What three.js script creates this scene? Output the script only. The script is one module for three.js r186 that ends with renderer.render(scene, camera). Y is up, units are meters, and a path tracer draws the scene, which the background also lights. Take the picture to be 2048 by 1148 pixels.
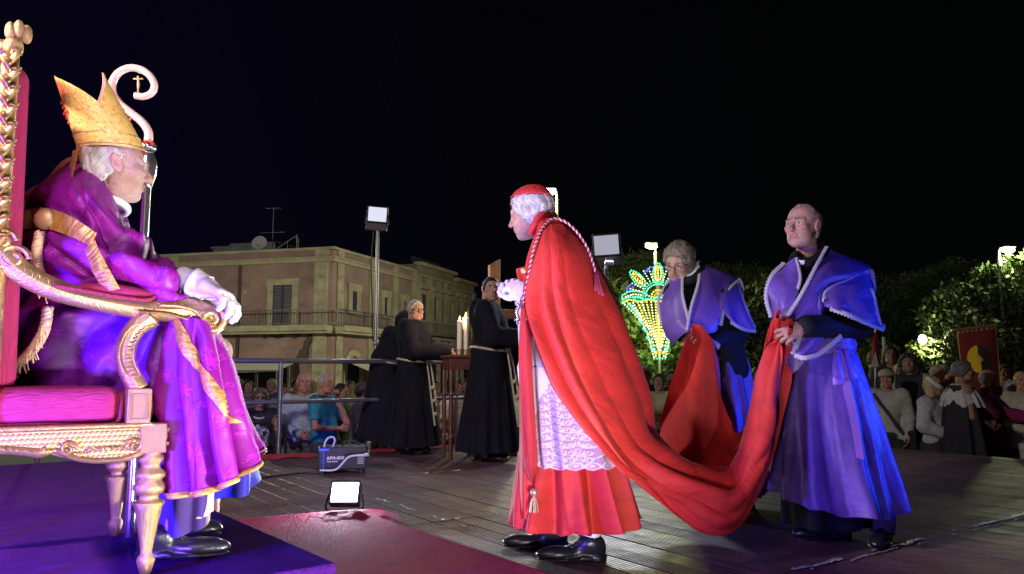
import * as THREE from 'three';
import { RoundedBoxGeometry } from 'three/addons/geometries/RoundedBoxGeometry.js';
import { mergeGeometries, mergeVertices } from 'three/addons/utils/BufferGeometryUtils.js';
import { FontLoader } from 'three/addons/loaders/FontLoader.js';
import { TextGeometry } from 'three/addons/geometries/TextGeometry.js';
import { RectAreaLightUniformsLib } from 'three/addons/lights/RectAreaLightUniformsLib.js';
RectAreaLightUniformsLib.init();

// ---------------------------------------------------------------- camera, sky, exposure
const V3 = THREE.Vector3;
const v3 = (x, y, z) => new V3(x, y, z);
const scene = new THREE.Scene();
const FPX = 1540, CAMY = 0.868, PITCH = 6.15 * Math.PI / 180;
const camera = new THREE.PerspectiveCamera(2 * Math.atan(574 / FPX) * 180 / Math.PI, 2048 / 1148, 0.05, 400);
camera.position.set(0, CAMY, 0);
camera.rotation.x = PITCH;
scene.add(camera);
const renderer = new THREE.WebGLRenderer({ antialias: true });
renderer.shadowMap.enabled = true;
renderer.toneMapping = THREE.LinearToneMapping;
renderer.toneMappingExposure = 1.0;

// night sky: near black, a violet veil put into its colour low on one side, fading smoothly to neutral black
{
  const W = 256, H = 128, d = new Float32Array(W * H * 4);
  for (let j = 0; j < H; j++) for (let i = 0; i < W; i++) {
    const az = (i / W) * 2 * Math.PI, el = (j / H - 0.5) * Math.PI;
    const side = 0.5 + 0.5 * Math.cos(az - 0.5), low = Math.exp(-Math.max(0, el) * 2.2);
    const k = (j * W + i) * 4;
    d[k] = 0.0008 + 0.0024 * Math.pow(side, 7) * (0.4 + 0.6 * low);
    d[k + 1] = 0.0009 + 0.0004 * low;
    d[k + 2] = 0.0010 + 0.0130 * Math.pow(side, 7) * (0.4 + 0.6 * low);
    d[k + 3] = 1;
  }
  const t = new THREE.DataTexture(d, W, H, THREE.RGBAFormat, THREE.FloatType);
  t.mapping = THREE.EquirectangularReflectionMapping; t.magFilter = THREE.LinearFilter; t.minFilter = THREE.LinearFilter; t.needsUpdate = true;
  scene.background = t; scene.environment = t;
}
const moon = new THREE.DirectionalLight(0xcfd8ff, 0.012);  // faint added moonlight, no moon in view
moon.position.set(-20, 40, 15); moon.castShadow = true; moon.shadow.radius = 2;
Object.assign(moon.shadow.camera, { left: -40, right: 40, top: 40, bottom: -40, near: 1, far: 120 });
scene.add(moon);

// ---------------------------------------------------------------- helpers
function rng(seed) { let a = seed >>> 0; return () => { a = (a + 0x6D2B79F5) | 0; let t = Math.imul(a ^ (a >>> 15), 1 | a); t = (t + Math.imul(t ^ (t >>> 7), 61 | t)) ^ t; return ((t ^ (t >>> 14)) >>> 0) / 4294967296; }; }
const lerp = (a, b, t) => a + (b - a) * t, clamp = (x, a = 0, b = 1) => Math.min(b, Math.max(a, x));
const sstep = (a, b, x) => { const t = clamp((x - a) / (b - a)); return t * t * (3 - 2 * t); };
const CP = Math.cos(PITCH), SP = Math.sin(PITCH);
// where the line of sight measured on the photograph (2048 px wide) meets the given depth: used to survey the place
function at(px, py, d) { const x = (px - 1024) / FPX, y = (574 - py) / FPX, yy = y * CP + SP, zz = -CP + y * SP, t = d / -zz; return v3(x * t, CAMY + yy * t, -d); }
const names = {};
function numbered(n) { const k = names[n] = (names[n] || 0) + 1; return k === 1 ? n : n + '_' + String(k - 1).padStart(3, '0'); }
function tag(o, label, category, group, kind) { o.userData.label = label; o.userData.category = category; if (group) o.userData.group = group; if (kind) o.userData.kind = kind; return o; }
function thing(name, label, category, pos = [0, 0, 0], turn = 0, group) { const o = new THREE.Group(); o.name = numbered(name); scene.add(o); o.position.set(...pos); o.rotation.y = turn; return tag(o, label, category, group); }
function mesh(name, geo, mat, parent = scene, label) { const g = Array.isArray(geo) ? merge(geo) : geo; const m = new THREE.Mesh(g, mat); m.name = parent === scene ? numbered(name) : name; m.castShadow = m.receiveShadow = true; if (label) m.userData.label = label; parent.add(m); return m; }
function pieces(name, list, mat, parent) { for (const g of list) mesh(name, g, mat, parent); }
function struct(name, geo, mat, parent = scene) { const m = mesh(name, geo, mat, parent); if (parent === scene) m.userData.kind = 'structure'; return m; }
function merge(list) {
  const flat = list.flat(), col = flat.some(g => g.attributes.color);
  return mergeGeometries(flat.map(g0 => {
    const g = g0.index ? g0.toNonIndexed() : g0.clone();
    for (const k of Object.keys(g.attributes)) if (!['position', 'normal', 'uv', 'color'].includes(k)) g.deleteAttribute(k);
    const n = g.attributes.position.count;
    if (!g.attributes.normal) g.computeVertexNormals();
    if (!g.attributes.uv) g.setAttribute('uv', new THREE.BufferAttribute(new Float32Array(n * 2), 2));
    if (col && !g.attributes.color) g.setAttribute('color', new THREE.BufferAttribute(new Float32Array(n * 3).fill(1), 3));
    if (g.attributes.color && !(g.attributes.color.array instanceof Float32Array)) g.setAttribute('color', new THREE.BufferAttribute(Float32Array.from(g.attributes.color.array), 3));
    g.morphAttributes = {}; g.clearGroups(); g.index = null;
    return g;
  }));
}
const M4 = (p, r = [0, 0, 0], s = [1, 1, 1]) => new THREE.Matrix4().compose(v3(...p), new THREE.Quaternion().setFromEuler(new THREE.Euler(...r, 'YXZ')), v3(...s));
const box = (w, h, d, p = [0, 0, 0], r = [0, 0, 0]) => new THREE.BoxGeometry(w, h, d).applyMatrix4(M4(p, r));
const rbox = (w, h, d, rad, p = [0, 0, 0], r = [0, 0, 0], seg = 2) => new RoundedBoxGeometry(w, h, d, seg, rad).applyMatrix4(M4(p, r));
const ball = (r, p, s = [1, 1, 1], a = 10, b = 7) => new THREE.SphereGeometry(r, a, b).applyMatrix4(M4(p, [0, 0, 0], s));
const cyl = (r0, r1, h, p, r = [0, 0, 0], seg = 14) => new THREE.CylinderGeometry(r1, r0, h, seg).applyMatrix4(M4(p, r));
const lathe = (pts, seg = 24) => new THREE.LatheGeometry(pts.map(p => new THREE.Vector2(p[0], p[1])), seg);
const toV = p => p.isVector3 ? p : v3(...p);
// a tube of changing radius along points, ends capped; flat squeezes it across
function tube(points, r, { n = 40, m = 8, closed = false, flat = 1, twist = 0, cap = true } = {}) {
  const c = new THREE.CatmullRomCurve3(points.map(toV), closed, 'centripetal');
  const rad = typeof r === 'function' ? r : Array.isArray(r) ? (t => { const x = t * (r.length - 1), i = Math.min(r.length - 2, Math.floor(x)); return lerp(r[i], r[i + 1], x - i); }) : () => r;
  const fr = c.computeFrenetFrames(n, closed), pos = [], uv = [], idx = [], len = c.getLength();
  for (let i = 0; i <= n; i++) {
    const t = i / n, p = c.getPointAt(t), R = rad(t), N = fr.normals[i], B = fr.binormals[i];
    for (let j = 0; j <= m; j++) { const a = j / m * 2 * Math.PI + twist * t, cx = Math.cos(a) * R, sx = Math.sin(a) * R * flat; pos.push(p.x + N.x * cx + B.x * sx, p.y + N.y * cx + B.y * sx, p.z + N.z * cx + B.z * sx); uv.push(j / m * 6.28 * Math.max(.01, R), t * len); }
  }
  for (let i = 0; i < n; i++) for (let j = 0; j < m; j++) { const a = i * (m + 1) + j, b = a + m + 1; idx.push(a, a + 1, b, b, a + 1, b + 1); }
  if (cap && !closed) for (const [i, e] of [[0, 0], [n, 1]]) { const k = pos.length / 3, p = c.getPointAt(e); pos.push(p.x, p.y, p.z); uv.push(0, 0); for (let j = 0; j < m; j++) { const a = i * (m + 1) + j; e ? idx.push(k, a, a + 1) : idx.push(k, a + 1, a); } }
  return geom(pos, uv, idx);
}
function geom(pos, uv, idx, col) { const g = new THREE.BufferGeometry(); g.setAttribute('position', new THREE.Float32BufferAttribute(pos, 3)); if (!uv) { uv = []; for (let i = 0; i < pos.length; i += 3) uv.push(pos[i] + .7 * pos[i + 2], pos[i + 1] + .35 * pos[i + 2]); } g.setAttribute('uv', new THREE.Float32BufferAttribute(uv, 2)); if (col) g.setAttribute('color', new THREE.Float32BufferAttribute(col, 3)); g.setIndex(idx); g.computeVertexNormals(); return g; }
// value noise
const NP = (() => { const r = rng(7), a = new Float32Array(4096); for (let i = 0; i < 4096; i++) a[i] = r(); return a; })();
function n3(x, y, z) { const X = Math.floor(x), Y = Math.floor(y), Z = Math.floor(z), fx = x - X, fy = y - Y, fz = z - Z, u = fx * fx * (3 - 2 * fx), v = fy * fy * (3 - 2 * fy), w = fz * fz * (3 - 2 * fz); const h = (i, j, k) => NP[((Math.imul(i, 374761) ^ Math.imul(j, 668265) ^ Math.imul(k, 974711)) >>> 3) & 4095]; return lerp(lerp(lerp(h(X, Y, Z), h(X + 1, Y, Z), u), lerp(h(X, Y + 1, Z), h(X + 1, Y + 1, Z), u), v), lerp(lerp(h(X, Y, Z + 1), h(X + 1, Y, Z + 1), u), lerp(h(X, Y + 1, Z + 1), h(X + 1, Y + 1, Z + 1), u), v), w) * 2 - 1; }
const fbm = (x, y, z, o = 3) => { let s = 0, a = .5; for (let i = 0; i < o; i++) { s += a * n3(x, y, z); x *= 2.03; y *= 2.03; z *= 2.03; a *= .5; } return s; };
const cr = (a, b, c, d, t) => .5 * ((2 * b) + (-a + c) * t + (2 * a - 5 * b + 4 * c - d) * t * t + (-a + 3 * b - 3 * c + d) * t * t * t);
// cloth: a smooth sheet through a net of surveyed points, rows[i][j]; fold(u, v, p) moves it along its normal
function cloth(rows, nu, nv, { fold, px = true, uvs = [1, 1], thick = 0 } = {}) {
  const P = rows.map(r => r.map(p => p.isVector3 ? p : px ? at(p[0], p[1], p[2]) : v3(...p))), I = P.length, J = P[0].length;
  const get = (i, j, k) => P[clamp(i, 0, I - 1)][clamp(j, 0, J - 1)].getComponent(k);
  const ev = (u, v) => { const x = u * (I - 1), y = v * (J - 1), i = Math.min(I - 2, Math.floor(x)), j = Math.min(J - 2, Math.floor(y)), a = x - i, b = y - j, o = []; for (let k = 0; k < 3; k++) { const q = [-1, 0, 1, 2].map(di => cr(get(i + di, j - 1, k), get(i + di, j, k), get(i + di, j + 1, k), get(i + di, j + 2, k), b)); o.push(cr(q[0], q[1], q[2], q[3], a)); } return v3(...o); };
  const pts = [], uv = [], idx = [];
  for (let a = 0; a <= nu; a++) for (let b = 0; b <= nv; b++) { pts.push(ev(a / nu, b / nv)); uv.push(a / nu * uvs[0], b / nv * uvs[1]); }
  for (let a = 0; a < nu; a++) for (let b = 0; b < nv; b++) { const k = a * (nv + 1) + b; idx.push(k, k + 1, k + nv + 1, k + nv + 1, k + 1, k + nv + 2); }
  const flat = () => { const o = new Float32Array(pts.length * 3); pts.forEach((p, i) => p.toArray(o, i * 3)); return o; };
  if (fold) { const g = geom(flat(), null, idx), N = g.attributes.normal; let s = 0; for (let i = 0; i < pts.length; i++) s += -(pts[i].x * N.getX(i)) + (CAMY - pts[i].y) * N.getY(i) - pts[i].z * N.getZ(i); s = Math.sign(s) || 1; pts.forEach((p, i) => { const a = Math.floor(i / (nv + 1)) / nu, b = (i % (nv + 1)) / nv, f = fold(a, b, p) * s; p.x += N.getX(i) * f; p.y += N.getY(i) * f; p.z += N.getZ(i) * f; }); }
  const g = geom(flat(), uv, idx); g.userData.ev = ev;
  return g;
}
// robe: rings of ellipses [y, x, z, a, b] (world or local) with folds growing downwards
function robe(rings, { nu = 160, nv = 40, folds = 9, amp = .03, seed = 1, from = 0, hem = 0, uvs = [1, 1], a0 = 0, a1 = 2 * Math.PI, sharp = 1, tilt } = {}) {
  const r = rng(seed), ph = r() * 6, ph2 = r() * 6, w2 = 2 + Math.floor(r() * 3), pos = [], uv = [], idx = [], I = rings.length;
  for (let j = 0; j <= nv; j++) {
    const t = j / nv, x = t * (I - 1), i = Math.min(I - 2, Math.floor(x)), f = x - i, R = k => cr(rings[Math.max(0, i - 1)][k], rings[i][k], rings[i + 1][k], rings[Math.min(I - 1, i + 2)][k], f);
    const g = sstep(from, 1, t);
    for (let k = 0; k <= nu; k++) {
      const th = a0 + (a1 - a0) * k / nu, wob = th + .12 * Math.sin(t * 3 + ph) + .2 * Math.sin(w2 * th + ph2);
      let s = Math.sin(folds * wob + ph); s = sharp === 1 ? s : Math.sign(s) * Math.pow(Math.abs(s), sharp);
      const d = g * amp * (s + .5 * Math.sin((folds * 1.7 | 0) * th + ph2 + t) + .6 * fbm(Math.cos(th) * 2 + seed, t * 2.2, Math.sin(th) * 2));
      const c = Math.cos(th), q = Math.sin(th);
      pos.push(R(1) + c * (R(3) + d), R(0) + (t > .97 ? hem * Math.sin(folds * wob + ph) : 0) + (tilt ? tilt(c, q, t) : 0), R(2) + q * (R(4) + d)); uv.push(k / nu * uvs[0], t * uvs[1]);
    }
  }
  for (let j = 0; j < nv; j++) for (let k = 0; k < nu; k++) { const a = j * (nu + 1) + k, b = a + nu + 1; idx.push(a, a + 1, b, b, a + 1, b + 1); }
  return geom(pos, uv, idx);
}
// ---------------------------------------------------------------- fields: smooth unions meshed by surface nets
const smin = (a, b, k) => { const h = Math.max(k - Math.abs(a - b), 0) / k; return Math.min(a, b) - h * h * k * .25; };
const smax = (a, b, k) => -smin(-a, -b, k);
const sEll = (x, y, z, c, r) => { const X = (x - c[0]) / r[0], Y = (y - c[1]) / r[1], Z = (z - c[2]) / r[2], k0 = Math.sqrt(X * X + Y * Y + Z * Z), A = X / r[0], B = Y / r[1], C = Z / r[2], k1 = Math.sqrt(A * A + B * B + C * C); return k1 < 1e-9 ? -Math.min(r[0], r[1], r[2]) : k0 * (k0 - 1) / k1; };
const sCap = (x, y, z, a, b, ra, rb) => { const bx = b[0] - a[0], by = b[1] - a[1], bz = b[2] - a[2], px = x - a[0], py = y - a[1], pz = z - a[2], t = clamp((px * bx + py * by + pz * bz) / (bx * bx + by * by + bz * bz + 1e-12)), dx = px - bx * t, dy = py - by * t, dz = pz - bz * t; return Math.sqrt(dx * dx + dy * dy + dz * dz) - (ra + (rb - ra) * t); };
function surf(lo, hi, h, f, color) {
  const nx = Math.ceil((hi[0] - lo[0]) / h) + 1, ny = Math.ceil((hi[1] - lo[1]) / h) + 1, nz = Math.ceil((hi[2] - lo[2]) / h) + 1, val = new Float32Array(nx * ny * nz), S = 5, far = h * S * 1.35;
  for (let bz = 0; bz < nz; bz += S) for (let by = 0; by < ny; by += S) for (let bx = 0; bx < nx; bx += S) {
    const c = f(lo[0] + (bx + 2) * h, lo[1] + (by + 2) * h, lo[2] + (bz + 2) * h), skip = Math.abs(c) > far;
    for (let z = bz; z < Math.min(nz, bz + S); z++) for (let y = by; y < Math.min(ny, by + S); y++) for (let x = bx; x < Math.min(nx, bx + S); x++) val[x + nx * (y + ny * z)] = skip ? c : f(lo[0] + x * h, lo[1] + y * h, lo[2] + z * h);
  }
  const id = new Int32Array(nx * ny * nz).fill(-1), pos = [], idx = [], co = [[0, 0, 0], [1, 0, 0], [0, 1, 0], [1, 1, 0], [0, 0, 1], [1, 0, 1], [0, 1, 1], [1, 1, 1]], ed = [[0, 1], [2, 3], [4, 5], [6, 7], [0, 2], [1, 3], [4, 6], [5, 7], [0, 4], [1, 5], [2, 6], [3, 7]], off = co.map(c => c[0] + nx * (c[1] + ny * c[2]));
  for (let z = 0; z < nz - 1; z++) for (let y = 0; y < ny - 1; y++) for (let x = 0; x < nx - 1; x++) {
    const b = x + nx * (y + ny * z); let m = 0; for (let i = 0; i < 8; i++) if (val[b + off[i]] < 0) m |= 1 << i;
    if (m === 0 || m === 255) continue;
    let sx = 0, sy = 0, sz = 0, n = 0;
    for (const [p, q] of ed) { const a = val[b + off[p]], c = val[b + off[q]]; if ((a < 0) !== (c < 0)) { const t = a / (a - c); sx += lerp(co[p][0], co[q][0], t); sy += lerp(co[p][1], co[q][1], t); sz += lerp(co[p][2], co[q][2], t); n++; } }
    id[b] = pos.length / 3; pos.push(lo[0] + (x + sx / n) * h, lo[1] + (y + sy / n) * h, lo[2] + (z + sz / n) * h);
  }
  const sx = 1, sy = nx, sz = nx * ny, quad = (a, b, c, d, fl) => { if (a < 0 || b < 0 || c < 0 || d < 0) return; fl ? idx.push(a, b, c, c, b, d) : idx.push(a, c, b, b, c, d); };
  for (let z = 1; z < nz - 1; z++) for (let y = 1; y < ny - 1; y++) for (let x = 1; x < nx - 1; x++) {
    const b = x + nx * (y + ny * z), s = val[b] < 0;
    if (s !== (val[b + sx] < 0)) quad(id[b - sy - sz], id[b - sz], id[b - sy], id[b], s);
    if (s !== (val[b + sy] < 0)) quad(id[b - sx - sz], id[b - sx], id[b - sz], id[b], s);
    if (s !== (val[b + sz] < 0)) quad(id[b - sx - sy], id[b - sy], id[b - sx], id[b], s);
  }
  let col = null; if (color) { col = []; for (let i = 0; i < pos.length; i += 3) col.push(...color(pos[i], pos[i + 1], pos[i + 2])); }
  return geom(pos, null, idx, col);
}
// ---------------------------------------------------------------- textures
function dataTex(n, f, { srgb = false, rep = [1, 1] } = {}) { const d = new Uint8Array(n * n * 4); for (let j = 0; j < n; j++) for (let i = 0; i < n; i++) { const c = f(i / n, j / n), k = (j * n + i) * 4; if (typeof c === 'number') d[k] = d[k + 1] = d[k + 2] = clamp(c) * 255; else { d[k] = clamp(c[0]) * 255; d[k + 1] = clamp(c[1]) * 255; d[k + 2] = clamp(c[2]) * 255; } d[k + 3] = 255; } const t = new THREE.DataTexture(d, n, n); t.wrapS = t.wrapT = THREE.RepeatWrapping; t.magFilter = THREE.LinearFilter; t.minFilter = THREE.LinearFilter; if (srgb) t.colorSpace = THREE.SRGBColorSpace; t.repeat.set(...rep); t.needsUpdate = true; return t; }
// noise that closes on itself over u, v in 0..1
const tileN = (u, v, f, s, o = 3) => { const a = u * 2 * Math.PI, b = v * 2 * Math.PI, R = f / 6.283; return fbm(Math.cos(a) * R + s, Math.sin(a) * R + Math.cos(b) * R * 1.3, Math.sin(b) * R * 1.3 + s * 1.7, o); };
const rep = (t, x, y) => { const c = t.clone(); c.repeat.set(x, y); c.needsUpdate = true; return c; };
const T = {
  weave: dataTex(256, (u, v) => .5 + .22 * Math.sin(u * 2 * Math.PI * 48) * Math.sin(v * 2 * Math.PI * 48) + .5 * tileN(u, v, 20, 3)),
  crease: dataTex(512, (u, v) => { const n = tileN(u, v, 9, 5, 4); return .5 + .9 * n * .6 - .25 * Math.abs(tileN(u, v, 5, 11, 3)); }),
  fuzz: dataTex(512, (u, v) => .5 + .8 * tileN(u, v, 60, 8, 4)),
  tone: dataTex(512, (u, v) => { const k = .84 + .22 * tileN(u, v, 7, 2, 4) + .16 * tileN(u, v, 60, 9, 3); return [k, k, k]; }, {}),
  plaster: dataTex(512, (u, v) => { const n = tileN(u, v, 5, 4, 5), m = tileN(u, v, 24, 6, 4), k = .8 + .3 * n + .14 * m; return [k, k * (.99 + .04 * n), k * .985]; }),
  wood: dataTex(512, (u, v) => { const g = tileN(u, v * .06, 40, 3, 4), k = .72 + .5 * g + .3 * tileN(u, v, 6, 12, 4); return [k, k * .97, k * .95]; }),
};
const std = (c, o = {}) => new THREE.MeshStandardMaterial({ color: new THREE.Color().setRGB(...c), roughness: .8, ...o });
const phy = (c, o = {}) => new THREE.MeshPhysicalMaterial({ color: new THREE.Color().setRGB(...c), roughness: .8, side: THREE.DoubleSide, ...o });
const glow = (c, k = 1) => new THREE.MeshStandardMaterial({ color: 0x111111, roughness: .4, emissive: new THREE.Color().setRGB(...c), emissiveIntensity: k });
const M = {
  gold: std([.62, .42, .16], { metalness: .85, roughness: .42, map: rep(T.tone, 4, 4), bumpMap: rep(T.fuzz, 3, 3), bumpScale: .0012 }),
  goldDull: std([.55, .38, .18], { metalness: .6, roughness: .5, map: rep(T.tone, 3, 3) }),
  silver: std([.72, .72, .74], { metalness: .95, roughness: .22 }),
  blackMetal: std([.02, .02, .022], { metalness: .3, roughness: .45 }),
  greyMetal: std([.35, .35, .36], { metalness: .7, roughness: .4 }),
  blackPlastic: std([.016, .016, .018], { roughness: .5 }),
  shoe: phy([.012, .012, .014], { roughness: .34, clearcoat: .3, clearcoatRoughness: .3, bumpMap: rep(T.crease, 5, 5), bumpScale: .003 }),
  skin: new THREE.MeshPhysicalMaterial({ color: 0xffffff, vertexColors: true, roughness: .58, map: rep(T.tone, 9, 9), bumpMap: rep(T.fuzz, 9, 9), bumpScale: .0022 }),
  hair: std([1, 1, 1], { vertexColors: true, roughness: .65, side: THREE.DoubleSide }),
};
// ================================================================ STAGE LAMPS, SEEN AND UNSEEN
// a floodlight: housing with fins, glowing lens, and an area light of the lens's size just before it
const lensMat = (c, k) => glow(c, k);
function floodHead(parent, w, h, colr, seen, lum) {
  mesh('housing', [rbox(w, h, .05, .014, [0, 0, -.03]), ...[-.3, -.1, .1, .3].map(x => box(.006, h * .8, .03, [x * w, 0, -.068]))], M.blackMetal, parent);
  mesh('bezel', [rbox(w, .012, .014, .004, [0, h / 2 - .006, .002]), rbox(w, .012, .014, .004, [0, -h / 2 + .006, .002]), rbox(.012, h - .024, .014, .004, [w / 2 - .006, 0, .002]), rbox(.012, h - .024, .014, .004, [-w / 2 + .006, 0, .002])], M.blackMetal, parent);
  mesh('lamp_lens', rbox(w - .022, h - .022, .012, .006, [0, 0, .004], [0, 0, 0], 3), glow(colr, seen), parent);
  if (lum) { const l = new THREE.RectAreaLight(new THREE.Color().setRGB(...colr), lum, w - .04, h - .04); l.position.set(0, 0, .016); l.rotation.y = Math.PI; parent.add(l); }
  return parent;
}
function aim(o, target) { const d = toV(target).clone().sub(o.position).normalize(); o.quaternion.setFromUnitVectors(v3(0, 0, 1), v3(Math.sin(Math.atan2(d.x, d.z)), 0, Math.cos(Math.atan2(d.x, d.z)))); o.rotation.set(-Math.asin(d.y), Math.atan2(d.x, d.z), 0, 'YXZ'); }
function stageFlood(label, pos, target, w, h, col, seen, lum, stand = true, group) {
  const o = thing('floodlight', label, 'floodlight', pos, 0, group); aim(o, target);
  floodHead(o, w, h, col, seen, lum);
  if (stand) mesh('bracket', [tube([[-w / 2 - .01, 0, -.03], [-w / 2 - .015, -h / 2 - .02, -.03], [0, -h / 2 - .028, -.03], [w / 2 + .015, -h / 2 - .02, -.03], [w / 2 + .01, 0, -.03]], .006, { n: 24, m: 6 })], M.blackMetal, o);
  return o;
}
const COOL = [.72, .85, 1.0], WHITE = [1, .92, .91], BLUE = [.03, .07, 1.0], VIOLET = [.13, .05, 1.0], ROSE = [1.0, .22, .30];
// stage lamps; those marked unseen are placed for what they light
stageFlood('unseen white floodlight on the stage front that lights the procession', [-4.0, 3.3, -1.3], [.5, .9, -4.0], .32, .26, WHITE, 3, 1600, true);  // out of view, placed to light the procession from the left
stageFlood('bluish white floor floodlight at the corner of the carpeted step, facing the throne', at(690, 985, 4.42).toArray(), [-.9, 1.6, -1.9], .17, .135, COOL, 14, 850, true);
stageFlood('floor lamp at the near stage edge, only its rim showing below the train', [.625, .135, -2.62], [.66, 1.2, -2.38], .2, .16, COOL, 12, 420, true);
stageFlood('unseen cool white floor lamp before the dais, shining up at the seated bishop', [-.15, .3, -.75], [-1.3, 1.4, -2.6], .24, .2, [1, .85, .95], 3, 200, true);  // out of view, placed low to light the bishop's near side
stageFlood('unseen pink floodlight high beside the photographer, shining down on the throne', [-1.1, 2.3, -.5], [-1.75, 1.2, -2.4], .24, .2, [1, .74, .95], 3, 330, true);  // unseen, set high to brighten the cope's shoulder and the throne
stageFlood('unseen white floor lamp before the cardinal, shining into the bishop’s face', [.45, .16, -1.95], [-1.4, 1.25, -2.75], .22, .18, [1, .95, .95], 3, 980, true);  // not in view, brightens the bishop's face and glove from below
// unseen narrow blue spots, placed to light the two attendants: glowing lenses with a spot of the same colour before each
for (const [y, tx, ty, tz, k, lab] of [[1.15, 1.84, 1.0, -4.1, 62, 'unseen uppermost blue stage spotlight aimed at the bald attendant'], [.75, 1.86, .56, -4.1, 62, 'unseen lower blue stage spotlight aimed at the bald attendant’s skirt'], [1.0, 1.48, .84, -4.95, 72, 'unseen middle blue stage spotlight aimed at the attendant in glasses']]) {
  const o = thing('unseen_stage_spotlight', lab, 'spotlight', [5.25, y, -3.4]); aim(o, [tx, ty, tz]);
  mesh('housing', [cyl(.08, .10, .22, [0, 0, -.12], [Math.PI / 2, 0, 0], 20), cyl(.04, .08, .05, [0, 0, -.25], [Math.PI / 2, 0, 0], 20)], M.blackMetal, o); mesh('lamp_lens', cyl(.09, .09, .01, [0, 0, -.004], [Math.PI / 2, 0, 0], 20), glow(BLUE, 4), o); mesh('yoke', tube([[-.11, 0, -.12], [-.115, -.17, -.12], [.115, -.17, -.12], [.11, 0, -.12]], .01, { n: 24, m: 6 }), M.blackMetal, o);
  const l = new THREE.SpotLight(new THREE.Color().setRGB(...BLUE), k, 0, .15, .35, 2), t = new THREE.Object3D(); t.name = 'aim'; l.position.set(0, 0, .02); t.position.set(0, 0, 4); o.add(l, t); l.target = t; l.castShadow = true; l.shadow.radius = 3;
}
stageFlood('unseen violet lamp beside the throne, tinting the dais blue', [-1.72, .5, -1.12], [-1.35, .3, -2.6], .3, .25, VIOLET, 3, 1000, true);  // unseen, stands in for the blue veil over dais and chair
stageFlood('unseen rose stage lamp behind the throne', [-2.5, 1.7, -1.6], [-1.5, 1.3, -2.4], .2, .16, ROSE, 3, 300, true);  // out of view, placed to redden the gilded back post
// ================================================================ SETTING
const GY = -0.86;                                    // the square lies below the stage
{ const g = new THREE.PlaneGeometry(300, 300, 1, 1).rotateX(-Math.PI / 2); const uvA = g.attributes.uv; for (let i = 0; i < uvA.count; i++) uvA.setXY(i, uvA.getX(i) * 100, uvA.getY(i) * 100); g.translate(0, GY, -100); struct('ground', g, std([.13, .125, .12], { roughness: .9, map: T.plaster, bumpMap: T.fuzz, bumpScale: .004 })); }
// stage axes: planks run along B, rows step along A
const AX = v3(.82, 0, -.572), BX = v3(.572, 0, .82), ST = (a, b, y = 0) => AX.clone().multiplyScalar(a).addScaledVector(BX, b).setY(y);
const stageTurn = Math.atan2(.572, .82);             // local x = A, local z = B
const A0 = -4.2, A1 = 8.5, B0 = -7.82, B1 = 2.2, MOD = 1.85;
{
  const deck = struct('stage', box(A1 - A0, .86, B1 - B0, [(A0 + A1) / 2, -.43 - .045, (B0 + B1) / 2]), std([.02, .016, .018], { roughness: .9 }));
  deck.rotation.y = stageTurn;
  // ribbed planks: every plank its own piece, five rounded ribs each
  const mats = [[.094, .042, .062], [.084, .037, .056], [.104, .047, .066], [.078, .035, .052]].map((c, i) => std(c, { roughness: .55 + .04 * i, map: rep(T.wood, .9, .9), roughnessMap: rep(T.tone, 1.3, 1.3), bumpMap: rep(T.wood, 2, 2), bumpScale: .0015 }));  // purple of the violet stage light is put into the wood colours
  const W = .146, geos = {};
  const plank = (len) => geos[len] || (geos[len] = (() => {
    const pr = []; const nR = 6, e = .0035; pr.push([-W / 2 + .002, -.04], [-W / 2 + .002, -e]);
    for (let i = 0; i < nR; i++) { const a = -W / 2 + .004 + i * (W - .008) / nR, b = a + (W - .008) / nR; pr.push([a + .002, 0], [b - .006, 0]); if (i < nR - 1) pr.push([b - .004, -.004], [b - .001, -.004]); }
    pr.push([W / 2 - .002, -e], [W / 2 - .002, -.04]);
    const pos = [], uv = [], idx = []; pr.forEach(([x, y]) => { for (const s of [-.5, .5]) { pos.push(x, y, s * (len - .005)); uv.push(x, s * len); } });
    for (let i = 0; i < pr.length - 1; i++) idx.push(i * 2, i * 2 + 1, i * 2 + 2, i * 2 + 2, i * 2 + 1, i * 2 + 3);
    const g = geom(pos, uv, idx).toNonIndexed(); g.computeVertexNormals(); return g;
  })());
  const r = rng(21), far = []; let nP = 0;
  const cells = [];
  for (let b = -2.13 + MOD * 2; b > B0; b -= MOD) { const b0 = Math.max(B0, b - MOD), len = b - b0; if (len < .2) continue; for (let a = A0; a < A1 - .01; a += W) cells.push([a + W / 2, (b + b0) / 2, len]); }
  cells.forEach(([a, b, len]) => {
    const c = ST(a, b); const d = -c.z, lx = Math.abs(c.x);
    if (d < .9 && b > .6) { return; }
    const inView = d > 1.5 && lx < d * .78 + .9;
    const jit = (r() - .5) * .003;
    if (inView && d < 9.2 && nP < 295) { nP++; const m = mesh('plank', plank(len), mats[Math.floor(r() * 4)], deck); m.position.set(a, jit, b); m.rotation.z = (r() - .5) * .006; m.rotation.x = (r() - .5) * .0012; }
    else { const g = plank(len).clone(); g.translate(a, jit, b); far.push(g); }
  });
  const f = mesh('plank_field', far, mats[0], deck); f.userData.kind = 'stuff';
  // skirting of the stage edge
  pieces('edge_board', [box(A1 - A0, .1, .03, [(A0 + A1) / 2, -.06, B0 - .016]), box(.03, .1, B1 - B0, [A1 + .016, -.06, (B0 + B1) / 2])], std([.1, .05, .045]), deck);
}
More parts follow.
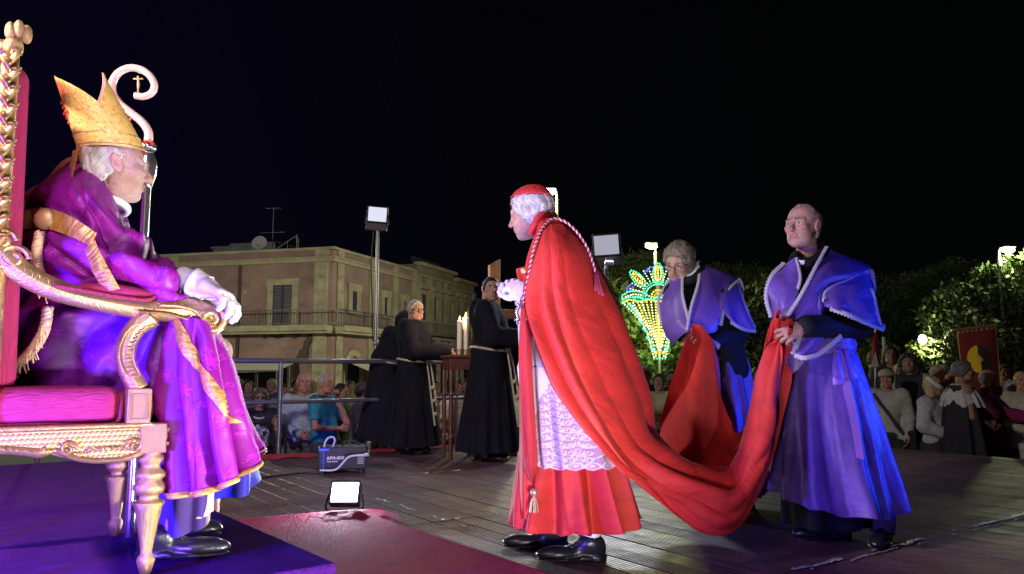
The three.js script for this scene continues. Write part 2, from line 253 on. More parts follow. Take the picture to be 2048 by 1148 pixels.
// torn silver tape along the seams
{
  const r = rng(5), foil = std([.6, .6, .62], { metalness: .25, roughness: .35, side: THREE.DoubleSide });
  const strip = (a0, b0, a1, b1, w, gap, seed) => {
    const q = rng(seed), n = Math.ceil(Math.hypot(a1 - a0, b1 - b0) / .018), pos = [], uv = [], idx = []; const du = v3(a1 - a0, 0, b1 - b0).normalize(), dn = v3(-du.z, 0, du.x);
    let on = q() > gap, k = -1;
    for (let i = 0; i <= n; i++) {
      if (q() < .16) on = q() > gap; if (!on) { k = -1; continue; }
      const t = i / n, a = lerp(a0, a1, t), b = lerp(b0, b1, t), wob = .016 * n3(t * 40, seed, 1), base = pos.length / 3, ww = w * (.35 + .8 * q());
      for (let s = 0; s < 4; s++) { const o = (s / 3 - .5) * ww + wob; const p = ST(a + dn.x * o, b + dn.z * o, .005 + .006 * q()); pos.push(p.x, p.y, p.z); uv.push(s / 3, t); }
      if (k >= 0) for (let s = 0; s < 3; s++) idx.push(k + s, k + s + 1, base + s, base + s, k + s + 1, base + s + 1);
      k = base;
    }
    return geom(pos, uv, idx).toNonIndexed();
  };
  const fl = (g) => { g.computeVertexNormals(); return g; };
  tag(mesh('tape_strip', [fl(strip(1.4, -2.13, 7.2, -2.13, .032, .2, 3)), fl(strip(1.2, -2.10, 7.2, -2.075, .016, .5, 9))], foil), 'torn crumpled silver tape along the floor seam below the bald attendant', 'tape', null, 'stuff');
  tag(mesh('tape_strip', fl(strip(2.9, -5.83, 7.3, -5.83, .035, .6, 13)), foil), 'broken line of tape remnants on the floor before the friars', 'tape', null, 'stuff');
  tag(mesh('tape_strip', [fl(strip(2.3, -4.9, 2.3, -3.7, .02, .5, 17)), fl(strip(2.2, -3.98, 3.4, -3.98, .02, .45, 19))], foil), 'short corner of tape remnants on the floor between floor lamp and cardinal', 'tape', null, 'stuff');
}
// carpeted dais: a high platform for the throne and a lower step before it, one thickness of carpet folded over the edges
const DAIS_Y = .25, STEP_Y = .12;
{
  const carpet = (c) => phy(c, { roughness: 1, specularIntensity: .08, side: THREE.FrontSide, map: rep(T.tone, 2, 2), bumpMap: rep(T.fuzz, 5, 5), bumpScale: .006 });
  const slab = (pts, y, name, m) => {
    // rounded top edges, corners in plan taken from the survey
    const s = new THREE.Shape(); const n = pts.length, R = .035; for (let i = 0; i < n; i++) { const p = pts[i], a = pts[(i + n - 1) % n], b = pts[(i + 1) % n], u = [a[0] - p[0], a[1] - p[1]], w = [b[0] - p[0], b[1] - p[1]], lu = Math.hypot(...u), lw = Math.hypot(...w); const e0 = [p[0] + u[0] / lu * R, p[1] + u[1] / lu * R], e1 = [p[0] + w[0] / lw * R, p[1] + w[1] / lw * R]; i ? s.lineTo(...e0) : s.moveTo(...e0); s.quadraticCurveTo(p[0], p[1], ...e1); }
    const g = new THREE.ExtrudeGeometry(s, { depth: y - .018, bevelEnabled: true, bevelThickness: .016, bevelSize: .014, bevelOffset: -.014, bevelSegments: 3, curveSegments: 4 }); g.rotateX(-Math.PI / 2);
    return struct(name, g, m);
  };
  // plan points are [x, depth] here
  slab([[-.557, 2.57], [-2.9, 5.49], [-5.6, 3.3], [-2.96, .64]], DAIS_Y, 'dais', carpet([.065, .010, .15]));  // dais carpet colour shifted to blue, standing in for the blue light
  slab([[.25, 2.82], [-.85, 4.30], [-1.60, 3.93], [-1.3, 3.3], [-.5, 2.3], [.1, 1.6], [1.1, 1.68]], STEP_Y, 'carpet_step', carpet([.26, .018, .06]));
  // carpet pushed up round the lamp on the corner
  const lump = new THREE.PlaneGeometry(.5, .36, 40, 28).rotateX(-Math.PI / 2), P = lump.attributes.position; for (let i = 0; i < P.count; i++) { const x = P.getX(i), z = P.getZ(i), e = sstep(.25, .1, Math.abs(x)) * sstep(.18, .05, Math.abs(z)); P.setY(i, -.012 + e * (.02 + .012 * Math.sin(x * 26 + 1) * Math.cos(z * 17) + .01 * n3(x * 18, 0, z * 18))); } lump.computeVertexNormals();
  lump.rotateY(.55); lump.translate(-.86, STEP_Y, -4.1); struct('carpet_ruck', lump, carpet([.26, .018, .06]));
}
// ---------------------------------------------------------------- corner building across the square
const K = at(660, 740, 45).setY(0), LF = v3(-.964, 0, -.266), RF = v3(.319, 0, -.948), LN = v3(-.266, 0, .964), RN = v3(.948, 0, .319);
const sOf = (px, D, o = K) => { const k = (px - 1024) / FPX; return (k * -o.z - o.x) / (D.x + k * D.z); };   // how far along a front a sight line falls
const wallP = std([.40, .265, .22], { roughness: .92, map: rep(T.plaster, .2, .2) }), trimP = std([.52, .47, .30], { roughness: .9, map: rep(T.plaster, .35, .35) }), shutP = std([.045, .05, .085], { roughness: .7 }), darkP = std([.02, .02, .024], { roughness: .7 }), glassP = std([.02, .02, .025], { roughness: .15 });
const onFront = (D, N, O = K) => (s0, s1, y0, y1, o0, o1) => { const g = new THREE.BoxGeometry(Math.abs(s1 - s0), y1 - y0, o1 - o0); const U = D.clone(); const m = new THREE.Matrix4().makeBasis(U, v3(0, 1, 0), N); if (m.determinant() < 0) m.makeBasis(U.negate(), v3(0, 1, 0), N); const c = O.clone().addScaledVector(D, (s0 + s1) / 2).addScaledVector(N, (o0 + o1) / 2).setY((y0 + y1) / 2); m.setPosition(c); const out = g.applyMatrix4(m); const u = out.attributes.uv, p = out.attributes.position; for (let i = 0; i < u.count; i++) { const q = v3(p.getX(i), p.getY(i), p.getZ(i)); u.setXY(i, q.clone().sub(O).dot(D) + q.clone().sub(O).dot(N) * .5, q.y); } return out; };
function windowOn(f, parent, s0, s1, y0, y1, { frame = .28, door = false, louvre = true, mat = trimP } = {}) {
  const a = Math.min(s0, s1), b = Math.max(s0, s1), w = mesh('window', [f(a, a + frame, y0, y1, .0, .09), f(b - frame, b, y0, y1, .0, .09), f(a - .08, b + .08, y1 - frame * .9, y1 + .04, .0, .13), ...(door ? [] : [f(a - .06, b + .06, y0 - .02, y0 + .16, .0, .16)])], mat, parent);
  const i0 = a + frame, i1 = b - frame, mid = (i0 + i1) / 2, yb = door ? y0 : y0 + .16, yt = y1 - frame * .9;
  for (const [p, q] of [[i0, mid - .02], [mid + .02, i1]]) {
    const L = [f(p, p + .07, yb, yt, .01, .06), f(q - .07, q, yb, yt, .01, .06), f(p, q, yt - .09, yt, .012, .058), f(p, q, yb, yb + .09, .012, .058)];
    for (let y = yb + .12; y < yt - .12; y += .13) L.push(f(p + .06, q - .06, y, y + .085, .02, .04));
    mesh('shutter', L, shutP, w);
  }
}
{
  const b = thing('corner_building', 'two storey pink building with cream trim and a balcony round its corner', 'building');
  const fl = onFront(LF, LN), fr = onFront(RF, RN);
  const sL = sOf(250, LF), sR = sOf(832, RF), top = 7.95, cor = 7.22, slab0 = 3.12, slab1 = 3.45;
  mesh('wall', [fl(0, sL + 12, GY, top, -9, 0), fr(0, sR, GY, top, -6, -.002)], wallP, b);
  pieces('parapet_cap', [fl(-.2, sL + 12, top, top + .16, -.4, .14), fr(-.2, sR, top, top + .16, -.4, .14)], trimP, b);
  pieces('cornice', [fl(-.25, sL + 12, cor, cor + .2, 0, .22), fl(-.3, sL + 12, cor + .2, cor + .3, 0, .34), fr(-.25, sR + .1, cor, cor + .2, 0, .22), fr(-.3, sR + .1, cor + .2, cor + .3, 0, .34)], trimP, b);
  const pil = (f, D, p0, p1, k) => pieces('pilaster', [f(sOf(p0, D), sOf(p1, D), slab1, cor - .01, 0, .12), f(sOf(p0, D) , sOf(p1, D), cor + .31, top - .01, 0, .1), f(sOf(p0, D), sOf(p1, D), GY, slab0 - .02, 0, .12)], trimP, b);
  pil(fl, LF, 332, 352); pil(fl, LF, 628, 654); pil(fr, RF, 671, 683); pil(fr, RF, 735, 750); pil(fr, RF, 784, 793); pil(fr, RF, 823, 831);
  windowOn(fl, b, sOf(594, LF), sOf(534, LF), slab1 + .02, 6.25, { frame: .36, door: true });
  windowOn(fr, b, sOf(694, RF), sOf(718, RF), slab1 + .9, 6.1, { frame: .45 }); windowOn(fr, b, sOf(760, RF), sOf(778, RF), slab1 + .9, 6.1, { frame: .45 }); windowOn(fr, b, sOf(800, RF), sOf(815, RF), slab1 + .9, 6.1, { frame: .45 });
  const p0 = sOf(425, LF), p1 = sOf(772, RF), OUT = 1.05;
  pieces('balcony_slab', [fl(-.25, p0, slab0, slab1, 0, OUT), fl(-.2, p0, slab0 - .14, slab0, 0, OUT - .2), fr(-.25, p1, slab0 + .002, slab1 - .002, 0, OUT), fr(-.2, p1, slab0 - .142, slab0, 0, OUT - .2)], trimP, b);
  const rail = []; for (const [f, e] of [[fl, p0], [fr, p1]]) { rail.push(f(-OUT * .9, e, slab1 + .86, slab1 + .92, OUT - .1, OUT - .05), f(-OUT * .9, e, slab1 + .08, slab1 + .12, OUT - .1, OUT - .06)); for (let s = -OUT * .8; s < e; s += .17) rail.push(f(s, s + .022, slab1, slab1 + .87, OUT - .09, OUT - .065)); for (let s = 0; s < e; s += 2.1) rail.push(f(s, s + .06, slab1, slab1 + .98, OUT - .1, OUT - .05)); }
  mesh('balcony_railing', rail, std([.16, .15, .14], { metalness: .5, roughness: .5 }), b);
  mesh('drain_pipe', [fl(sOf(480, LF), sOf(475, LF), GY, cor, .01, .14)], std([.09, .05, .05]), b);
  mesh('wall_plate', [fl(sOf(490, LF), sOf(486, LF), 5.45, 5.7, 0, .05)], trimP, b);
  // shop fronts below
  mesh('shop_opening', fl(sOf(578, LF), sOf(462, LF), GY, 1.35, -.02, .03), darkP, b); mesh('shop_opening', fr(sOf(695, RF), sOf(728, RF), GY, 1.2, -.02, .03), darkP, b);  // flat dark panels, the shade of the shop interiors put into their colour
  for (const [q0, q1] of [[sOf(578, LF) - .15, sOf(578, LF)], [sOf(520, LF), sOf(514, LF)], [sOf(462, LF), sOf(462, LF) + .15]]) mesh('shop_frame', fl(q0, q1, GY, 1.4, 0, .08), std([.3, .3, .28]), b);
  const ar = new THREE.Shape(); ar.absarc(0, 0, 1.15, 0, Math.PI); ar.lineTo(-.78, 0); ar.absarc(0, 0, .78, Math.PI, 0, true); ar.closePath();
  const arc = new THREE.ExtrudeGeometry(ar, { depth: .12, bevelEnabled: false, curveSegments: 14 }); { const m = new THREE.Matrix4().makeBasis(RF.clone(), v3(0, 1, 0), v3().crossVectors(RF, v3(0, 1, 0))); const s = sOf(706, RF); m.setPosition(K.clone().addScaledVector(RF, s).addScaledVector(RN, .02).setY(.95)); arc.applyMatrix4(m); }
  mesh('arched_doorway', [arc, fr(sOf(706, RF) - 1.15, sOf(706, RF) - .78, GY, .95, 0, .14), fr(sOf(706, RF) + .78, sOf(706, RF) + 1.15, GY, .95, 0, .14)], trimP, b);
  // damp stain of a creeper that died on the wall
  const cp = std([.1, .065, .05]); const r = rng(4), st = []; for (let i = 0; i < 70; i++) { const t = r(); const s = sOf(lerp(622, 606, t) + (r() - .5) * 8 * (t > .7 ? 1.8 : .7), LF), y = lerp(2.9, 1.5, t) + (r() - .5) * .2; st.push(ball(.1 + .08 * r(), K.clone().addScaledVector(LF, s).addScaledVector(LN, .02).setY(y).toArray(), [1, 1.2, .5], 6, 4)); } for (let i = 0; i < 40; i++) { const s = sOf(lerp(530, 600, r()), LF); st.push(ball(.07 + .06 * r(), K.clone().addScaledVector(LF, s).addScaledVector(LN, .02).setY(2.75 + .3 * r()).toArray(), [1.6, .7, .5], 6, 4)); } mesh('dry_creeper', st, cp, b);
  const aw = (f, D, a, c, y, drop, lab, N) => { const s0 = sOf(a, D), s1 = sOf(c, D), A = K.clone().addScaledVector(D, s0), B = K.clone().addScaledVector(D, s1), rows = []; for (let i = 0; i <= 6; i++) { const t = i / 6; rows.push([A, A.clone().lerp(B, .5), B].map((q, j) => q.clone().addScaledVector(N, .12 + 2.2 * t).setY(y - drop * t - (j === 1 ? .08 : 0) * t))); } const o = thing('awning', lab, 'awning', [0, 0, 0], 0); mesh('awning_sheet', cloth(rows, 16, 24, {}), phy([.62, .6, .48]), o); const F0 = A.clone().addScaledVector(N, 2.3), F1 = B.clone().addScaledVector(N, 2.3); pieces('awning_post', [tube([F0.clone().setY(GY), F0.clone().setY(y - drop)], .05, { n: 2, m: 6 }), tube([F1.clone().setY(GY), F1.clone().setY(y - drop)], .05, { n: 2, m: 6 }), tube([F0.clone().setY(y - drop + .02), F1.clone().setY(y - drop + .02)], .05, { n: 2, m: 6 })], std([.12, .12, .12]), o); };
  aw(fl, LF, 600, 425, 1.35, .55, 'wide cream awning over the shop front left of the pilasters', LN); aw(fr, RF, 684, 770, 1.45, .8, 'sagging cream awning on the side street beside the arched doorway', RN);
  // on the roof
  const roofAt = (px, D2, back) => K.clone().addScaledVector(LF, sOf(px, LF)).addScaledVector(LN, -back);
  const tank = (p0, p1, h, lab, back) => { const o = thing('roof_house', lab, 'roof house'); const f = onFront(LF, LN); mesh('wall', f(sOf(p0, LF), sOf(p1, LF), top, top + h, -back - 3, -back), std([.3, .3, .33], { map: rep(T.plaster, .3, .3) }), o); mesh('roof_slab', f(sOf(p0, LF) - .12, sOf(p1, LF) + .12, top + h, top + h + .12, -back - 3.1, -back + .12), std([.26, .26, .28]), o); mesh('vent', f((sOf(p0, LF) + sOf(p1, LF)) / 2, (sOf(p0, LF) + sOf(p1, LF)) / 2 + .4, top + .6, top + 1, -back - .02, -back + .05), darkP, o); };
  tank(452, 358, 1.45, 'pale cube house on the roof nearest the satellite dish', 5); tank(352, 296, 1.5, 'pale cube house on the roof beside the bishop’s staff', 6);
  { const d = thing('satellite_dish', 'round satellite dish on the roof edge of the pink building', 'satellite dish', roofAt(485, LF, 1.5).setY(top + .1).toArray()); const pr = []; for (let i = 0; i <= 8; i++) { const x = i / 8 * .48; pr.push([x, x * x * .35]); } const g = lathe(pr, 24); g.rotateX(1.2); g.translate(0, .75, .1); mesh('dish', g, phy([.45, .45, .47]), d); mesh('mast', tube([[0, 0, 0], [0, .75, .02]], .03, { n: 2, m: 6 }), M.greyMetal, d); mesh('feed_arm', tube([[0, .4, .12], [0, .62, .6]], .02, { n: 2, m: 5 }), M.greyMetal, d); }
  { const d = thing('television_aerial', 'tall thin television aerial standing on the roof', 'aerial', roofAt(492, LF, 2.5).setY(top).toArray()); mesh('mast', tube([[0, 0, 0], [0, 3.4, 0]], .025, { n: 2, m: 5 }), M.greyMetal, d); const e = [tube([[-.5, 3.3, 0], [.5, 3.32, 0]], .02, { n: 2, m: 4 }), tube([[-.8, 1.7, 0], [.8, 1.75, 0]], .015, { n: 2, m: 4 })]; for (let i = 0; i < 6; i++) e.push(tube([[-.45 + i * .17, 3.3, -.35], [-.45 + i * .17, 3.3, .35]], .012, { n: 2, m: 4 })); pieces('element', e, M.greyMetal, d); }
  { const d = thing('solar_heater', 'sloping solar water heater frame on the roof', 'solar heater', roofAt(525, LF, 2).setY(top).toArray(), .2); mesh('panel', box(2.0, .06, 1.5, [0, .75, 0], [0, 0, .62]), glassP, d); pieces('frame', [tube([[-.85, 0, .7], [.85, 1.35, .7]], .04, { n: 2, m: 5 }), tube([[.85, 0, .7], [.85, 1.35, .7]], .04, { n: 2, m: 5 }), tube([[.85, 0, -.7], [.85, 1.35, -.7]], .04, { n: 2, m: 5 }), tube([[.3, 0, .7], [.3, .9, .7]], .03, { n: 2, m: 5 })], M.greyMetal, d); }
}
// the next fronts of the side street
{
  const fr = onFront(RF, RN), mk = (p0, p1, top, lab, col, wins, group) => {
    const b = thing('street_building', lab, 'building'), s0 = sOf(p0, RF), s1 = sOf(p1, RF), wm = std(col, { roughness: .92, map: rep(T.plaster, .2, .2) });
    mesh('wall', fr(s0, s1, GY, top, -9, -.004), wm, b);
    pieces('cornice', [fr(s0, s1, top - .1, top + .16, -.3, .35), fr(s0, s1, top - .9, top - .72, 0, .2), fr(s0, s1, 3.1, 3.35, 0, .25)], trimP, b);
    for (const [q0, q1, y0, y1] of wins) { const a = sOf(q0, RF), c = sOf(q1, RF); windowOn(fr, b, a, c, y0, y1, { frame: .3 }); pieces('pediment', [fr(a - .2, c + .2, y1 + .12, y1 + .35, 0, .3), fr(a - .05, c + .05, y1 + .35, y1 + .5, 0, .2)], trimP, b); mesh('balcony', [fr(a - .3, c + .3, y0 - 1.0, y0 - .82, 0, .8), fr(a - .3, c + .3, y0 - .1, y0 - .04, .7, .76), ...Array.from({ length: 12 }, (_, i) => fr(lerp(a - .3, c + .28, i / 11), lerp(a - .3, c + .28, i / 11) + .03, y0 - .85, y0 - .08, .71, .74))], std([.2, .18, .14]), b); mesh('shop_door', fr(a, c, GY, 1.6, 0, .04), darkP, b); }
    for (let i = 0; i <= wins.length; i++) { const s = i === 0 ? s0 + .2 : i === wins.length ? s1 - .2 : (sOf(wins[i - 1][1], RF) + sOf(wins[i][0], RF)) / 2; mesh('pilaster', fr(s - .3, s + .3, GY, top - .9, .002, .12), trimP, b); }
    return b;
  };
  mk(833, 907, 8.6, 'ochre palazzo with pedimented windows next along the side street', [.38, .33, .2], [[838, 853, 4.4, 6.7], [863, 873, 4.4, 6.7], [879, 888, 4.4, 6.7], [894, 902, 4.4, 6.7]]);
  const c = mk(908, 948, 8.2, 'pale house with a railed roof terrace at the end of the street', [.42, .36, .22], [[912, 920, 4.4, 6.7], [926, 934, 4.4, 6.7]]);
  const s0 = sOf(890, RF), s1 = sOf(940, RF), R = []; for (let i = 0; i <= 14; i++) { const s = lerp(s0, s1, i / 14); R.push(fr(s, s + .06, 8.3, 10, -3, -2.94)); } R.push(fr(s0, s1, 9.95, 10.05, -3, -2.94), fr(s0, s1, 9.1, 9.18, -3, -2.94)); mesh('terrace_railing', R, M.greyMetal, c);
}
// far dim houses and wall that close the square
{ const b = thing('low_house', 'low dim house front closing the square behind the crowd at the trees', 'building'); const f = onFront(v3(1, 0, 0), v3(0, 0, 1), v3(0, 0, -52)); mesh('wall', [f(6, 48, GY, 1.5, -4, 0)], std([.3, .27, .22], { map: rep(T.plaster, .2, .2) }), b); mesh('roof', [f(5.6, 48.4, 1.5, 1.75, -4.4, .4)], std([.2, .1, .07]), b); for (let i = 0; i < 9; i++) windowOn(f, b, 8 + i * 4.4, 9.4 + i * 4.4, -.1, 1.1, { frame: .14 }); }
// ---------------------------------------------------------------- trees and hedges
const leafMat = std([.055, .085, .022], { roughness: .65, side: THREE.DoubleSide }), pineMat = std([.035, .06, .022], { roughness: .75, side: THREE.DoubleSide }), barkMat = std([.1, .075, .055], { roughness: .95, bumpMap: rep(T.fuzz, 2, 4), bumpScale: .02 });
function leafTuft(n, size, len, seed) { const r = rng(seed), g = []; for (let i = 0; i < n; i++) { const q = new THREE.Quaternion().setFromEuler(new THREE.Euler(r() * 6.3, r() * 6.3, r() * 6.3)); const p = new THREE.BufferGeometry(); p.setAttribute('position', new THREE.Float32BufferAttribute([0, 0, 0, size * .5, len * .5, .02 * len, 0, len, 0, -size * .5, len * .5, .02 * len], 3)); p.setAttribute('uv', new THREE.Float32BufferAttribute([0, 0, 1, .5, 0, 1, 0, .5], 2)); p.setIndex([0, 1, 2, 0, 2, 3]); p.computeVertexNormals(); p.applyQuaternion(q); p.translate((r() - .5) * len * 1.3, (r() - .5) * len * 1.3, (r() - .5) * len * 1.3); g.push(p); } return merge(g); }
const broad = leafTuft(9, .07, .13, 2), needle = leafTuft(20, .022, .15, 3);
function tree(label, x, z, { h = 6, w = 4, clumps = 26, per = 160, trunkH = 2, geo = broad, mat = leafMat, seed = 1, flatY = .55, name = 'tree', group, size = 1, low = .3 } = {}) {
  const o = thing(name, label, name === 'hedge' ? 'hedge' : 'tree', [x, GY, z], 0, group), r = rng(seed), cl = [];
  for (let i = 0; i < clumps; i++) { const a = r() * 6.283, q = Math.sqrt(r()), y = lerp(trunkH, h, low + (1 - low) * r()), k = Math.sqrt(Math.max(.05, 1 - Math.pow((y - trunkH) / (h - trunkH) * 1.1 - .35, 2))); cl.push([Math.cos(a) * q * w * .5 * k, y, Math.sin(a) * q * w * .5 * k, (.34 + .3 * r()) * w * .34]); }
  const br = [tube([[0, 0, 0], [.1 * w * .2, trunkH * .6, .05], [0, trunkH, 0], [.05, lerp(trunkH, h, .5), .1]], [.05 * h * .55, .035 * h * .5, .03 * h * .5, .012 * h], { n: 12, m: 8 })];
  for (let i = 0; i < Math.min(9, clumps); i++) br.push(tube([[0, trunkH * (.7 + .3 * r()), 0], [cl[i][0] * .5, lerp(trunkH, cl[i][1], .7), cl[i][2] * .5], [cl[i][0], cl[i][1], cl[i][2]]], [.022 * h * .5, .006 * h], { n: 6, m: 6 }));
  mesh('trunk', br, barkMat, o);
  const N = clumps * per, im = new THREE.InstancedMesh(geo, mat, N), m = new THREE.Matrix4(), q = new THREE.Quaternion(), e = new THREE.Euler(), c = new THREE.Color(); let k = 0;
  for (const [cx, cy, cz, R] of cl) for (let i = 0; i < per; i++) { const u = r() * 2 - 1, t = r() * 6.283, s = Math.sqrt(1 - u * u), rad = R * (.45 + .6 * Math.pow(r(), .5)) * (1 + .25 * n3(cx + s * 3, u * 3, t)); e.set(r() * 6, r() * 6, r() * 6); q.setFromEuler(e); const sc = size * (.7 + .7 * r()); m.compose(v3(cx + s * Math.cos(t) * rad, cy + u * rad * flatY, cz + s * Math.sin(t) * rad), q, v3(sc, sc, sc)); im.setMatrixAt(k, m); const b = .65 + .7 * r(); c.setRGB(b, b * (.92 + .16 * r()), b * .9); im.setColorAt(k, c); k++; }
  im.name = 'crown'; im.userData.kind = 'stuff'; im.castShadow = im.receiveShadow = true; o.add(im); return o;
}
const px2x = (px, d) => (px - 1024) / FPX * d;
// broad-leaved bushes behind the light ornament
tree('leafy bush lit yellow green below the light ornament', px2x(1285, 18), -18, { h: 3.3, w: 3.2, trunkH: .3, clumps: 30, per: 220, seed: 11, flatY: .9, size: 1.1 });
tree('leafy bush between the light ornament and the attendant in glasses', px2x(1400, 19), -19, { h: 3.4, w: 3, trunkH: .3, clumps: 26, per: 200, seed: 12, flatY: .9, size: 1.1 });
tree('rounded bush seen between the two attendants', px2x(1530, 20), -20, { h: 3.3, w: 3.4, trunkH: .3, clumps: 26, per: 200, seed: 13, flatY: .9, size: 1.1 });
tree('tall dark tree behind the pole lamp beside the cardinal', px2x(1300, 27), -27, { h: 5.2, w: 5.0, trunkH: 1.4, clumps: 30, per: 360, geo: needle, mat: pineMat, seed: 14, size: 1.4, flatY: .7 });
tree('dark tree over the head of the attendant in glasses', px2x(1420, 29), -29, { h: 4.8, w: 4.6, trunkH: 1.4, clumps: 22, per: 340, geo: needle, mat: pineMat, seed: 15, size: 1.4, flatY: .7 });
tree('dark pine crown just behind the bald attendant', px2x(1640, 33), -33, { h: 3.9, w: 7.5, trunkH: 1.4, clumps: 24, per: 380, geo: needle, mat: pineMat, seed: 16, size: 1.6, flatY: .6 });
tree('spreading pine lit green above the round lamp', px2x(1850, 30), -30, { h: 4.9, w: 7.6, trunkH: 2.2, clumps: 34, per: 420, geo: needle, mat: pineMat, seed: 17, size: 1.5, flatY: .6 });
tree('tall pine behind the street lamp by the banner', px2x(1985, 36), -36, { h: 5.7, w: 7.8, trunkH: 2.4, clumps: 32, per: 420, geo: needle, mat: pineMat, seed: 18, size: 1.7, flatY: .65 });
tree('dark round tree behind the banner', px2x(2060, 20), -20, { h: 4.3, w: 4.4, trunkH: 1.2, clumps: 26, per: 220, seed: 19, size: 1.2, flatY: .8 });
tree('bush lit bright green behind the flag', px2x(1785, 24), -24, { h: 2.1, w: 3.6, trunkH: .2, clumps: 18, per: 180, seed: 20, size: 1.1, flatY: .8 });
tree('bush lit bright green beside the banner', px2x(1915, 24), -24, { h: 2.2, w: 3.2, trunkH: .2, clumps: 18, per: 180, seed: 22, size: 1.1, flatY: .8 });
// ---------------------------------------------------------------- street lamps
function streetLamp(label, p, { k = 40, lamp = [1, .86, .45], arm = 1, see = 22, cat = 'street lamp' } = {}) {
  const o = thing('street_lamp', label, cat, [p.x, GY, p.z]), H = p.y - GY;
  mesh('pole', [tube([[0, 0, 0], [0, H * .5, 0], [0, H - .1, 0]], [.09, .06, .045], { n: 6, m: 10 }), cyl(.14, .12, .4, [0, .2, 0])], std([.2, .2, .19], { metalness: .4, roughness: .6 }), o);
  mesh('lamp_arm', tube([[0, H - .15, 0], [-.1 * arm, H + .1, 0], [-.42 * arm, H + .12, .02]], .03, { n: 10, m: 8 }), M.greyMetal, o);
  mesh('lamp_head', rbox(.34, .07, .2, .03, [-.6 * arm, H + .13, .03]), M.greyMetal, o);
  mesh('lamp_glass', ball(.13, [-.6 * arm, H + .05, .03], [1.3, .5, .8]), glow(lamp, see), o);
  const l = new THREE.PointLight(new THREE.Color().setRGB(...lamp), k, 0, 2); l.position.set(-.6 * arm - .12, H - .06, .2); l.castShadow = true; l.shadow.radius = 5; o.add(l); return o;
}
const SODIUM = [1, .88, .42], LIME = [.92, 1, .42];
streetLamp('street lamp with a warm glow directly behind the cardinal’s skullcap', at(1114, 389, 20), { k: 30, lamp: SODIUM, arm: .3, see: 40 });
streetLamp('street lamp rising straight above the light ornament', at(1311, 497, 21), { k: 12, lamp: LIME, arm: .2 });
streetLamp('tall leaning white street lamp above the banner', at(1997, 505, 20), { k: 20, lamp: [.9, 1, .55], arm: -.4 });
streetLamp('unseen street lamp hidden by the throne, lighting the pink building', at(196, 470, 31), { k: 290, lamp: [1, .98, .78] });  // hidden lamp, placed to light the front facing the square
streetLamp('unseen street lamp lighting the side street fronts from behind the cardinal’s cape', at(1150, 560, 40), { k: 290, lamp: [1, .98, .74] });  // hidden from view, set where it lights the receding fronts
{ const p = at(1845, 679, 20), o = thing('globe_lamp', 'glowing round globe lamp hanging over the crowd beside the banner', 'lamp', [p.x, GY, p.z]), H = p.y - GY; mesh('pole', tube([[.2, 0, 0], [.2, H + .35, 0], [0, H + .4, 0], [0, H + .15, 0]], .03, { n: 14, m: 8 }), M.blackMetal, o); mesh('globe', ball(.1, [0, H, 0], [1, 1.25, 1], 16, 12), glow([1, 1, .62], 14), o); const l = new THREE.PointLight(new THREE.Color().setRGB(1, .95, .5), 12, 0, 2); l.position.set(0, H - .2, .12); l.castShadow = true; o.add(l); }
{ const p = at(1988, 608, 30), o = thing('bulkhead_lamp', 'small white lamp shining between the trees by the leaning street lamp', 'lamp', [p.x, GY, p.z]); mesh('pole', tube([[0, 0, 0], [0, p.y - GY, 0]], .03, { n: 2, m: 6 }), M.blackMetal, o); mesh('lamp_globe', ball(.09, [0, p.y - GY, 0]), glow([1, 1, .95], 9), o); }
// ================================================================ PEOPLE
const SK = { fair: [.50, .27, .19], pale: [.58, .36, .28], tan: [.38, .19, .12], ruddy: [.50, .23, .17] };
// a head about its middle, looking along +z, 23 cm tall
function headField({ jaw = 1, nose = 1, cheek = 1, age = .3, brow = 1 } = {}) {
  return (x, y, z) => {
    const ax = Math.abs(x);
    let d = sEll(x, y, z, [0, .034, -.014], [.076, .083, .097]);
    d = smin(d, sEll(ax, y, z, [0, -.028, .03], [.061, .086, .062]), .03);
    d = smin(d, sEll(ax, y, z, [.012, -.074, .03], [.05 * jaw, .04, .052]), .025);
    d = smin(d, sEll(ax, y, z, [0, -.1, .066], [.02 * jaw, .016, .02]), .022);
    d = smin(d, sEll(ax, y, z, [.042, -.018, .062], [.021 * cheek, .02, .024]), .02);
    d = smin(d, sCap(ax, y, z, [.044, .022, .07], [.008, .02, .087], .009 * brow, .0095 * brow), .014);
    d = smax(d, -sEll(ax, y, z, [.032, .004, .098], [.019, .0125, .018]), .013);
    d = smin(d, sEll(ax, y, z, [.031, .003, .075], [.0135, .0125, .0135]), .003);
    d = smin(d, sCap(ax, y, z, [.046, .0135, .073], [.016, .0125, .085], .0035, .004), .004);
    d = smin(d, sCap(x, y, z, [0, .014, .087], [0, -.027, .106 + .004 * nose], .0075, .0125 * nose), .011);
    d = smin(d, sEll(ax, y, z, [.0115, -.032, .095], [.0085 * nose, .0075, .011]), .006);
    d = smax(d, -sEll(ax, y, z, [.0065, -.041, .1], [.0035, .004, .006]), .003);
    d = smin(d, sEll(ax, y, z, [0, -.056, .089], [.025, .0065, .0105]), .006);
    d = smin(d, sEll(ax, y, z, [0, -.069, .087], [.022, .0075, .0105]), .006);
    d = smax(d, -sEll(ax, y, z, [0, -.0622, .102], [.026, .0022, .008]), .004);
    d = smax(d, -sCap(ax, y, z, [.021, -.036, .1], [.031, -.066, .088], .0022 * (1 + age), .002), .008);
    const ex = ax - .079 - (y + .005) * .1, ey = y + .004, ez = z + .012 + (y + .004) * .25;
    let e = sEll(ex, ey, ez, [0, 0, 0], [.0085, .033, .021]);
    e = smax(e, -sEll(ex, ey, ez, [.009, .003, .003], [.007, .02, .0115]), .004);
    d = smin(d, e, .006);
    return d;
  };
}
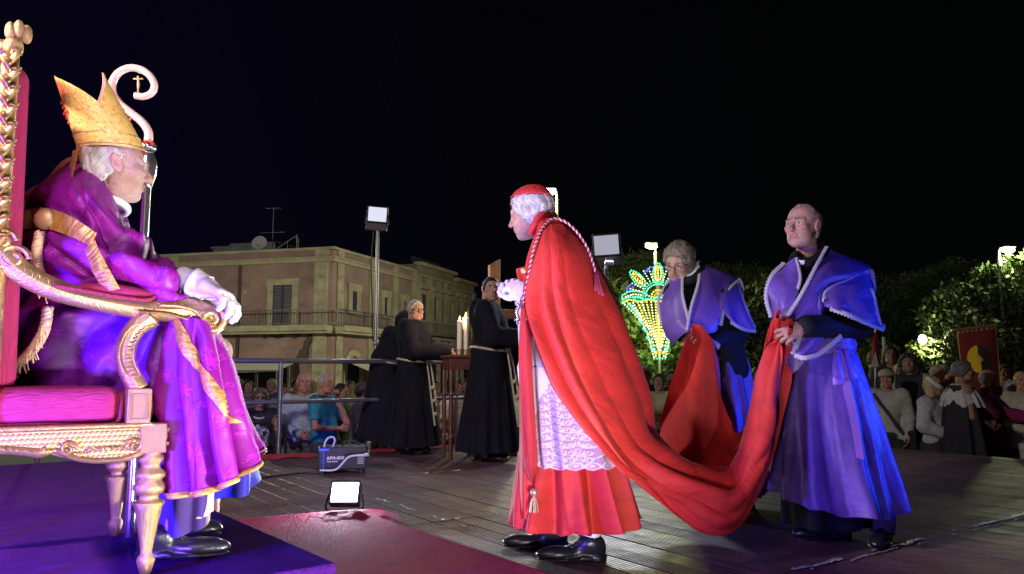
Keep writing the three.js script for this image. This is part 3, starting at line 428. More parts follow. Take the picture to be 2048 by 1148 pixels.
function headColor({ skin = SK.fair, stubble = 0, browCol = [.06, .04, .03], iris = [.05, .035, .02], flush = 1, lip = [.42, .15, .13] } = {}) {
  return (x, y, z) => {
    const ax = Math.abs(x), n = n3(x * 90, y * 90, z * 90) * .06 + n3(x * 30, y * 30, z * 30) * .08; let c = skin.map(k => k * (1 + n));
    const mix = (b, t) => { c = c.map((k, i) => lerp(k, b[i], clamp(t))); };
    mix([skin[0] * 1.02, skin[1] * .72, skin[2] * .68], flush * .55 * (Math.exp(-(((ax - .044) / .02) ** 2 + ((y + .02) / .02) ** 2)) * (z > .03 ? 1 : 0) + (z > .098 ? .8 : 0) + (ax > .08 ? .7 : 0)));
    if (stubble) mix([.12, .1, .095], stubble * sstep(-.03, -.055, y) * sstep(-.02, .03, z) * (1 - Math.exp(-((ax / .02) ** 2 + ((y + .062) / .008) ** 2) * .8)) * (.7 + .5 * n3(x * 300, y * 300, z * 300)));
    if (z > .07 && (y < -.052 && y > -.076) && ax < .025) mix(lip, .8);
    const by = .0235 + .004 * Math.sin(ax * 60) ; if (z > .055 && ax > .012 && ax < .05 && Math.abs(y - by) < .0062) mix(browCol, .85);
    const dx = ax - .031, dy = y - .003; if (z > .078 && Math.abs(dx) < .0115 && Math.abs(dy) < .0075) { const r = Math.hypot(dx, dy); mix(r < .0062 ? iris : [.55, .5, .48], .95); }
    if (z > .07 && Math.abs(dx) < .014 && Math.abs(y - .0115) < .0025) mix([skin[0] * .35, skin[1] * .3, skin[2] * .3], .7);
    return c;
  };
}
const BALD = { top: 9, front: 9 };
// hair as a shell over the skull; kind sets where it grows
function hairGeo(kind, col, cell, { vol = .012, seed = 1, streak = .4 } = {}) {
  const skull = (x, y, z, o) => smin(sEll(x, y, z, [0, .034, -.014], [.076 + o, .083 + o, .097 + o]), sEll(Math.abs(x), y, z, [0, -.01, -.02], [.07 + o, .09 + o, .08 + o]), .03);
  const grow = {
    short: (x, y, z) => Math.max(z * 1.0 - .052 - Math.max(0, y - .05) * .75 + Math.max(0, .03 - y) * .95, -y - .062 + Math.max(0, z + .02) * .9),
    receding: (x, y, z) => Math.max(z - .035 - Math.max(0, y - .05) * .25 + Math.max(0, .03 - y) * .9 - 0.9 * Math.max(0, Math.abs(x) - .06), -y - .066 + Math.max(0, z + .02) * .9),
    fringe: (x, y, z) => Math.max(z - .01 + Math.max(0, .03 - y) * .5, y - .05, -y - .066 + Math.max(0, z + .02) * .9),
    full: (x, y, z) => Math.max(z - .06 - Math.max(0, y - .05) * .8 + Math.max(0, .03 - y) * .7, -y - .085 + Math.max(0, z) * .9),
    bob: (x, y, z) => Math.max(z - .062 - Math.max(0, y - .04) * .8 + Math.max(0, .03 - y) * .1, -y - .13),
    curls: (x, y, z) => Math.max(z - .06 - Math.max(0, y - .04) * .8 + Math.max(0, .03 - y) * .2, -y - .15),
  }[kind];
  const amp = kind === 'curls' ? .022 : .006, fr = kind === 'curls' ? 38 : 60;
  const low = kind === 'bob' || kind === 'curls';
  const f = (x, y, z) => {
    let s = skull(x, y, z, vol); if (low) s = smin(s, sCap(Math.abs(x), y, z, [.055, .01, -.03], [.07, -.11, -.025], .035 + vol, .03 + vol), .03);
    s += amp * (kind === 'curls' ? n3(x * fr, y * fr, z * fr) : n3(x * 55 + seed, y * 24, z * 24) + .5 * n3(x * 120, y * 50, z * 50));
    return Math.max(smax(s, grow(x, y, z) + .008 * n3(x * 60, y * 60, z * 60), .012), -(skull(x, y, z, -.012)));
  };
  const R = .1 + vol + (kind === 'curls' ? .03 : .012), g = surf([-R - (low ? .03 : 0), low ? -.17 : -.1, -R - .03], [R + (low ? .03 : 0), .15 + vol, .12], cell, f, (x, y, z) => { const k = 1 + streak * (n3(x * 130, y * 36, z * 60) + .5 * n3(x * 30, y * 20, z * 20)); return col.map(c => Math.max(.003, c * k)); });
  return cell < .0055 ? merge([g, strands(g, kind === 'full' ? 1500 : 1000, kind === 'full' ? .035 : .02, col, seed + 50)]) : g;
}
// fine strands lying over a head of hair
function strands(g, n, len, col, seed, wild = .35) {
  const r = rng(seed), P = g.attributes.position, N = g.attributes.normal, pos = [], idx = [], cl = [];
  for (let k = 0; k < n; k++) {
    const i = Math.floor(r() * P.count), p = v3(P.getX(i), P.getY(i), P.getZ(i)), m = v3(N.getX(i), N.getY(i), N.getZ(i)); if (p.y < -.09 || m.dot(v3(p.x, p.y - .03, p.z + .014)) < 0) continue;
    const d = v3((r() - .5) * wild + p.x * 3, -1 + (r() - .5) * wild, -.5 - (r() - .5) * wild).addScaledVector(m, 0); d.addScaledVector(m, -d.dot(m)).normalize(); const s = v3().crossVectors(d, m).multiplyScalar(.0007 + .0005 * r()), L = len * (.6 + .7 * r()), b = pos.length / 3, c = col.map(q => Math.min(1, q * (.7 + .8 * r())));
    for (const [t, h] of [[0, .0004], [.4, .0022 + .002 * r()], [.75, .0018], [1, .0008]]) for (const e of [-1, 1]) { const q = p.clone().addScaledVector(d, L * t).addScaledVector(m, h + .001 - L * L * t * t * 4).addScaledVector(s, e * (1 - t * .7)); pos.push(q.x, q.y, q.z); cl.push(...c); }
    for (let j = 0; j < 3; j++) idx.push(b + 2 * j, b + 2 * j + 1, b + 2 * j + 2, b + 2 * j + 2, b + 2 * j + 1, b + 2 * j + 3);
  }
  return geom(pos, null, idx, cl);
}
// a hand: wrist at the origin, fingers along +y, palm towards +z, thumb on side s of x
function handGeo({ curl = .5, s = 1, cell = .0036, spread = .5, col = SK.fair, thumb = .5, fat = 1, curls } = {}) {
  const ch = [];
  const L = [.068, .078, .073, .058], X = [.031, .0105, -.011, -.0315], Y = [.088, .093, .09, .082];
  for (let i = 0; i < 4; i++) { let a = 0, p = [X[i] * s, Y[i], 0], dx = X[i] * s * .25 * spread / .03 * .1; const c = curls ? curls[i] : curl * (1 + .08 * i), R = [.0098, .0092, .0085, .0072].map(r => r * fat * (i === 3 ? .88 : 1)); for (let j = 0; j < 3; j++) { a += c * (j === 0 ? .8 : 1); const l = L[i] * [.46, .3, .24][j], q = [p[0] + dx * l * 12, p[1] + Math.cos(a) * l, p[2] + Math.sin(a) * l]; ch.push([p, q, R[j], R[j + 1], i]); p = q; } }
  const t0 = [.026 * s, .022, .008], t1 = [.05 * s, .05, .018 + .012 * thumb], t2 = [(.058 - .012 * thumb) * s, .082, .026 + .022 * thumb], t3 = [(.054 - .02 * thumb) * s, .104, .03 + .032 * thumb];
  const f = (x, y, z) => {
    let d = sCap(x, y, z, [.022 * s, .03, 0], [.029 * s, .086, 0], .0145 * fat, .0125 * fat); d = smin(d, sCap(x, y, z, [-.022 * s, .03, 0], [-.028 * s, .08, 0], .014 * fat, .0115 * fat), .02); d = smin(d, sCap(x, y, z, [0, .02, 0], [0, .09, 0], .0165 * fat, .013 * fat), .022);
    d = smin(d, sEll(x, y, z, [.026 * s, .035, .012], [.016, .026, .013]), .012);
    d = smin(d, sCap(x, y, z, [0, -.05, 0], [0, .02, 0], .026 * fat, .024 * fat), .024);
    let th = sCap(x, y, z, t0, t1, .014 * fat, .0118 * fat); th = smin(th, sCap(x, y, z, t1, t2, .0115 * fat, .0105 * fat), .006); th = smin(th, sCap(x, y, z, t2, t3, .0102 * fat, .008 * fat), .005); d = smin(d, th, .01);
    const F = [9, 9, 9, 9]; for (const [a, b, ra, rb, i] of ch) F[i] = smin(F[i], sCap(x, y, z, a, b, ra, rb), .004);
    return smin(d, Math.min(F[0], F[1], F[2], F[3]), .007);
  };
  return surf([-.075, -.07, -.05], [.075, .2, .13], cell, f, (x, y, z) => { const n = 1 + .1 * n3(x * 60, y * 60, z * 60); return col.map(c => c * n); });
}
const basis = (p, dir, palm) => { const y = toV(dir).clone().normalize(), z = toV(palm).clone(); z.addScaledVector(y, -z.dot(y)).normalize(); const x = v3().crossVectors(y, z); return new THREE.Matrix4().makeBasis(x, y, z).setPosition(toV(p)); };
// joints of a standing figure 1.75 m tall, facing +z
function joints({ lean = 0, neck = 0, crouch = 0 } = {}) {
  const bend = (p, a, c) => { const y = p[1] - c[1], z = p[2] - c[2]; return [p[0], c[1] + y * Math.cos(a) - z * Math.sin(a), c[2] + y * Math.sin(a) + z * Math.cos(a)]; };
  const hip = [0, .93, 0], B = p => bend(p, lean, hip), J = { hip, hl: [.09, .9, 0], hr: [-.09, .9, 0], kl: [.1, .5, .02], kr: [-.1, .5, .02], al: [.1, .08, -.02], ar: [-.1, .08, -.02] };
  J.belly = B([0, 1.08, .015]); J.chest = B([0, 1.28, 0]); J.cl = B([.09, 1.3, 0]); J.cr = B([-.09, 1.3, 0]); J.sl = B([.175, 1.41, -.01]); J.sr = B([-.175, 1.41, -.01]); J.neck = B([0, 1.46, -.012]);
  const hb = bend([0, 1.575, .012], lean + neck, [0, 1.46, -.012]); const q = B([0, 1.46, -.012]); const d = bend([0, .155, .03], lean + neck, [0, 0, 0]); J.head = [q[0] + d[0], q[1] + d[1], q[2] + d[2]];
  return J;
}
const bodyField = (J, A, o = 0, { arms = 'full', legs = true, belly = 0, armO = o } = {}) => (x, y, z) => {
  let d = sCap(x, y, z, [J.hl[0] * .7, J.hl[1] + .03, J.hip[2]], [J.hr[0] * .7, J.hr[1] + .03, J.hip[2]], .112 + o, .112 + o);
  d = smin(d, sCap(x, y, z, J.belly, J.chest, .118 + o + belly, .125 + o + belly * .3), .08);
  d = smin(d, sCap(x, y, z, J.cl, J.cr, .105 + o, .105 + o), .06);
  d = smin(d, sCap(x, y, z, J.sl, J.sr, .058 + o, .058 + o), .07);
  if (o < .005) d = smin(d, sCap(x, y, z, J.neck, [J.head[0], J.head[1] - .05, J.head[2] - .03], .062, .056), .03);
  if (arms) for (const s of ['l', 'r']) { const S = J['s' + s], a = A[s]; let t = sCap(x, y, z, S, a.e, .052 + armO, .042 + armO); if (arms === 'full') t = smin(t, sCap(x, y, z, a.e, a.w, .041 + armO, .029 + armO), .02); else if (arms === 'short') t = Math.max(t, (() => { const bx = a.e[0] - S[0], by = a.e[1] - S[1], bz = a.e[2] - S[2], k = ((x - S[0]) * bx + (y - S[1]) * by + (z - S[2]) * bz) / (bx * bx + by * by + bz * bz); return (k - .72) * .3; })()); d = smin(d, t, .04); }
  if (legs) for (const s of ['l', 'r']) d = smin(d, smin(sCap(x, y, z, J['h' + s], J['k' + s], .082 + o, .056 + o), sCap(x, y, z, J['k' + s], J['a' + s], .054 + o, .038 + o), .02), .05);
  return d;
};
const ARM = { l: { e: [.23, 1.13, -.02], w: [.21, .9, .1] }, r: { e: [-.23, 1.13, -.02], w: [-.21, .9, .1] } };
function bounds(J, A, pad) { const lo = [9, 9, 9], hi = [-9, -9, -9]; for (const p of [...Object.values(J), A.l.e, A.l.w, A.r.e, A.r.w]) for (let k = 0; k < 3; k++) { lo[k] = Math.min(lo[k], p[k] - pad); hi[k] = Math.max(hi[k], p[k] + pad); } return [lo, hi]; }
const clothCol = (c, amt = .12) => (x, y, z) => { const n = 1 + amt * n3(x * 14, y * 14, z * 14); return c.map(k => k * n); };
const clothMats = {};
function cloM(c, o = {}) { const key = c.join() + JSON.stringify(o); return clothMats[key] || (clothMats[key] = phy(c, { roughness: .85, map: rep(T.tone, 3, 3), bumpMap: rep(T.crease, 3, 3), bumpScale: .012, ...o })); }
// a whole person: body (skin) as one mesh; clothes and hair are its children
function person(label, { pos, yaw = 0, s = 1, lean = 0, neck = 0, headYaw = 0, headRoll = 0, A = ARM, J, cell = .016, hc = .0065, head = {}, skin = SK.fair, hair, shirt, trousers, skirt, shoes = true, belly = 0, group, hands = {}, glasses, legs = true, color = {}, bodyLegs = true, coat }) {
  const o = thing('person', label, 'person', pos, yaw, group); o.scale.setScalar(s);
  J = J || joints({ lean, neck }); const [lo, hi] = bounds(J, A, .2);
  const HM = M4(J.head, [neck + lean, headYaw, headRoll]); o.userData.HM = undefined;
  const hf = headField(head), hcol = headColor({ skin, ...color });
  const parts = [surf([-.11, -.135, -.13], [.11, .14, .14], hc, hf, hcol).applyMatrix4(HM)];
  parts.push(surf(lo, hi, cell, bodyField(J, A, -.004, { belly: belly * .8, legs: bodyLegs }), clothCol(skin, .08)));
  for (const k of ['l', 'r']) { const a = A[k], d = a.dir || [a.w[0] - a.e[0], a.w[1] - a.e[1], a.w[2] - a.e[2]]; parts.push(handGeo({ curl: .45, s: k === 'l' ? -1 : 1, cell: hc * .8 < .0045 ? .0042 : .006, col: skin, ...(a.hand || {}), ...hands }).applyMatrix4(basis(a.w, d, a.palm || [k === 'l' ? -1 : 1, 0, .3]))); }
  mesh('body', parts, M.skin, o);
  if (hair) { const h = mesh('hair', hairGeo(hair.kind, hair.col, hc, hair), M.hair, o); h.applyMatrix4(HM); }
  if (shirt) { const w = (x, y, z) => .015 * fbm(x * 9, y * 14 + 3, z * 9, 3), F = bodyField(J, A, .014, { arms: shirt.sleeve, legs: false, belly, armO: shirt.loose || .012 }), b = shirt.bottom ?? .86; const nk = J.neck; const g = surf(lo, hi, cell, (x, y, z) => smax(smax(F(x, y, z) + w(x, y, z), b - y, .01), -sEll(x, y, z, [nk[0], nk[1] + .045, nk[2] + .03], [.07, .055, .075]), .01)); mesh(shirt.name || 'shirt', g, shirt.mat || cloM(shirt.col, shirt.m), o); }
  if (coat) { const F = bodyField(J, A, .03, { arms: coat.sleeve || 'full', legs: false, belly, armO: .025 }); const g = surf(lo, hi, cell, (x, y, z) => { const op = coat.open ? .5 * (Math.abs(x) - coat.open * (1 + (J.chest[1] - y) * .5)) : 1; let d = smax(F(x, y, z) + .008 * fbm(x * 8, y * 10, z * 8, 3), (coat.bottom ?? .8) - y, .01); d = smax(d, -sEll(x, y, z, [J.neck[0], J.neck[1] + .05, J.neck[2] + .03], [.085, .06, .085]), .01); if (coat.open && z > J.chest[2] - .02 + 0) d = Math.max(d, -op * 1 - 0); return d; }); mesh(coat.name || 'jacket', g, coat.mat || cloM(coat.col), o); }
  if (trousers) { const F = bodyField(J, A, .012, { arms: null, legs: true, belly: belly * .6 }); const g = surf(lo, hi, cell, (x, y, z) => smax(smax(F(x, y, z) + .012 * fbm(x * 10, y * 8, z * 10, 3), y - (trousers.top ?? .96), .01), (trousers.hem ?? .07) - y, .01)); mesh('trousers', g, cloM(trousers.col), o); }
  if (skirt) mesh(skirt.name || 'skirt', robe(skirt.rings, { nu: 90, nv: 20, folds: 8, amp: .018, ...skirt }), cloM(skirt.col, skirt.m), o);
  if (shoes) for (const k of ['l', 'r']) { const a = J['a' + k]; mesh('shoe', shoeGeo().applyMatrix4(M4([a[0], 0, a[2]], [0, k === 'l' ? .15 : -.15, 0])), M.shoe, o); }
  if (glasses) spectacles(o, HM, glasses);
  return { o, J, HM, A };
}
function spectacles(o, HM, mat = M.blackMetal) {
  const g = []; for (const s of [-1, 1]) { const ring = []; for (let i = 0; i < 14; i++) { const a = i / 14 * 6.283; ring.push([s * .033 + Math.cos(a) * .024, .001 + Math.sin(a) * .0165, .1015 - .12 * Math.abs(Math.cos(a) * .012 * s + .0)]); } g.push(tube(ring, .0019, { n: 28, m: 5, closed: true }), tube([[s * .057, .004, .1], [s * .078, .006, .07], [s * .084, .008, .0], [s * .083, -.008, -.015]], .0018, { n: 14, m: 5 })); } g.push(tube([[-.01, .003, .1035], [0, .006, .107], [.01, .003, .1035]], .0018, { n: 6, m: 5 }));
  const m = mesh('glasses', g, mat, o); m.applyMatrix4(HM); return m;
}
function shoeGeo() { return surf([-.06, -.005, -.1], [.06, .13, .21], .006, (x, y, z) => { let d = sEll(x, y, z, [0, .032, .115], [.044, .036, .092]); d = smin(d, sEll(x, y, z, [0, .05, -.025], [.037, .055, .058]), .05); d = smin(d, sEll(x, y, z, [0, .085, -.02], [.041, .036, .05]), .03); d = smax(d, -(Math.abs(sEll(x, y, z, [0, .085, -.015], [.03, .05, .04])) - .002) - .004, .004); d = smin(d, Math.max(Math.abs(x) - .016 + .004 * Math.sin(z * 420), Math.abs(y - .074 + (z - .05) * .55) - .004, Math.abs(z - .05) - .03), .003); const so = Math.max(sEll(x, y, z, [0, .012, .055], [.049, .011, .15]), -y), hl = Math.max(Math.hypot(x, (z + .04) * .9) - .04, y - .03, -y); return smin(smax(d, .022 - y, .004), Math.min(smax(so, .055 - z - .02 - y * 9, .004) > 0 && z < .03 ? Math.max(sEll(x, y, z, [0, .022, .055], [.049, .008, .15]), -y) : so, hl), .002); }); }
// twisted rope or cord
function rope(pts, r, turns, { n = 120, strands = 3 } = {}) { const c = new THREE.CatmullRomCurve3(pts.map(toV), false, 'centripetal'), fr = c.computeFrenetFrames(n), g = []; for (let s = 0; s < strands; s++) { const q = []; for (let i = 0; i <= n; i++) { const t = i / n, p = c.getPointAt(t), a = turns * t * 6.283 + s / strands * 6.283; q.push(p.clone().addScaledVector(fr.normals[i], Math.cos(a) * r * .55).addScaledVector(fr.binormals[i], Math.sin(a) * r * .55)); } g.push(tube(q, r * .62, { n: n, m: 5 })); } return g; }
// scalloped lace edging along a curve: a ribbon with a beaded outer edge
function lace(pts, w, out, n = 60) { w *= .72;
  const c = new THREE.CatmullRomCurve3(pts.map(p => p.isVector3 ? p : at(...p)), false, 'centripetal'), L = c.getLength(), k = Math.max(8, Math.round(L / .017)), g = [], pos = [], uv = [], idx = [], N = k * 6;
  for (let i = 0; i <= N; i++) { const t = i / N, p = c.getPointAt(t), T0 = c.getTangentAt(t), o = toV(out).clone().addScaledVector(T0, -toV(out).dot(T0)).normalize(), sc = Math.abs(Math.sin(t * k * Math.PI)), ww = w * (.86 + .14 * sc), nn = v3().crossVectors(T0, o).multiplyScalar(.003); for (const [q, e] of [[0, 1], [.5, 1.4], [1, .8]]) { pos.push(p.x + o.x * ww * q + nn.x * e, p.y + o.y * ww * q + nn.y * e, p.z + o.z * ww * q + nn.z * e); uv.push(t * L, q * w); } for (const [q, e] of [[1, -.8], [.5, -1.4], [0, -1]]) { pos.push(p.x + o.x * ww * q + nn.x * e, p.y + o.y * ww * q + nn.y * e, p.z + o.z * ww * q + nn.z * e); uv.push(t * L, q * w); } }
  for (let i = 0; i < N; i++) for (let j = 0; j < 6; j++) { const a = i * 6 + j, b = i * 6 + (j + 1) % 6; idx.push(a, b, a + 6, a + 6, b, b + 6); }
  g.push(geom(pos, uv, idx));
  for (let i = 0; i < k; i++) { const t = (i + .5) / k, p = c.getPointAt(t), T0 = c.getTangentAt(t), o = toV(out).clone().addScaledVector(T0, -toV(out).dot(T0)).normalize(); g.push(ball(.0036, p.addScaledVector(o, w * .96).toArray(), [1, 1, 1], 6, 4)); }
  return g;
}
// ================================================================ printed and woven patterns
function canvasTex(w, h, draw, srgb = true) { const c = document.createElement('canvas'); c.width = w; c.height = h; const x = c.getContext('2d'); draw(x, w, h); const t = new THREE.CanvasTexture(c); t.wrapS = t.wrapT = THREE.RepeatWrapping; if (srgb) t.colorSpace = THREE.SRGBColorSpace; t.needsUpdate = true; return t; }
function flower(x, cx, cy, R, rot, fill) {
  x.save(); x.translate(cx, cy); x.rotate(rot); x.fillStyle = fill;
  for (let k = 0; k < 7; k++) { x.save(); x.rotate(k / 7 * 6.283); x.beginPath(); x.ellipse(0, -R * .55, R * .2, R * .42, 0, 0, 6.3); x.fill(); x.restore(); }
  x.beginPath(); x.arc(0, 0, R * .22, 0, 6.3); x.fill();
  x.lineWidth = R * .12; x.strokeStyle = fill;
  for (const s of [-1, 1]) { x.beginPath(); x.moveTo(0, R * .9); x.bezierCurveTo(s * R * .9, R * 1.2, s * R * 1.5, R * .5, s * R * 1.2, -R * .1); x.stroke(); for (let k = 0; k < 4; k++) { x.save(); x.translate(s * R * (.5 + k * .24), R * (1.05 - k * .28)); x.rotate(s * (1.1 - k * .5)); x.beginPath(); x.ellipse(0, -R * .2, R * .1, R * .28, 0, 0, 6.3); x.fill(); x.restore(); } }
  x.restore();
}
const damaskDraw = (bg, fg) => (x, w, h) => { x.fillStyle = bg; x.fillRect(0, 0, w, h); for (const [u, v, r] of [[.5, .05, 1.2], [.02, .5, 2.2], [.52, .45, 4.1], [.98, .95, .6]]) for (const a of [-1, 0, 1]) for (const b of [-1, 0, 1]) flower(x, (u + a) * w, (v + b) * h, w * .07, r, fg); for (const [u, v, r] of [[.25, .22, 0], [.75, .72, .3]]) for (const a of [-1, 0, 1]) for (const b of [-1, 0, 1]) flower(x, (u + a) * w, (v + b) * h, w * .15, r, fg); };
T.damask = canvasTex(512, 512, damaskDraw('#d6d6d6', '#ffffff')); T.damaskB = canvasTex(512, 512, damaskDraw('#555', '#d8d8d8'), false);
T.brocade = canvasTex(256, 256, (x, w, h) => { x.fillStyle = '#e6d3a0'; x.fillRect(0, 0, w, h); const r = rng(3); for (let i = 0; i < 90; i++) { x.fillStyle = ['#fff0c0', '#c4a262', '#f2dc9a'][i % 3]; const a = r() * w, b = r() * h, t = r() * 3; for (let q = 0; q < 4; q++) { x.beginPath(); x.ellipse(a + Math.cos(q * 1.57 + t) * 7, b + Math.sin(q * 1.57 + t) * 7, 6, 3, q * 1.57 + t, 0, 6.3); x.fill(); } } });
T.brocadeB = dataTex(256, (u, v) => .5 + .8 * tileN(u, v, 26, 14, 3));
T.scales = dataTex(256, (u, v) => { const a = u * 8, b = v * 8, r = Math.floor(b), o = (r & 1) * .5, fx = (a + o) % 1 - .5, fy = b % 1; const d = Math.hypot(fx, fy - .1); return d < .5 ? .45 + .5 * (1 - d * 1.4) : .2; });
const damask = (c, o = {}) => phy(c, { map: rep(T.damask, 2.6, 2.6), bumpMap: rep(T.damaskB, 2.6, 2.6), bumpScale: .003, roughness: .5, sheen: .6, sheenRoughness: .4, sheenColor: new THREE.Color().setRGB(...c.map(k => Math.min(1, k * 1.8))), ...o });
M.cope = damask([.33, .006, .35], { sheen: .25 }); M.brocade = phy([.70, .50, .22], { map: rep(T.brocade, 6, 6), bumpMap: T.brocadeB, bumpScale: .003, roughness: .42, metalness: .45 });
M.velvet = phy([.36, .015, .09], { roughness: .9, map: rep(T.tone, 2, 2), sheen: 1, sheenRoughness: .35, sheenColor: new THREE.Color().setRGB(.7, .12, .3), bumpMap: rep(T.crease, 2, 2), bumpScale: .004 });
M.redRope = std([.25, .02, .04], { roughness: .8 });
// ================================================================ THRONE
const throneTurn = Math.atan2(.83, -.56);
const throne = thing('throne', 'carved gilded armchair with magenta velvet seat on the carpeted dais', 'throne', [-1.30, DAIS_Y, -2.69], throneTurn);
const toThrone = (() => { throne.updateMatrixWorld(true); const inv = throne.matrixWorld.clone().invert(); return p => toV(p).clone().applyMatrix4(inv).toArray(); })();
{
  const t = throne, W = .34;
  const legP = [[0, 0], [.013, 0], [.021, .025], [.026, .045], [.024, .055], [.0165, .064], [.0165, .072], [.024, .12], [.039, .2], [.046, .214], [.045, .22], [.03, .224], [.027, .236], [.038, .244], [.046, .256], [.046, .27], [.037, .282], [.036, .286], [.045, .294], [.044, .306], [.03, .318], [.027, .33], [.031, .336], [.038, .346], [.037, .354], [.029, .362], [.032, .376]];
  for (const [x, z] of [[-W, 0], [W, 0], [-W, -.44], [W, -.44]]) { const l = mesh('leg', lathe(legP, 28), M.gold, t); l.position.set(x, 0, z); }
  // fluting on the tapered shafts
  const g = M.gold, carved = std([.62, .42, .16], { metalness: .85, roughness: .42, bumpMap: rep(T.scales, 1, 1), bumpScale: .006, map: rep(T.tone, 4, 4) });
  const side = s => {
    const sh = new THREE.Shape(); sh.moveTo(-.45, .453); sh.lineTo(-.005, .453); sh.lineTo(-.005, .385); sh.bezierCurveTo(-.03, .352, -.2, .352, -.265, .382); sh.bezierCurveTo(-.29, .395, -.3, .4, -.33, .402); sh.lineTo(-.45, .402); sh.closePath();
    const e = new THREE.ExtrudeGeometry(sh, { depth: .04, bevelEnabled: true, bevelThickness: .005, bevelSize: .005, bevelSegments: 2, curveSegments: 8 }); const u = e.attributes.uv; for (let i = 0; i < u.count; i++) u.setXY(i, u.getX(i) * 9, u.getY(i) * 9); e.rotateY(-Math.PI / 2); e.translate(s * W + .02, 0, 0); return e;
  };
  for (const s of [-1, 1]) {
    const r = mesh('side_rail', side(s), carved, t), x = s * (W + .028);
    mesh('rail_moulding', [tube([[x, .452, -.45], [x, .452, -.25], [x, .452, -.006]], .009, { n: 12, m: 8 }), tube([[x, .396, -.46], [x, .398, -.4], [x, .39, -.33], [x, .383, -.295], [x, .39, -.276]], [.012, .012, .011, .012, .014], { n: 24, m: 8 }), tube([[x, .39, -.26], [x, .362, -.2], [x, .352, -.13], [x, .36, -.05], [x, .385, -.012]], .008, { n: 24, m: 8 })], g, r);
    const sw = []; for (const c of [-.05, -.225]) { const q = []; for (let i = 0; i <= 16; i++) { const a = i / 16 * 8, R = .022 * (1 - i / 20); q.push([x + s * .004, .392 + Math.sin(a) * R, c + Math.cos(a) * R * (c < -.1 ? 1 : -1)]); } sw.push(tube(q, .005, { n: 40, m: 6 })); } for (let i = 0; i < 9; i++) sw.push(ball(.0065, [x + s * .002, .378 + .010 * Math.sin(i * .35), -.195 + i * .017], [1, 1, 1], 8, 6)); mesh('scroll', sw, g, r);
    // arm with its scrolled end
    const ax = s * W, armP = [[ax, 1.03, -.5], [ax, .945, -.415], [ax, .90, -.37], [ax, .853, -.28], [ax, .822, -.15], [ax, .806, -.02], [ax, .806, .08], [ax, .79, .15], [ax, .768, .178]];
    const arm = mesh('arm', tube(armP, [.032, .03, .028, .026, .025, .026, .028, .034, .03], { n: 60, m: 14, flat: 1.25 }), g, t);
    const sc = []; for (const [o, R, n] of [[.036, .03, 9], [.0, .034, 9], [-.034, .03, 9]]) { const q = []; for (let i = 0; i <= 22; i++) { const a = -1.0 + i / 22 * n * .95, r = R * (1.25 - i / 24); q.push([ax + o, .778 + Math.sin(-a) * r * 1.15, .155 + Math.cos(a) * r * 1.1]); } sc.push(tube(q, [.012, .011, .010, .007], { n: 50, m: 8 })); } for (let k = 0; k < 5; k++) sc.push(ball(.014, [ax + s * .03, .80 - k * .011, .118 + k * .009], [.8, .55, 1.7], 10, 8));
    sc.push(tube([[ax + s * .036, .818, -.0], [ax + s * .038, .816, .06], [ax + s * .036, .80, .11], [ax + s * .04, .775, .125]], .006, { n: 20, m: 6 }), tube([[ax + s * .035, .795, -.06], [ax + s * .036, .79, .03], [ax + s * .036, .77, .1]], .005, { n: 20, m: 6 }));
    mesh('arm_scroll', sc, g, arm);
    const bk = []; for (const [cy, cz, R, n] of [[.935, -.39, .035, 8], [.985, -.415, .028, 7]]) { const q = []; for (let i = 0; i <= 20; i++) { const a = i / 20 * n, r = R * (1.1 - i / 24); q.push([ax + s * .02, cy + Math.sin(a) * r, cz + Math.cos(a) * r]); } bk.push(tube(q, .009, { n: 40, m: 7 })); } mesh('acanthus', bk, g, arm);
    mesh('arm_pad', surf([ax - .05, .8, -.32], [ax + .05, .93, .02], .006, (x, y, z) => { const yc = .846 - .07 * (z + .02); return sEll(x - ax, y - yc, z + .12, [0, 0, 0], [.033, .026, .115]); }), M.velvet, arm);
    mesh('pad_cord', rope([[ax + s * .03, .862, -.285], [ax + s * .036, .852, -.22], [ax + s * .036, .838, -.12], [ax + s * .034, .832, -.04], [ax + s * .015, .842, -.015]], .006, 16, { n: 90 }), M.redRope, arm);
    // arm support
    const sup = mesh('arm_support', [tube([[ax, .56, -.044], [ax, .6, -.066], [ax, .65, -.085], [ax, .7, -.082], [ax, .745, -.062], [ax, .785, -.022]], [.031, .031, .031, .031, .032, .042], { n: 36, m: 14, flat: .95 }), rbox(.068, .11, .068, .006, [ax, .508, -.044])], g, t);
    const bd = [tube([[ax + s * .03, .6, -.045], [ax + s * .03, .65, -.066], [ax + s * .03, .7, -.064], [ax + s * .03, .742, -.042], [ax + s * .03, .756, -.015]], .0045, { n: 24, m: 6 }), tube([[ax + s * .03, .6, -.085], [ax + s * .03, .65, -.105], [ax + s * .03, .7, -.103], [ax + s * .03, .745, -.08], [ax + s * .03, .77, -.03]], .0045, { n: 24, m: 6 })]; for (let i = 0; i < 13; i++) { const k = i / 12, z = -.066 - .02 * Math.sin(k * 3.1) + .03 * k * k; bd.push(ball(.0085, [ax + s * .03, .6 + k * .15, z], [.6, .62, 1.35], 8, 6)); } bd.push(rbox(.004, .075, .004, .001, [ax + s * .035, .508, -.066]), rbox(.004, .075, .004, .001, [ax + s * .035, .508, -.022]), rbox(.004, .004, .044, .001, [ax + s * .035, .545, -.044]), rbox(.004, .004, .044, .001, [ax + s * .035, .471, -.044])); mesh('beading', bd, g, sup);
    // back post with climbing leaves
    const px = s * W, ps = mesh('back_post', [tube([[px, .38, -.43], [px, .8, -.43], [px, 1.2, -.43], [px, 1.53, -.43]], [.03, .028, .025, .022], { n: 30, m: 12 })], g, t);
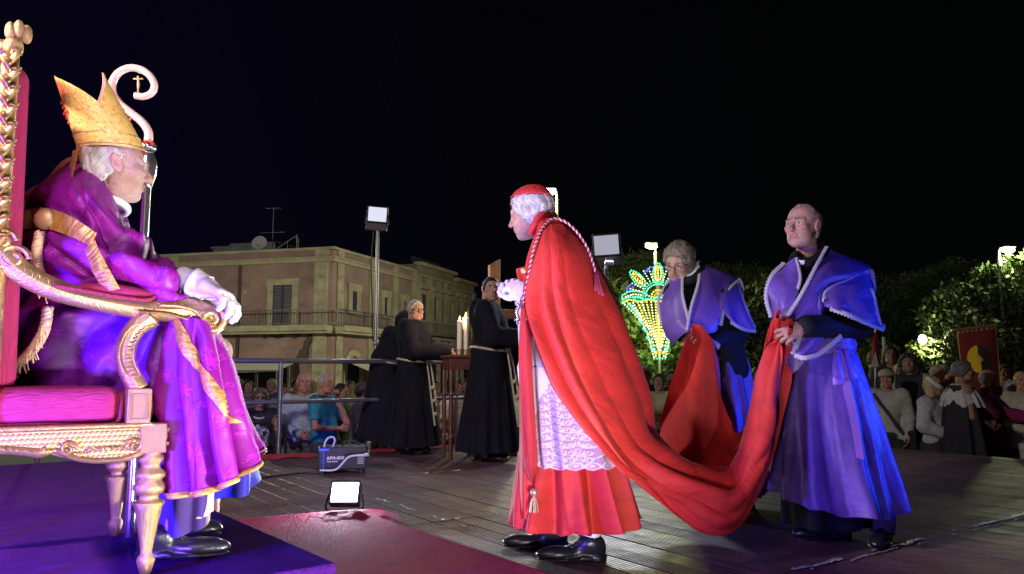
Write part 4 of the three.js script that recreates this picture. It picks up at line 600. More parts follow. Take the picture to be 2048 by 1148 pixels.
    const lv = []; for (let i = 0; i < 22; i++) { const y = .96 + i * .027, a = (i % 2 ? 1 : -1) * .8; lv.push(tube([[px + s * .02, y - .02, -.43], [px + s * .03, y, -.43 + .016 * a], [px + s * .022, y + .022, -.43 + .034 * a]], [.012, .015, .004], { n: 8, m: 7, flat: .6 })); const q = []; for (let k = 0; k <= 9; k++) { const b = k / 9 * 5, r = .017 * (1 - k / 12); q.push([px + s * .034, y + Math.sin(b) * r, -.428 + a * .01 + Math.cos(b) * r * a]); } lv.push(tube(q, .0042, { n: 18, m: 5 })); } mesh('leaf_carving', lv, g, ps);
    const fin = [ball(.026, [px, 1.56, -.425], [1, 1.2, 1], 14, 10)]; for (let k = 0; k < 6; k++) { const a = k * 1.047; fin.push(ball(.018, [px + Math.cos(a) * .018, 1.60 + .012 * (k % 2), -.415 + Math.sin(a) * .024], [.8, 1.5, .8], 8, 6)); } mesh('finial', fin, g, ps);
  }
  mesh('front_rail', [rbox(.74, .085, .05, .006, [0, .411, .012]), rbox(.5, .05, .02, .006, [0, .385, .03])], carved, t);
  mesh('corner_block', [rbox(.074, .09, .074, .005, [-W, .411, 0]), rbox(.074, .09, .074, .005, [W, .411, 0]), ball(.014, [-W, .415, .04], [1.2, 1.2, .4]), ball(.008, [-W + .018, .435, .04]), ball(.008, [-W - .018, .435, .04]), ball(.008, [-W + .018, .393, .04]), ball(.008, [-W - .018, .393, .04])], g, t);
  mesh('back_rail', rbox(.66, .06, .05, .006, [0, .42, -.44]), g, t);
  mesh('seat_cushion', [rbox(.69, .118, .37, .045, [0, .51, -.27], [0, 0, 0], 5), rbox(.56, .1, .14, .035, [0, .502, -.05], [0, 0, 0], 4)], M.velvet, t);
  mesh('seat_braid', rope([[-.335, .462, -.5], [-.348, .462, -.3], [-.345, .462, -.1], [-.33, .5, -.088], [-.315, .545, -.088]], .006, 30, { n: 150 }).concat(rope([[-.3, .462, -.006], [-.31, .51, -.004], [-.3, .555, -.006]], .006, 8, { n: 40 })), M.redRope, t);
  mesh('back_cushion', [rbox(.6, .98, .1, .045, [0, 1.04, -.42], [-.02, 0, 0], 5)], M.velvet, t);
  mesh('back_frame', [rbox(.06, 1.0, .05, .015, [-.31, 1.0, -.46]), rbox(.06, 1.0, .05, .015, [.31, 1.0, -.46]), tube([[-.33, 1.55, -.45], [-.15, 1.6, -.46], [0, 1.64, -.46], [.15, 1.6, -.46], [.33, 1.55, -.45]], .03, { n: 40, m: 10 })], g, t);
}
// ================================================================ BISHOP
{
  const S = .99, headP = at(232, 333, 2.62), yaw = Math.atan2(.80, -.60);
  const o = thing('person', 'seated old bishop in purple cope and gold mitre, gloved hand on the throne’s arm', 'person', [headP.x, DAIS_Y, headP.z]);
  o.updateMatrixWorld(true); const inv = o.matrixWorld.clone().invert(), loc = g => g.applyMatrix4(inv), L = p => (p.isVector3 ? p.clone() : at(...p)).applyMatrix4(inv).toArray();
  const HM = M4([0, headP.y - DAIS_Y, 0], [.04, yaw, 0], [S, S, S]);
  const F = v3(.99, 0, -.14), N = v3(.14, 0, .99);       // the way he faces; towards his right, our side
  const hipC = at(150, 775, 2.74), chest = at(150, 480, 2.72), sh = at(175, 395, 2.56), el = at(190, 560, 2.5), wr = at(378, 562, 2.5), knR = at(415, 700, 2.58), anR = at(350, 1050, 2.62), shF = at(190, 400, 2.86), knL = at(430, 705, 2.86), anL = at(400, 1040, 2.9), nk = at(205, 400, 2.66);
  const q = [hipC, chest, sh, el, wr, knR, anR, shF, knL, anL, nk].map(p => L(p)), hc = [0, headP.y - DAIS_Y, 0];
  const field = (x, y, z) => { let d = sCap(x, y, z, q[0], q[1], .15, .14); d = smin(d, sCap(x, y, z, q[2], q[7], .06, .06), .08); d = smin(d, sCap(x, y, z, q[10], hc, .062, .05), .04); d = smin(d, sCap(x, y, z, q[2], q[3], .05, .045), .04); d = smin(d, sCap(x, y, z, q[3], q[4], .042, .03), .03); d = smin(d, sCap(x, y, z, q[0], q[5], .085, .06), .05); d = smin(d, sCap(x, y, z, q[5], q[6], .05, .035), .03); d = smin(d, sCap(x, y, z, q[0], q[8], .085, .06), .05); return smin(d, sCap(x, y, z, q[8], q[9], .05, .035), .03); };
  const sk = [.54, .34, .27];
  mesh('body', [surf([-.125, -.14, -.13], [.125, .14, .14], .0036, headField({ jaw: 1.08, nose: 1.2, age: 1.6, cheek: 1.15 }), headColor({ skin: sk, browCol: [.5, .46, .42], stubble: 0, flush: 1.2 })).applyMatrix4(HM), surf([-.4, 0, -.5], [.65, hc[1] - .06, .35], .017, field, clothCol(sk))], M.skin, o);
  const hair = mesh('hair', hairGeo('fringe', [.5, .46, .42], .0045, { vol: .003, seed: 4 }), M.hair, o); hair.applyMatrix4(HM);
  // gloved hand hanging over the scrolled end of the arm
  const glove = phy([.78, .78, .8], { roughness: .7, bumpMap: rep(T.weave, 8, 8), bumpScale: .0006, map: rep(T.tone, 1, 1) });
  const gl = handGeo({ curls: [.55, .6, .6, .62], s: 1, cell: .0036, col: [1, 1, 1], thumb: .3, fat: 1.18 }); gl.deleteAttribute('color'); gl.scale(1.14, 1.14, 1.14); gl.applyMatrix4(basis(at(398, 568, 2.47), [.86, -.38, .12], [-.42, -.88, .1])); loc(gl);
  const cuff = tube([at(385, 563, 2.47), at(400, 570, 2.47), at(414, 577, 2.47)].map(p => p), [.048, .043, .041], { n: 14, m: 22 }); loc(cuff); mesh('glove', [gl, cuff], glove, o);
  const ring = new THREE.TorusGeometry(.0155, .0035, 8, 20); ring.rotateX(1.1); const rp = at(444, 588, 2.43); ring.translate(rp.x, rp.y, rp.z);
  // ---- mitre
  {
    const panel = (f, inset, colr) => { const pos = [], uv = [], idx = [], nu = 40, nv = 26, a = .090 - inset, b = .110 - inset; for (let i = 0; i <= nu; i++) for (let j = 0; j <= nv; j++) { const s = i / nu * 2 - 1, t = j / nv, ph = s * Math.PI / 2, top = (.135 + .145 * Math.pow(1 - Math.abs(s), .82)) * (f < 0 ? lerp(1, .86, 1 - Math.abs(s)) : 1.0) - inset * .4, y = t * top, fl = 1 + .1 * t; const z = f * (Math.cos(ph) * b * (1 - .26 * t)) - .40 * y, x = Math.sin(ph) * a * fl * (1 - .25 * Math.max(0, y - .1) / .2); pos.push(x, y + .012 * Math.sin(ph * 2) * 0, z); uv.push(s * .16, y); } for (let i = 0; i < nu; i++) for (let j = 0; j < nv; j++) { const k = i * (nv + 1) + j; f > 0 ? idx.push(k, k + 1, k + nv + 1, k + nv + 1, k + 1, k + nv + 2) : idx.push(k, k + nv + 1, k + 1, k + nv + 1, k + nv + 2, k + 1); } return geom(pos, uv, idx); };
    const MM = HM.clone().multiply(M4([0, .052, -.014], [-.10, 0, 0]));
    const goldCloth = phy([.95, .74, .38], { metalness: .08, roughness: .42, bumpMap: rep(T.brocadeB, 6, 6), bumpScale: .0012, map: rep(T.brocade, 9, 9) });
    const mt = mesh('mitre', [panel(1, 0), panel(-1, 0)], goldCloth, o); mt.applyMatrix4(MM);
    mesh('lining', [panel(1, .005), panel(-1, .005)], phy([.74, .36, .32], { roughness: .6 }), mt);
    const orn = [], jew = []; const on = (s, y, f, r = 0) => { const ph = s * Math.PI / 2; return [Math.sin(ph) * (.0895 + r), y, f * (Math.cos(ph) * (.1095 + r) * (1 - .26 * y / .26)) - .40 * y]; };
    for (const f of [1, -1]) { for (const yy of [.006, .045]) orn.push(tube(Array.from({ length: 21 }, (_, i) => on(-1 + i / 10, yy, f)), .0032, { n: 50, m: 6 })); for (let k = 0; k < 0; k++) { const c = on(-.85 + k * .243, .1, f, .001), qv = []; for (let i = 0; i <= 14; i++) { const a = i / 14 * 6.5, r = .015 * (1 - i / 20); qv.push([c[0] + Math.cos(a) * r * .8, .085 + (k % 2) * .02 + Math.sin(a) * r, c[2]]); } orn.push(tube(qv, .0012, { n: 28, m: 5 })); } for (const [dx, dy] of [[0, 0], [.016, 0], [-.016, 0], [0, .017], [0, -.017], [0, .034], [0, -.034]]) { const pz = .1165; jew.push(ball(.0072, [dx, .118 + dy, f * pz * (1 - .26 * (.118 + dy) / .285) * .945 - .40 * (.118 + dy)], [1, 1, .7], 8, 6)); } }
    mesh('embroidery', orn, M.goldDull, mt);
    mesh('jewel', jew, phy([.6, .03, .015], { roughness: .1, clearcoat: 1 }), mt);
    for (const s of [-1, 1]) { const lp = cloth([[[s * .05 - .025, .0, -.11], [s * .05, .0, -.118], [s * .05 + .025, 0, -.11]], [[s * .05 - .025, -.12, -.135], [s * .05, -.12, -.14], [s * .05 + .025, -.12, -.135]], [[s * .06 - .03, -.27, -.17], [s * .06, -.27, -.175], [s * .06 + .03, -.27, -.17]]], 14, 6, { px: false, uvs: [.3, .05] }); mesh('lappet', lp, M.brocade, mt); }
  }
  // ---- clothes
  const foldy = (n, a, s, k = 1.2) => (u, v, p) => a * (Math.sin(n * v * 6.283 + s + 2 * Math.sin(u * 3 + s)) + k * fbm(u * 4 + s, v * 5, s, 3));
  const C = (rows, nu, nv, op) => loc(cloth(rows, nu, nv, op));
  // collar, neck cloth
  const nc = at(216, 412, 2.64); mesh('collar', loc(new THREE.TorusGeometry(.062, .013, 10, 36).applyMatrix4(new THREE.Matrix4().compose(nc, new THREE.Quaternion().setFromEuler(new THREE.Euler(1.25, 0, .25)), v3(1, 1, 1)))), phy([.75, .74, .76]), o);
  mesh('hood', C([[[150, 316, 2.66], [120, 345, 2.62], [85, 375, 2.62], [30, 425, 2.66]], [[140, 314, 2.76], [106, 342, 2.72], [70, 370, 2.72], [18, 415, 2.76]], [[150, 320, 2.9], [110, 350, 2.9], [70, 380, 2.9], [20, 425, 2.9]]], 20, 30, { fold: (u, v) => .006 * Math.sin(v * 9) }), phy([.72, .50, .48], { roughness: .7, bumpMap: rep(T.crease, 1, 1), bumpScale: .006 }), o);
  // the cope over shoulder, back and arm, down to the cuff
  const rows = [
    [[226, 345, 2.95], [236, 400, 2.74], [214, 368, 2.60], [185, 330, 2.6], [150, 318, 2.68], [128, 322, 2.85]],
    [[250, 420, 2.95], [254, 445, 2.7], [232, 420, 2.5], [160, 380, 2.42], [78, 378, 2.5], [38, 420, 2.80]],
    [[262, 480, 2.95], [276, 482, 2.66], [255, 480, 2.46], [165, 455, 2.36], [70, 450, 2.42], [6, 470, 2.80]],
    [[300, 520, 2.9], [336, 522, 2.6], [300, 530, 2.41], [200, 520, 2.33], [85, 525, 2.37], [-30, 545, 2.75]],
    [[350, 570, 2.8], [374, 566, 2.56], [338, 575, 2.38], [220, 572, 2.33], [95, 585, 2.37], [-45, 620, 2.7]],
    [[365, 605, 2.7], [384, 594, 2.5], [335, 606, 2.42], [215, 598, 2.42], [100, 612, 2.44], [-50, 660, 2.65]],
  ];
  const cf = (u, v, p) => { const e = sstep(.08, .35, u) * sstep(1.01, .86, u); return e * (.03 * Math.sin(u * 17 + v * 6 + 3 * n3(u * 3, v * 3, 1)) * sstep(.1, .35, v) + .035 * fbm(u * 5, v * 6, 2, 3) + .02 * fbm(u * 13, v * 16, 7, 2) - .016 * Math.pow(1 - Math.abs(Math.sin(v * 15 - u * 9)), 3) - .03 * Math.pow(1 - Math.abs(Math.sin(v * 9 + u * 5)), 4)); };
  mesh('cope', [C(rows, 100, 110, { fold: cf, uvs: [1.3, 2.6] })], M.cope, o);
  // gold band round the shoulder, folded down over the arm
  const band = (top, bot, name = 'gold_band') => { const r = [top, top.map((p, i) => [(p[0] + bot[i][0]) / 2, (p[1] + bot[i][1]) / 2, p[2] - .006]), bot]; mesh(name, C(r, 8, 60, { uvs: [.08, .9], fold: (u, v) => .004 * fbm(v * 9, u, 3) }), M.brocade, o); };
  band([[34, 425, 2.47], [85, 415, 2.375], [140, 432, 2.33], [193, 466, 2.325]], [[36, 460, 2.47], [84, 456, 2.36], [128, 468, 2.325], [180, 492, 2.315]]);
  band([[186, 468, 2.318], [198, 500, 2.305], [222, 545, 2.30], [240, 577, 2.305]], [[164, 484, 2.318], [174, 516, 2.305], [192, 556, 2.30], [212, 584, 2.305]]);
  mesh('clasp', loc(ball(.034, at(90, 438, 2.345).toArray(), [1, 1, .5], 16, 10)), M.goldDull, o);
  { const c0 = [[80, 465, 2.34], [74, 500, 2.33], [78, 540, 2.33], [92, 580, 2.34]], c1 = [[96, 615, 2.335], [90, 655, 2.34], [72, 690, 2.36], [45, 720, 2.38], [10, 742, 2.42], [-20, 750, 2.45]]; const g = rope(c0.map(p => at(...p)), .014, 7, { n: 60 }).concat(rope(c1.map(p => at(...p)), .015, 10, { n: 80 })); const r = rng(8); for (const c of [c0, c1]) { const cv = new THREE.CatmullRomCurve3(c.map(p => at(...p))); for (let i = 0; i < 46; i++) { const p = cv.getPoint(r()), e = v3((r() - .5) * .03, -.03 - .02 * r(), .012 * r()); g.push(tube([p, p.clone().addScaledVector(e, .5).add(v3(0, 0, .006)), p.clone().add(e)], .0022, { n: 4, m: 4 })); } } mesh('tassel_cord', g.map(loc), std([.6, .42, .26], { roughness: .6, metalness: .3 }), o); }
  // robe under the arm and across the lap
  const under = [[[-30, 560, 2.60], [100, 590, 2.5], [200, 612, 2.49], [300, 622, 2.49], [350, 640, 2.49]], [[-30, 680, 2.58], [80, 690, 2.5], [180, 690, 2.48], [280, 705, 2.50], [350, 720, 2.48]], [[-30, 790, 2.56], [80, 790, 2.53], [180, 790, 2.50], [270, 800, 2.53], [350, 815, 2.49]]];
  mesh('robe', [C(under, 50, 90, { uvs: [.5, 1], fold: (u, v, p) => .05 * Math.pow(Math.abs(Math.sin(v * 11 + u * 2.2 + n3(u * 2, v * 3, 4))), 1.6) * sstep(0, .3, u) + .012 * fbm(u * 6, v * 8, 3) })], damask([.20, .008, .36]), o);
  const skirt = [
    [[285, 628, 2.62], [318, 628, 2.5], [352, 632, 2.43], [392, 636, 2.42], [424, 650, 2.48], [446, 676, 2.66], [440, 690, 2.9]],
    [[285, 720, 2.6], [322, 716, 2.48], [362, 712, 2.42], [405, 716, 2.40], [444, 738, 2.46], [466, 764, 2.64], [455, 780, 2.9]],
    [[300, 800, 2.55], [340, 800, 2.46], [380, 800, 2.42], [425, 802, 2.4], [464, 818, 2.46], [484, 842, 2.62], [470, 860, 2.85]],
    [[330, 890, 2.52], [360, 892, 2.46], [398, 892, 2.43], [442, 884, 2.42], [480, 880, 2.48], [500, 892, 2.60], [490, 900, 2.8]],
    [[350, 985, 2.5], [372, 992, 2.46], [408, 992, 2.42], [455, 972, 2.42], [489, 946, 2.47], [508, 912, 2.58], [498, 920, 2.75]],
  ];
  const sf = (u, v, p) => sstep(0, .2, u) * (.036 * (1 - 1.7 * Math.pow(1 - Math.abs(Math.sin(v * 17 + 1.5 * Math.sin(u * 2.0) + .8)), 1.6)) * (0.35 + u) + .014 * fbm(u * 4, v * 7, 6, 3)) - .012 * Math.pow(1 - Math.abs(Math.sin(v * 7 + u)), 5);
  const sg = C(skirt, 80, 110, { uvs: [1.1, .9], fold: sf }); mesh('robe_skirt', sg, M.cope, o);
  const onS = (u, v, off) => { const a = clamp(u) * 80, b = clamp(v) * 110, i = Math.min(79, Math.floor(a)), j = Math.min(109, Math.floor(b)), q = v3(), P = sg.attributes.position, N = sg.attributes.normal; let sgn = 0; for (const [x, y, w] of [[0, 0, (1 - a + i) * (1 - b + j)], [1, 0, (a - i) * (1 - b + j)], [0, 1, (1 - a + i) * (b - j)], [1, 1, (a - i) * (b - j)]]) { const k = (i + x) * 111 + j + y; sgn = N.getZ(k) < 0 ? -1 : 1; q.x += w * (P.getX(k) + N.getX(k) * off * sgn); q.y += w * (P.getY(k) + N.getY(k) * off * sgn); q.z += w * (P.getZ(k) + N.getZ(k) * off * sgn); } return q; };
  const trim = (f, n) => { const pos = [], uv = [], idx = []; for (let i = 0; i <= n; i++) for (let j = 0; j <= 6; j++) { const [u, v] = f(i / n, j / 6), p = onS(u, v, .005 + .004 * Math.sin(j / 6 * Math.PI)); pos.push(p.x, p.y, p.z); uv.push(j / 6 * .08, i / n * 1.0); } for (let i = 0; i < n; i++) for (let j = 0; j < 6; j++) { const k = i * 7 + j; idx.push(k, k + 1, k + 7, k + 7, k + 1, k + 8); } return geom(pos, uv, idx); };
  mesh('gold_hem', trim((t, s) => [.955 + .05 * s, .12 + .8 * t], 160), M.brocade, o); mesh('gold_band', trim((t, s) => [t * .62, .31 + .30 * t + .085 * (s - .5)], 90), M.brocade, o);
  mesh('cassock', C([[[290, 930, 2.62], [350, 930, 2.52], [400, 930, 2.52], [430, 930, 2.62]], [[290, 1050, 2.66], [340, 1072, 2.57], [392, 1062, 2.57], [428, 1015, 2.64]]], 20, 40, { fold: (u, v) => .012 * Math.sin(v * 19) }), phy([.05, .02, .16], { roughness: .8 }), o);
  mesh('alb_hem', C([[[372, 990, 2.60], [402, 985, 2.57], [426, 975, 2.62]], [[368, 1040, 2.60], [404, 1036, 2.56], [424, 1022, 2.62]]], 10, 30, { fold: (u, v) => .006 * Math.sin(v * 21) }), phy([.62, .5, .45]), o);
  const sg2 = shoeGeo(); sg2.scale(.95, .95, 1.02); sg2.rotateY(Math.atan2(.98, -.2)); sg2.translate(-1.15, DAIS_Y, -2.62); mesh('shoe', loc(sg2), M.shoe, o);
  const sg3 = shoeGeo(); sg3.rotateY(Math.atan2(.95, -.3)); sg3.translate(-1.28, DAIS_Y, -2.9); mesh('shoe', loc(sg3), M.shoe, o);
}
// ---- the crozier beyond him
{
  const foot = at(285, 560, 2.95), top = at(291, 292, 2.95); const o = thing('crozier', 'silver bishop’s staff with a curled crook and red stones beyond the seated bishop', 'crozier', [foot.x, DAIS_Y, foot.z]); const L = (px, py) => { const p = at(px, py, 2.95); return [p.x - foot.x, p.y - DAIS_Y, p.z - foot.z]; };
  mesh('staff', tube([[0, 0, 0], [0, .5, 0], L(288, 470), L(296, 320)], .0165, { n: 20, m: 14 }), M.silver, o);
  mesh('knop', [tube([L(294, 375), L(298, 345), L(299, 325), L(297, 305)], [.017, .026, .028, .018], { n: 20, m: 16 }), tube([L(297, 300), L(297, 289)], .030, { n: 3, m: 8 })], M.silver, o);
  mesh('jewel', [-1, 0, 1].map(k => { const p = L(297 + k * 11, 289); return ball(.009, [p[0], p[1], p[2] + .028 - Math.abs(k) * .012], [1, 1, 1], 8, 6); }), phy([.6, .03, .015], { roughness: .1, clearcoat: 1 }), o);
  const cr = [[296, 285], [297, 265], [285, 245], [262, 226], [240, 208], [226, 188], [225, 165], [237, 146], [258, 136], [282, 139], [301, 153], [309, 172], [303, 186], [287, 193], [270, 191]].map(p => L(...p));
  mesh('crook', tube(cr, t => .0165 - .0035 * t, { n: 100, m: 14 }), phy([.80, .50, .45], { roughness: .3, clearcoat: .5 }), o);
  { const c = (a, b) => L(a, b); mesh('crucifix', [tube([c(276, 152), c(276, 186)], .0028, { n: 2, m: 6 }), tube([c(267, 158), c(286, 158)], .0028, { n: 2, m: 6 }), tube([c(276, 158), c(277, 168), c(276, 180)], [.004, .005, .003], { n: 8, m: 7 }), ball(.0045, c(276, 154)), tube([c(276, 160), c(269, 156)], .0022, { n: 3, m: 5 }), tube([c(276, 160), c(284, 156)], .0022, { n: 3, m: 5 })], M.goldDull, o); }
}
// ---- attendant sitting beyond the bishop, mostly hidden
{
  const J = joints({ lean: .05 }), A = { l: { e: [.26, 1.12, .05], w: [.2, .98, .28] }, r: { e: [-.26, 1.12, .05], w: [-.17, .96, .3], palm: [0, -1, 0], dir: [0, -.2, 1] } };
  for (const k of ['l', 'r']) { const s = k === 'l' ? 1 : -1; J['k' + k] = [s * .12, .92, .45]; J['a' + k] = [s * .12, .5, .46]; }
  const p = at(215, 800, 3.6), P = person('attendant sitting beyond the bishop, only the blue robe over the knees showing', { pos: [p.x, -.32, p.z], yaw: Math.atan2(.97, -.2), J, A, cell: .02, shoes: false, hair: { kind: 'short', col: [.06, .05, .04] } });
  const inv = (P.o.updateMatrixWorld(true), P.o.matrixWorld.clone().invert());
  const blue = phy([.035, .03, .42], { roughness: .75 });
  mesh('robe', cloth([[[300, 700, 3.7], [340, 690, 3.3], [420, 735, 3.16], [455, 742, 3.14], [476, 752, 3.2], [478, 752, 3.5]], [[300, 800, 3.6], [360, 800, 3.2], [430, 830, 3.1], [478, 830, 3.08], [494, 840, 3.2], [490, 840, 3.5]], [[300, 900, 3.5], [380, 900, 3.2], [440, 920, 3.1], [488, 915, 3.08], [504, 915, 3.2], [500, 900, 3.5]], [[310, 1000, 3.4], [390, 1000, 3.2], [440, 998, 3.12], [490, 990, 3.1], [514, 968, 3.2], [512, 950, 3.5]]], 50, 80, { fold: (u, v) => .016 * Math.sin(v * 21 + u * 2) * u }).applyMatrix4(inv), blue, P.o);
  mesh('cape', cloth([[[180, 440, 3.9], [200, 440, 3.5], [240, 440, 3.3], [250, 440, 3.5]], [[200, 560, 3.9], [220, 560, 3.4], [290, 560, 3.25], [310, 560, 3.5]], [[240, 700, 3.9], [300, 700, 3.35], [420, 715, 3.12], [450, 725, 3.25]]], 30, 30, {}).applyMatrix4(inv), blue, P.o);
  mesh('lace_trim', [...lace([[436, 722, 3.13], [452, 728, 3.09], [468, 742, 3.08], [473, 752, 3.12]], .045, [-.1, -1, 0]), ...lace([[432, 738, 3.12], [448, 750, 3.08], [462, 756, 3.08]], .03, [-.2, -1, 0])].map(g => g.applyMatrix4(inv)), phy([.7, .7, .78]), P.o);
}
// ================================================================ CARDINAL
const red = (c, o = {}) => phy(c, { roughness: .72, sheen: .45, sheenRoughness: .5, sheenColor: new THREE.Color().setRGB(.8, .12, .1), map: rep(T.tone, 2, 2), bumpMap: rep(T.crease, 1.6, 1.6), bumpScale: .005, ...o });
M.red = red([.54, .020, .016]); M.redDeep = red([.42, .014, .016]);
{
  const hp = at(1060, 427, 3.70), yaw = Math.atan2(-.90, -.43), S = 1.0;
  const o = thing('person', 'cardinal in red with skullcap and long train, stooping towards the throne', 'person', [.28, 0, -3.76]); o.updateMatrixWorld(true);
  const inv = o.matrixWorld.clone().invert(), loc = g => g.applyMatrix4(inv), L = p => (p.isVector3 ? p.clone() : at(...p)).applyMatrix4(inv).toArray();
  const HM = inv.clone().multiply(M4(hp.toArray(), [.22, yaw, .03], [S, S, S]));
  const P = { hip: at(1150, 720, 3.76), chest: at(1110, 560, 3.7), s1: at(1108, 492, 3.64), s2: at(1098, 478, 3.86), nk: at(1088, 452, 3.70), el: at(1105, 610, 3.45), wr: at(1046, 592, 3.56), el2: at(1085, 600, 3.98), wr2: at(1040, 605, 3.82), k1: at(1135, 880, 3.72), a1: at(1165, 1060, 3.70), k2: at(1110, 880, 3.86), a2: at(1105, 1050, 3.88), hd: hp };
  const q = {}; for (const k in P) q[k] = L(P[k]);
  const f = (x, y, z) => { let d = sCap(x, y, z, q.hip, q.chest, .13, .13); d = smin(d, sCap(x, y, z, q.s1, q.s2, .055, .055), .08); d = smin(d, sCap(x, y, z, q.nk, q.hd, .06, .05), .04); for (const [a, b, c] of [[q.s1, q.el, q.wr], [q.s2, q.el2, q.wr2]]) { d = smin(d, sCap(x, y, z, a, b, .048, .042), .04); d = smin(d, sCap(x, y, z, b, c, .04, .029), .03); } for (const [k, a] of [[q.k1, q.a1], [q.k2, q.a2]]) { d = smin(d, sCap(x, y, z, q.hip, k, .085, .055), .05); d = smin(d, sCap(x, y, z, k, a, .052, .036), .03); } return d; };
  const sk = [.50, .29, .22];
  mesh('body', [surf([-.11, -.135, -.13], [.11, .14, .14], .0036, headField({ nose: 1.05, age: 1, jaw: 1.0 }), headColor({ skin: sk, browCol: [.4, .37, .34] })).applyMatrix4(HM), surf([-.4, .0, -.4], [.45, q.nk[1] + .06, .5], .017, f, clothCol(sk))], M.skin, o);
  mesh('hair', hairGeo('full', [.40, .39, .38], .0038, { vol: .012, seed: 9, streak: .55 }), M.hair, o).applyMatrix4(HM);
  { const f = (x, y, z) => { const d = sEll(x, y, z, [0, .034, -.014], [.095, .102, .116]); return smax(Math.abs(d) - .003, -(y - .20 * z - .078) , .004); }; const seams = []; for (let k = 0; k < 8; k++) { const a = k / 8 * 6.283, pts = []; for (let i = 0; i <= 8; i++) { const t = i / 8 * .92, px = Math.sin(t) * Math.cos(a), pz = Math.sin(t) * Math.sin(a), py = Math.cos(t), e = .30; const Y = py * Math.cos(e) - pz * -Math.sin(e), Z = pz * Math.cos(e) - py * Math.sin(e) * 1; pts.push([px * .0965, .034 + Y * .1035, -.014 + Z * .1175]); } seams.push(tube(pts, .0012, { n: 16, m: 5 })); } const z = mesh('skullcap', [surf([-.12, .0, -.16], [.12, .17, .13], .0042, f), ball(.006, [0, .132, -.045])], M.red, o); z.applyMatrix4(HM); }
  // gloved hands joined before the breast
  const glove = phy([.60, .52, .74], { roughness: .7, bumpMap: rep(T.weave, 8, 8), bumpScale: .0006 });
  const gh = (s, w, dir, palm, curls) => { const g = handGeo({ curls, s, cell: .0036, col: [1, 1, 1], thumb: .3, fat: 1.12 }); g.deleteAttribute('color'); g.scale(1.05, 1.05, 1.05); return loc(g.applyMatrix4(basis(at(...w), dir, palm))); };
  const cuff = tube([at(1056, 594, 3.57), at(1046, 586, 3.585), at(1036, 576, 3.60)], [.052, .047, .040], { n: 12, m: 22 }); loc(cuff);
  mesh('glove', [gh(1, [1050, 588, 3.59], [-.62, .5, -.5], [.1, -.6, -.8], [1.1, 1.15, 1.2, 1.3]), cuff, gh(-1, [1046, 592, 3.76], [-.65, .55, .3], [0, -.7, .7], [1.1, 1.1, 1.15, 1.2])], glove, o);
  // cassock, rochet
  const c = (px, d) => L(at(px, 740, d))[0], ly = py => CAMY - (py - 740) / 411, Z = z => -z + 3.76;
  mesh('cassock', robe([[1.36, c(1090, 3.74), 0, .14, .13], [1.0, c(1122, 3.74), 0, .16, .15], [.6, c(1136, 3.74), .01, .21, .19], [.3, c(1142, 3.74), .02, .25, .22], [.145, c(1143, 3.74), .03, .275, .245]], { folds: 9, amp: .05, seed: 5, from: .15, sharp: .8, hem: .012, nu: 220, nv: 50, uvs: [2, 1.3] }), M.red, o);
  T.lace = canvasTex(1024, 512, (x, w, h) => {
    x.fillStyle = '#000'; x.fillRect(0, 0, w, h); x.fillStyle = '#fff'; x.strokeStyle = '#fff'; x.lineCap = 'round'; const top = h * .5, n = 4;
    // plain cloth above with pointed tongues of lace reaching into it
    x.fillRect(0, 0, w, h); const W = w / n; x.globalCompositeOperation = 'source-over'; x.fillStyle = '#000';
    const edge = u => h * (.30 + .25 * (.5 - .5 * Math.cos(u * 2 * Math.PI)) - .0);
    for (let k = 0; k < n; k++) { x.save(); x.beginPath(); x.moveTo(k * W, h); for (let i = 0; i <= 40; i++) x.lineTo(k * W + i / 40 * W, h * .56 - h * .44 * Math.pow(Math.max(0, 1 - Math.abs(i / 20 - 1)), 1.3)); x.lineTo((k + 1) * W, h); x.closePath(); x.clip(); x.fillStyle = '#000'; x.fillRect(k * W, 0, W, h);
      x.strokeStyle = '#fff'; x.lineWidth = 1.5; const st = 9; for (let a = -h; a < W + h; a += st) { x.beginPath(); x.moveTo(k * W + a, 0); x.lineTo(k * W + a + h, h); x.stroke(); x.beginPath(); x.moveTo(k * W + a, 0); x.lineTo(k * W + a - h, h); x.stroke(); }
      const cx = k * W + W / 2; x.lineWidth = 4; const curl = (sx, sy, s, R) => { x.beginPath(); for (let i = 0; i <= 34; i++) { const a = i / 34 * 7.5, r = R * (1 - i / 40); const X = sx + s * (Math.cos(a) * r), Y = sy + Math.sin(a) * r; i ? x.lineTo(X, Y) : x.moveTo(X, Y); } x.stroke(); };
      for (let j = 0; j < 12; j++) { const y = h * (.17 + j * .066), n = Math.min(4, 1 + Math.floor(j * .45)); for (let m = 0; m < n; m++) for (const s of [-1, 1]) { curl(cx + s * W * (.055 + .105 * m), y + (m % 2) * h * .018, m % 2 ? -s : s, h * .030); x.fillStyle = '#fff'; x.save(); x.translate(cx + s * W * (.1 + .105 * m), y + h * .03); x.rotate(s * .7); x.beginPath(); x.ellipse(0, 0, 3.5, 9, 0, 0, 6.3); x.fill(); x.restore(); } x.beginPath(); x.fillStyle = '#fff'; x.ellipse(cx, y - h * .01, 4.5, 10, 0, 0, 6.3); x.fill(); }
      x.lineWidth = 5; for (let j = 0; j < 3; j++) { x.beginPath(); for (let i = 0; i <= 60; i++) { const X = k * W + i / 60 * W, Y = h * (.62 + j * .1) + Math.sin(i / 60 * 6.283 * 3) * 9; i ? x.lineTo(X, Y) : x.moveTo(X, Y); } x.stroke(); } x.restore();
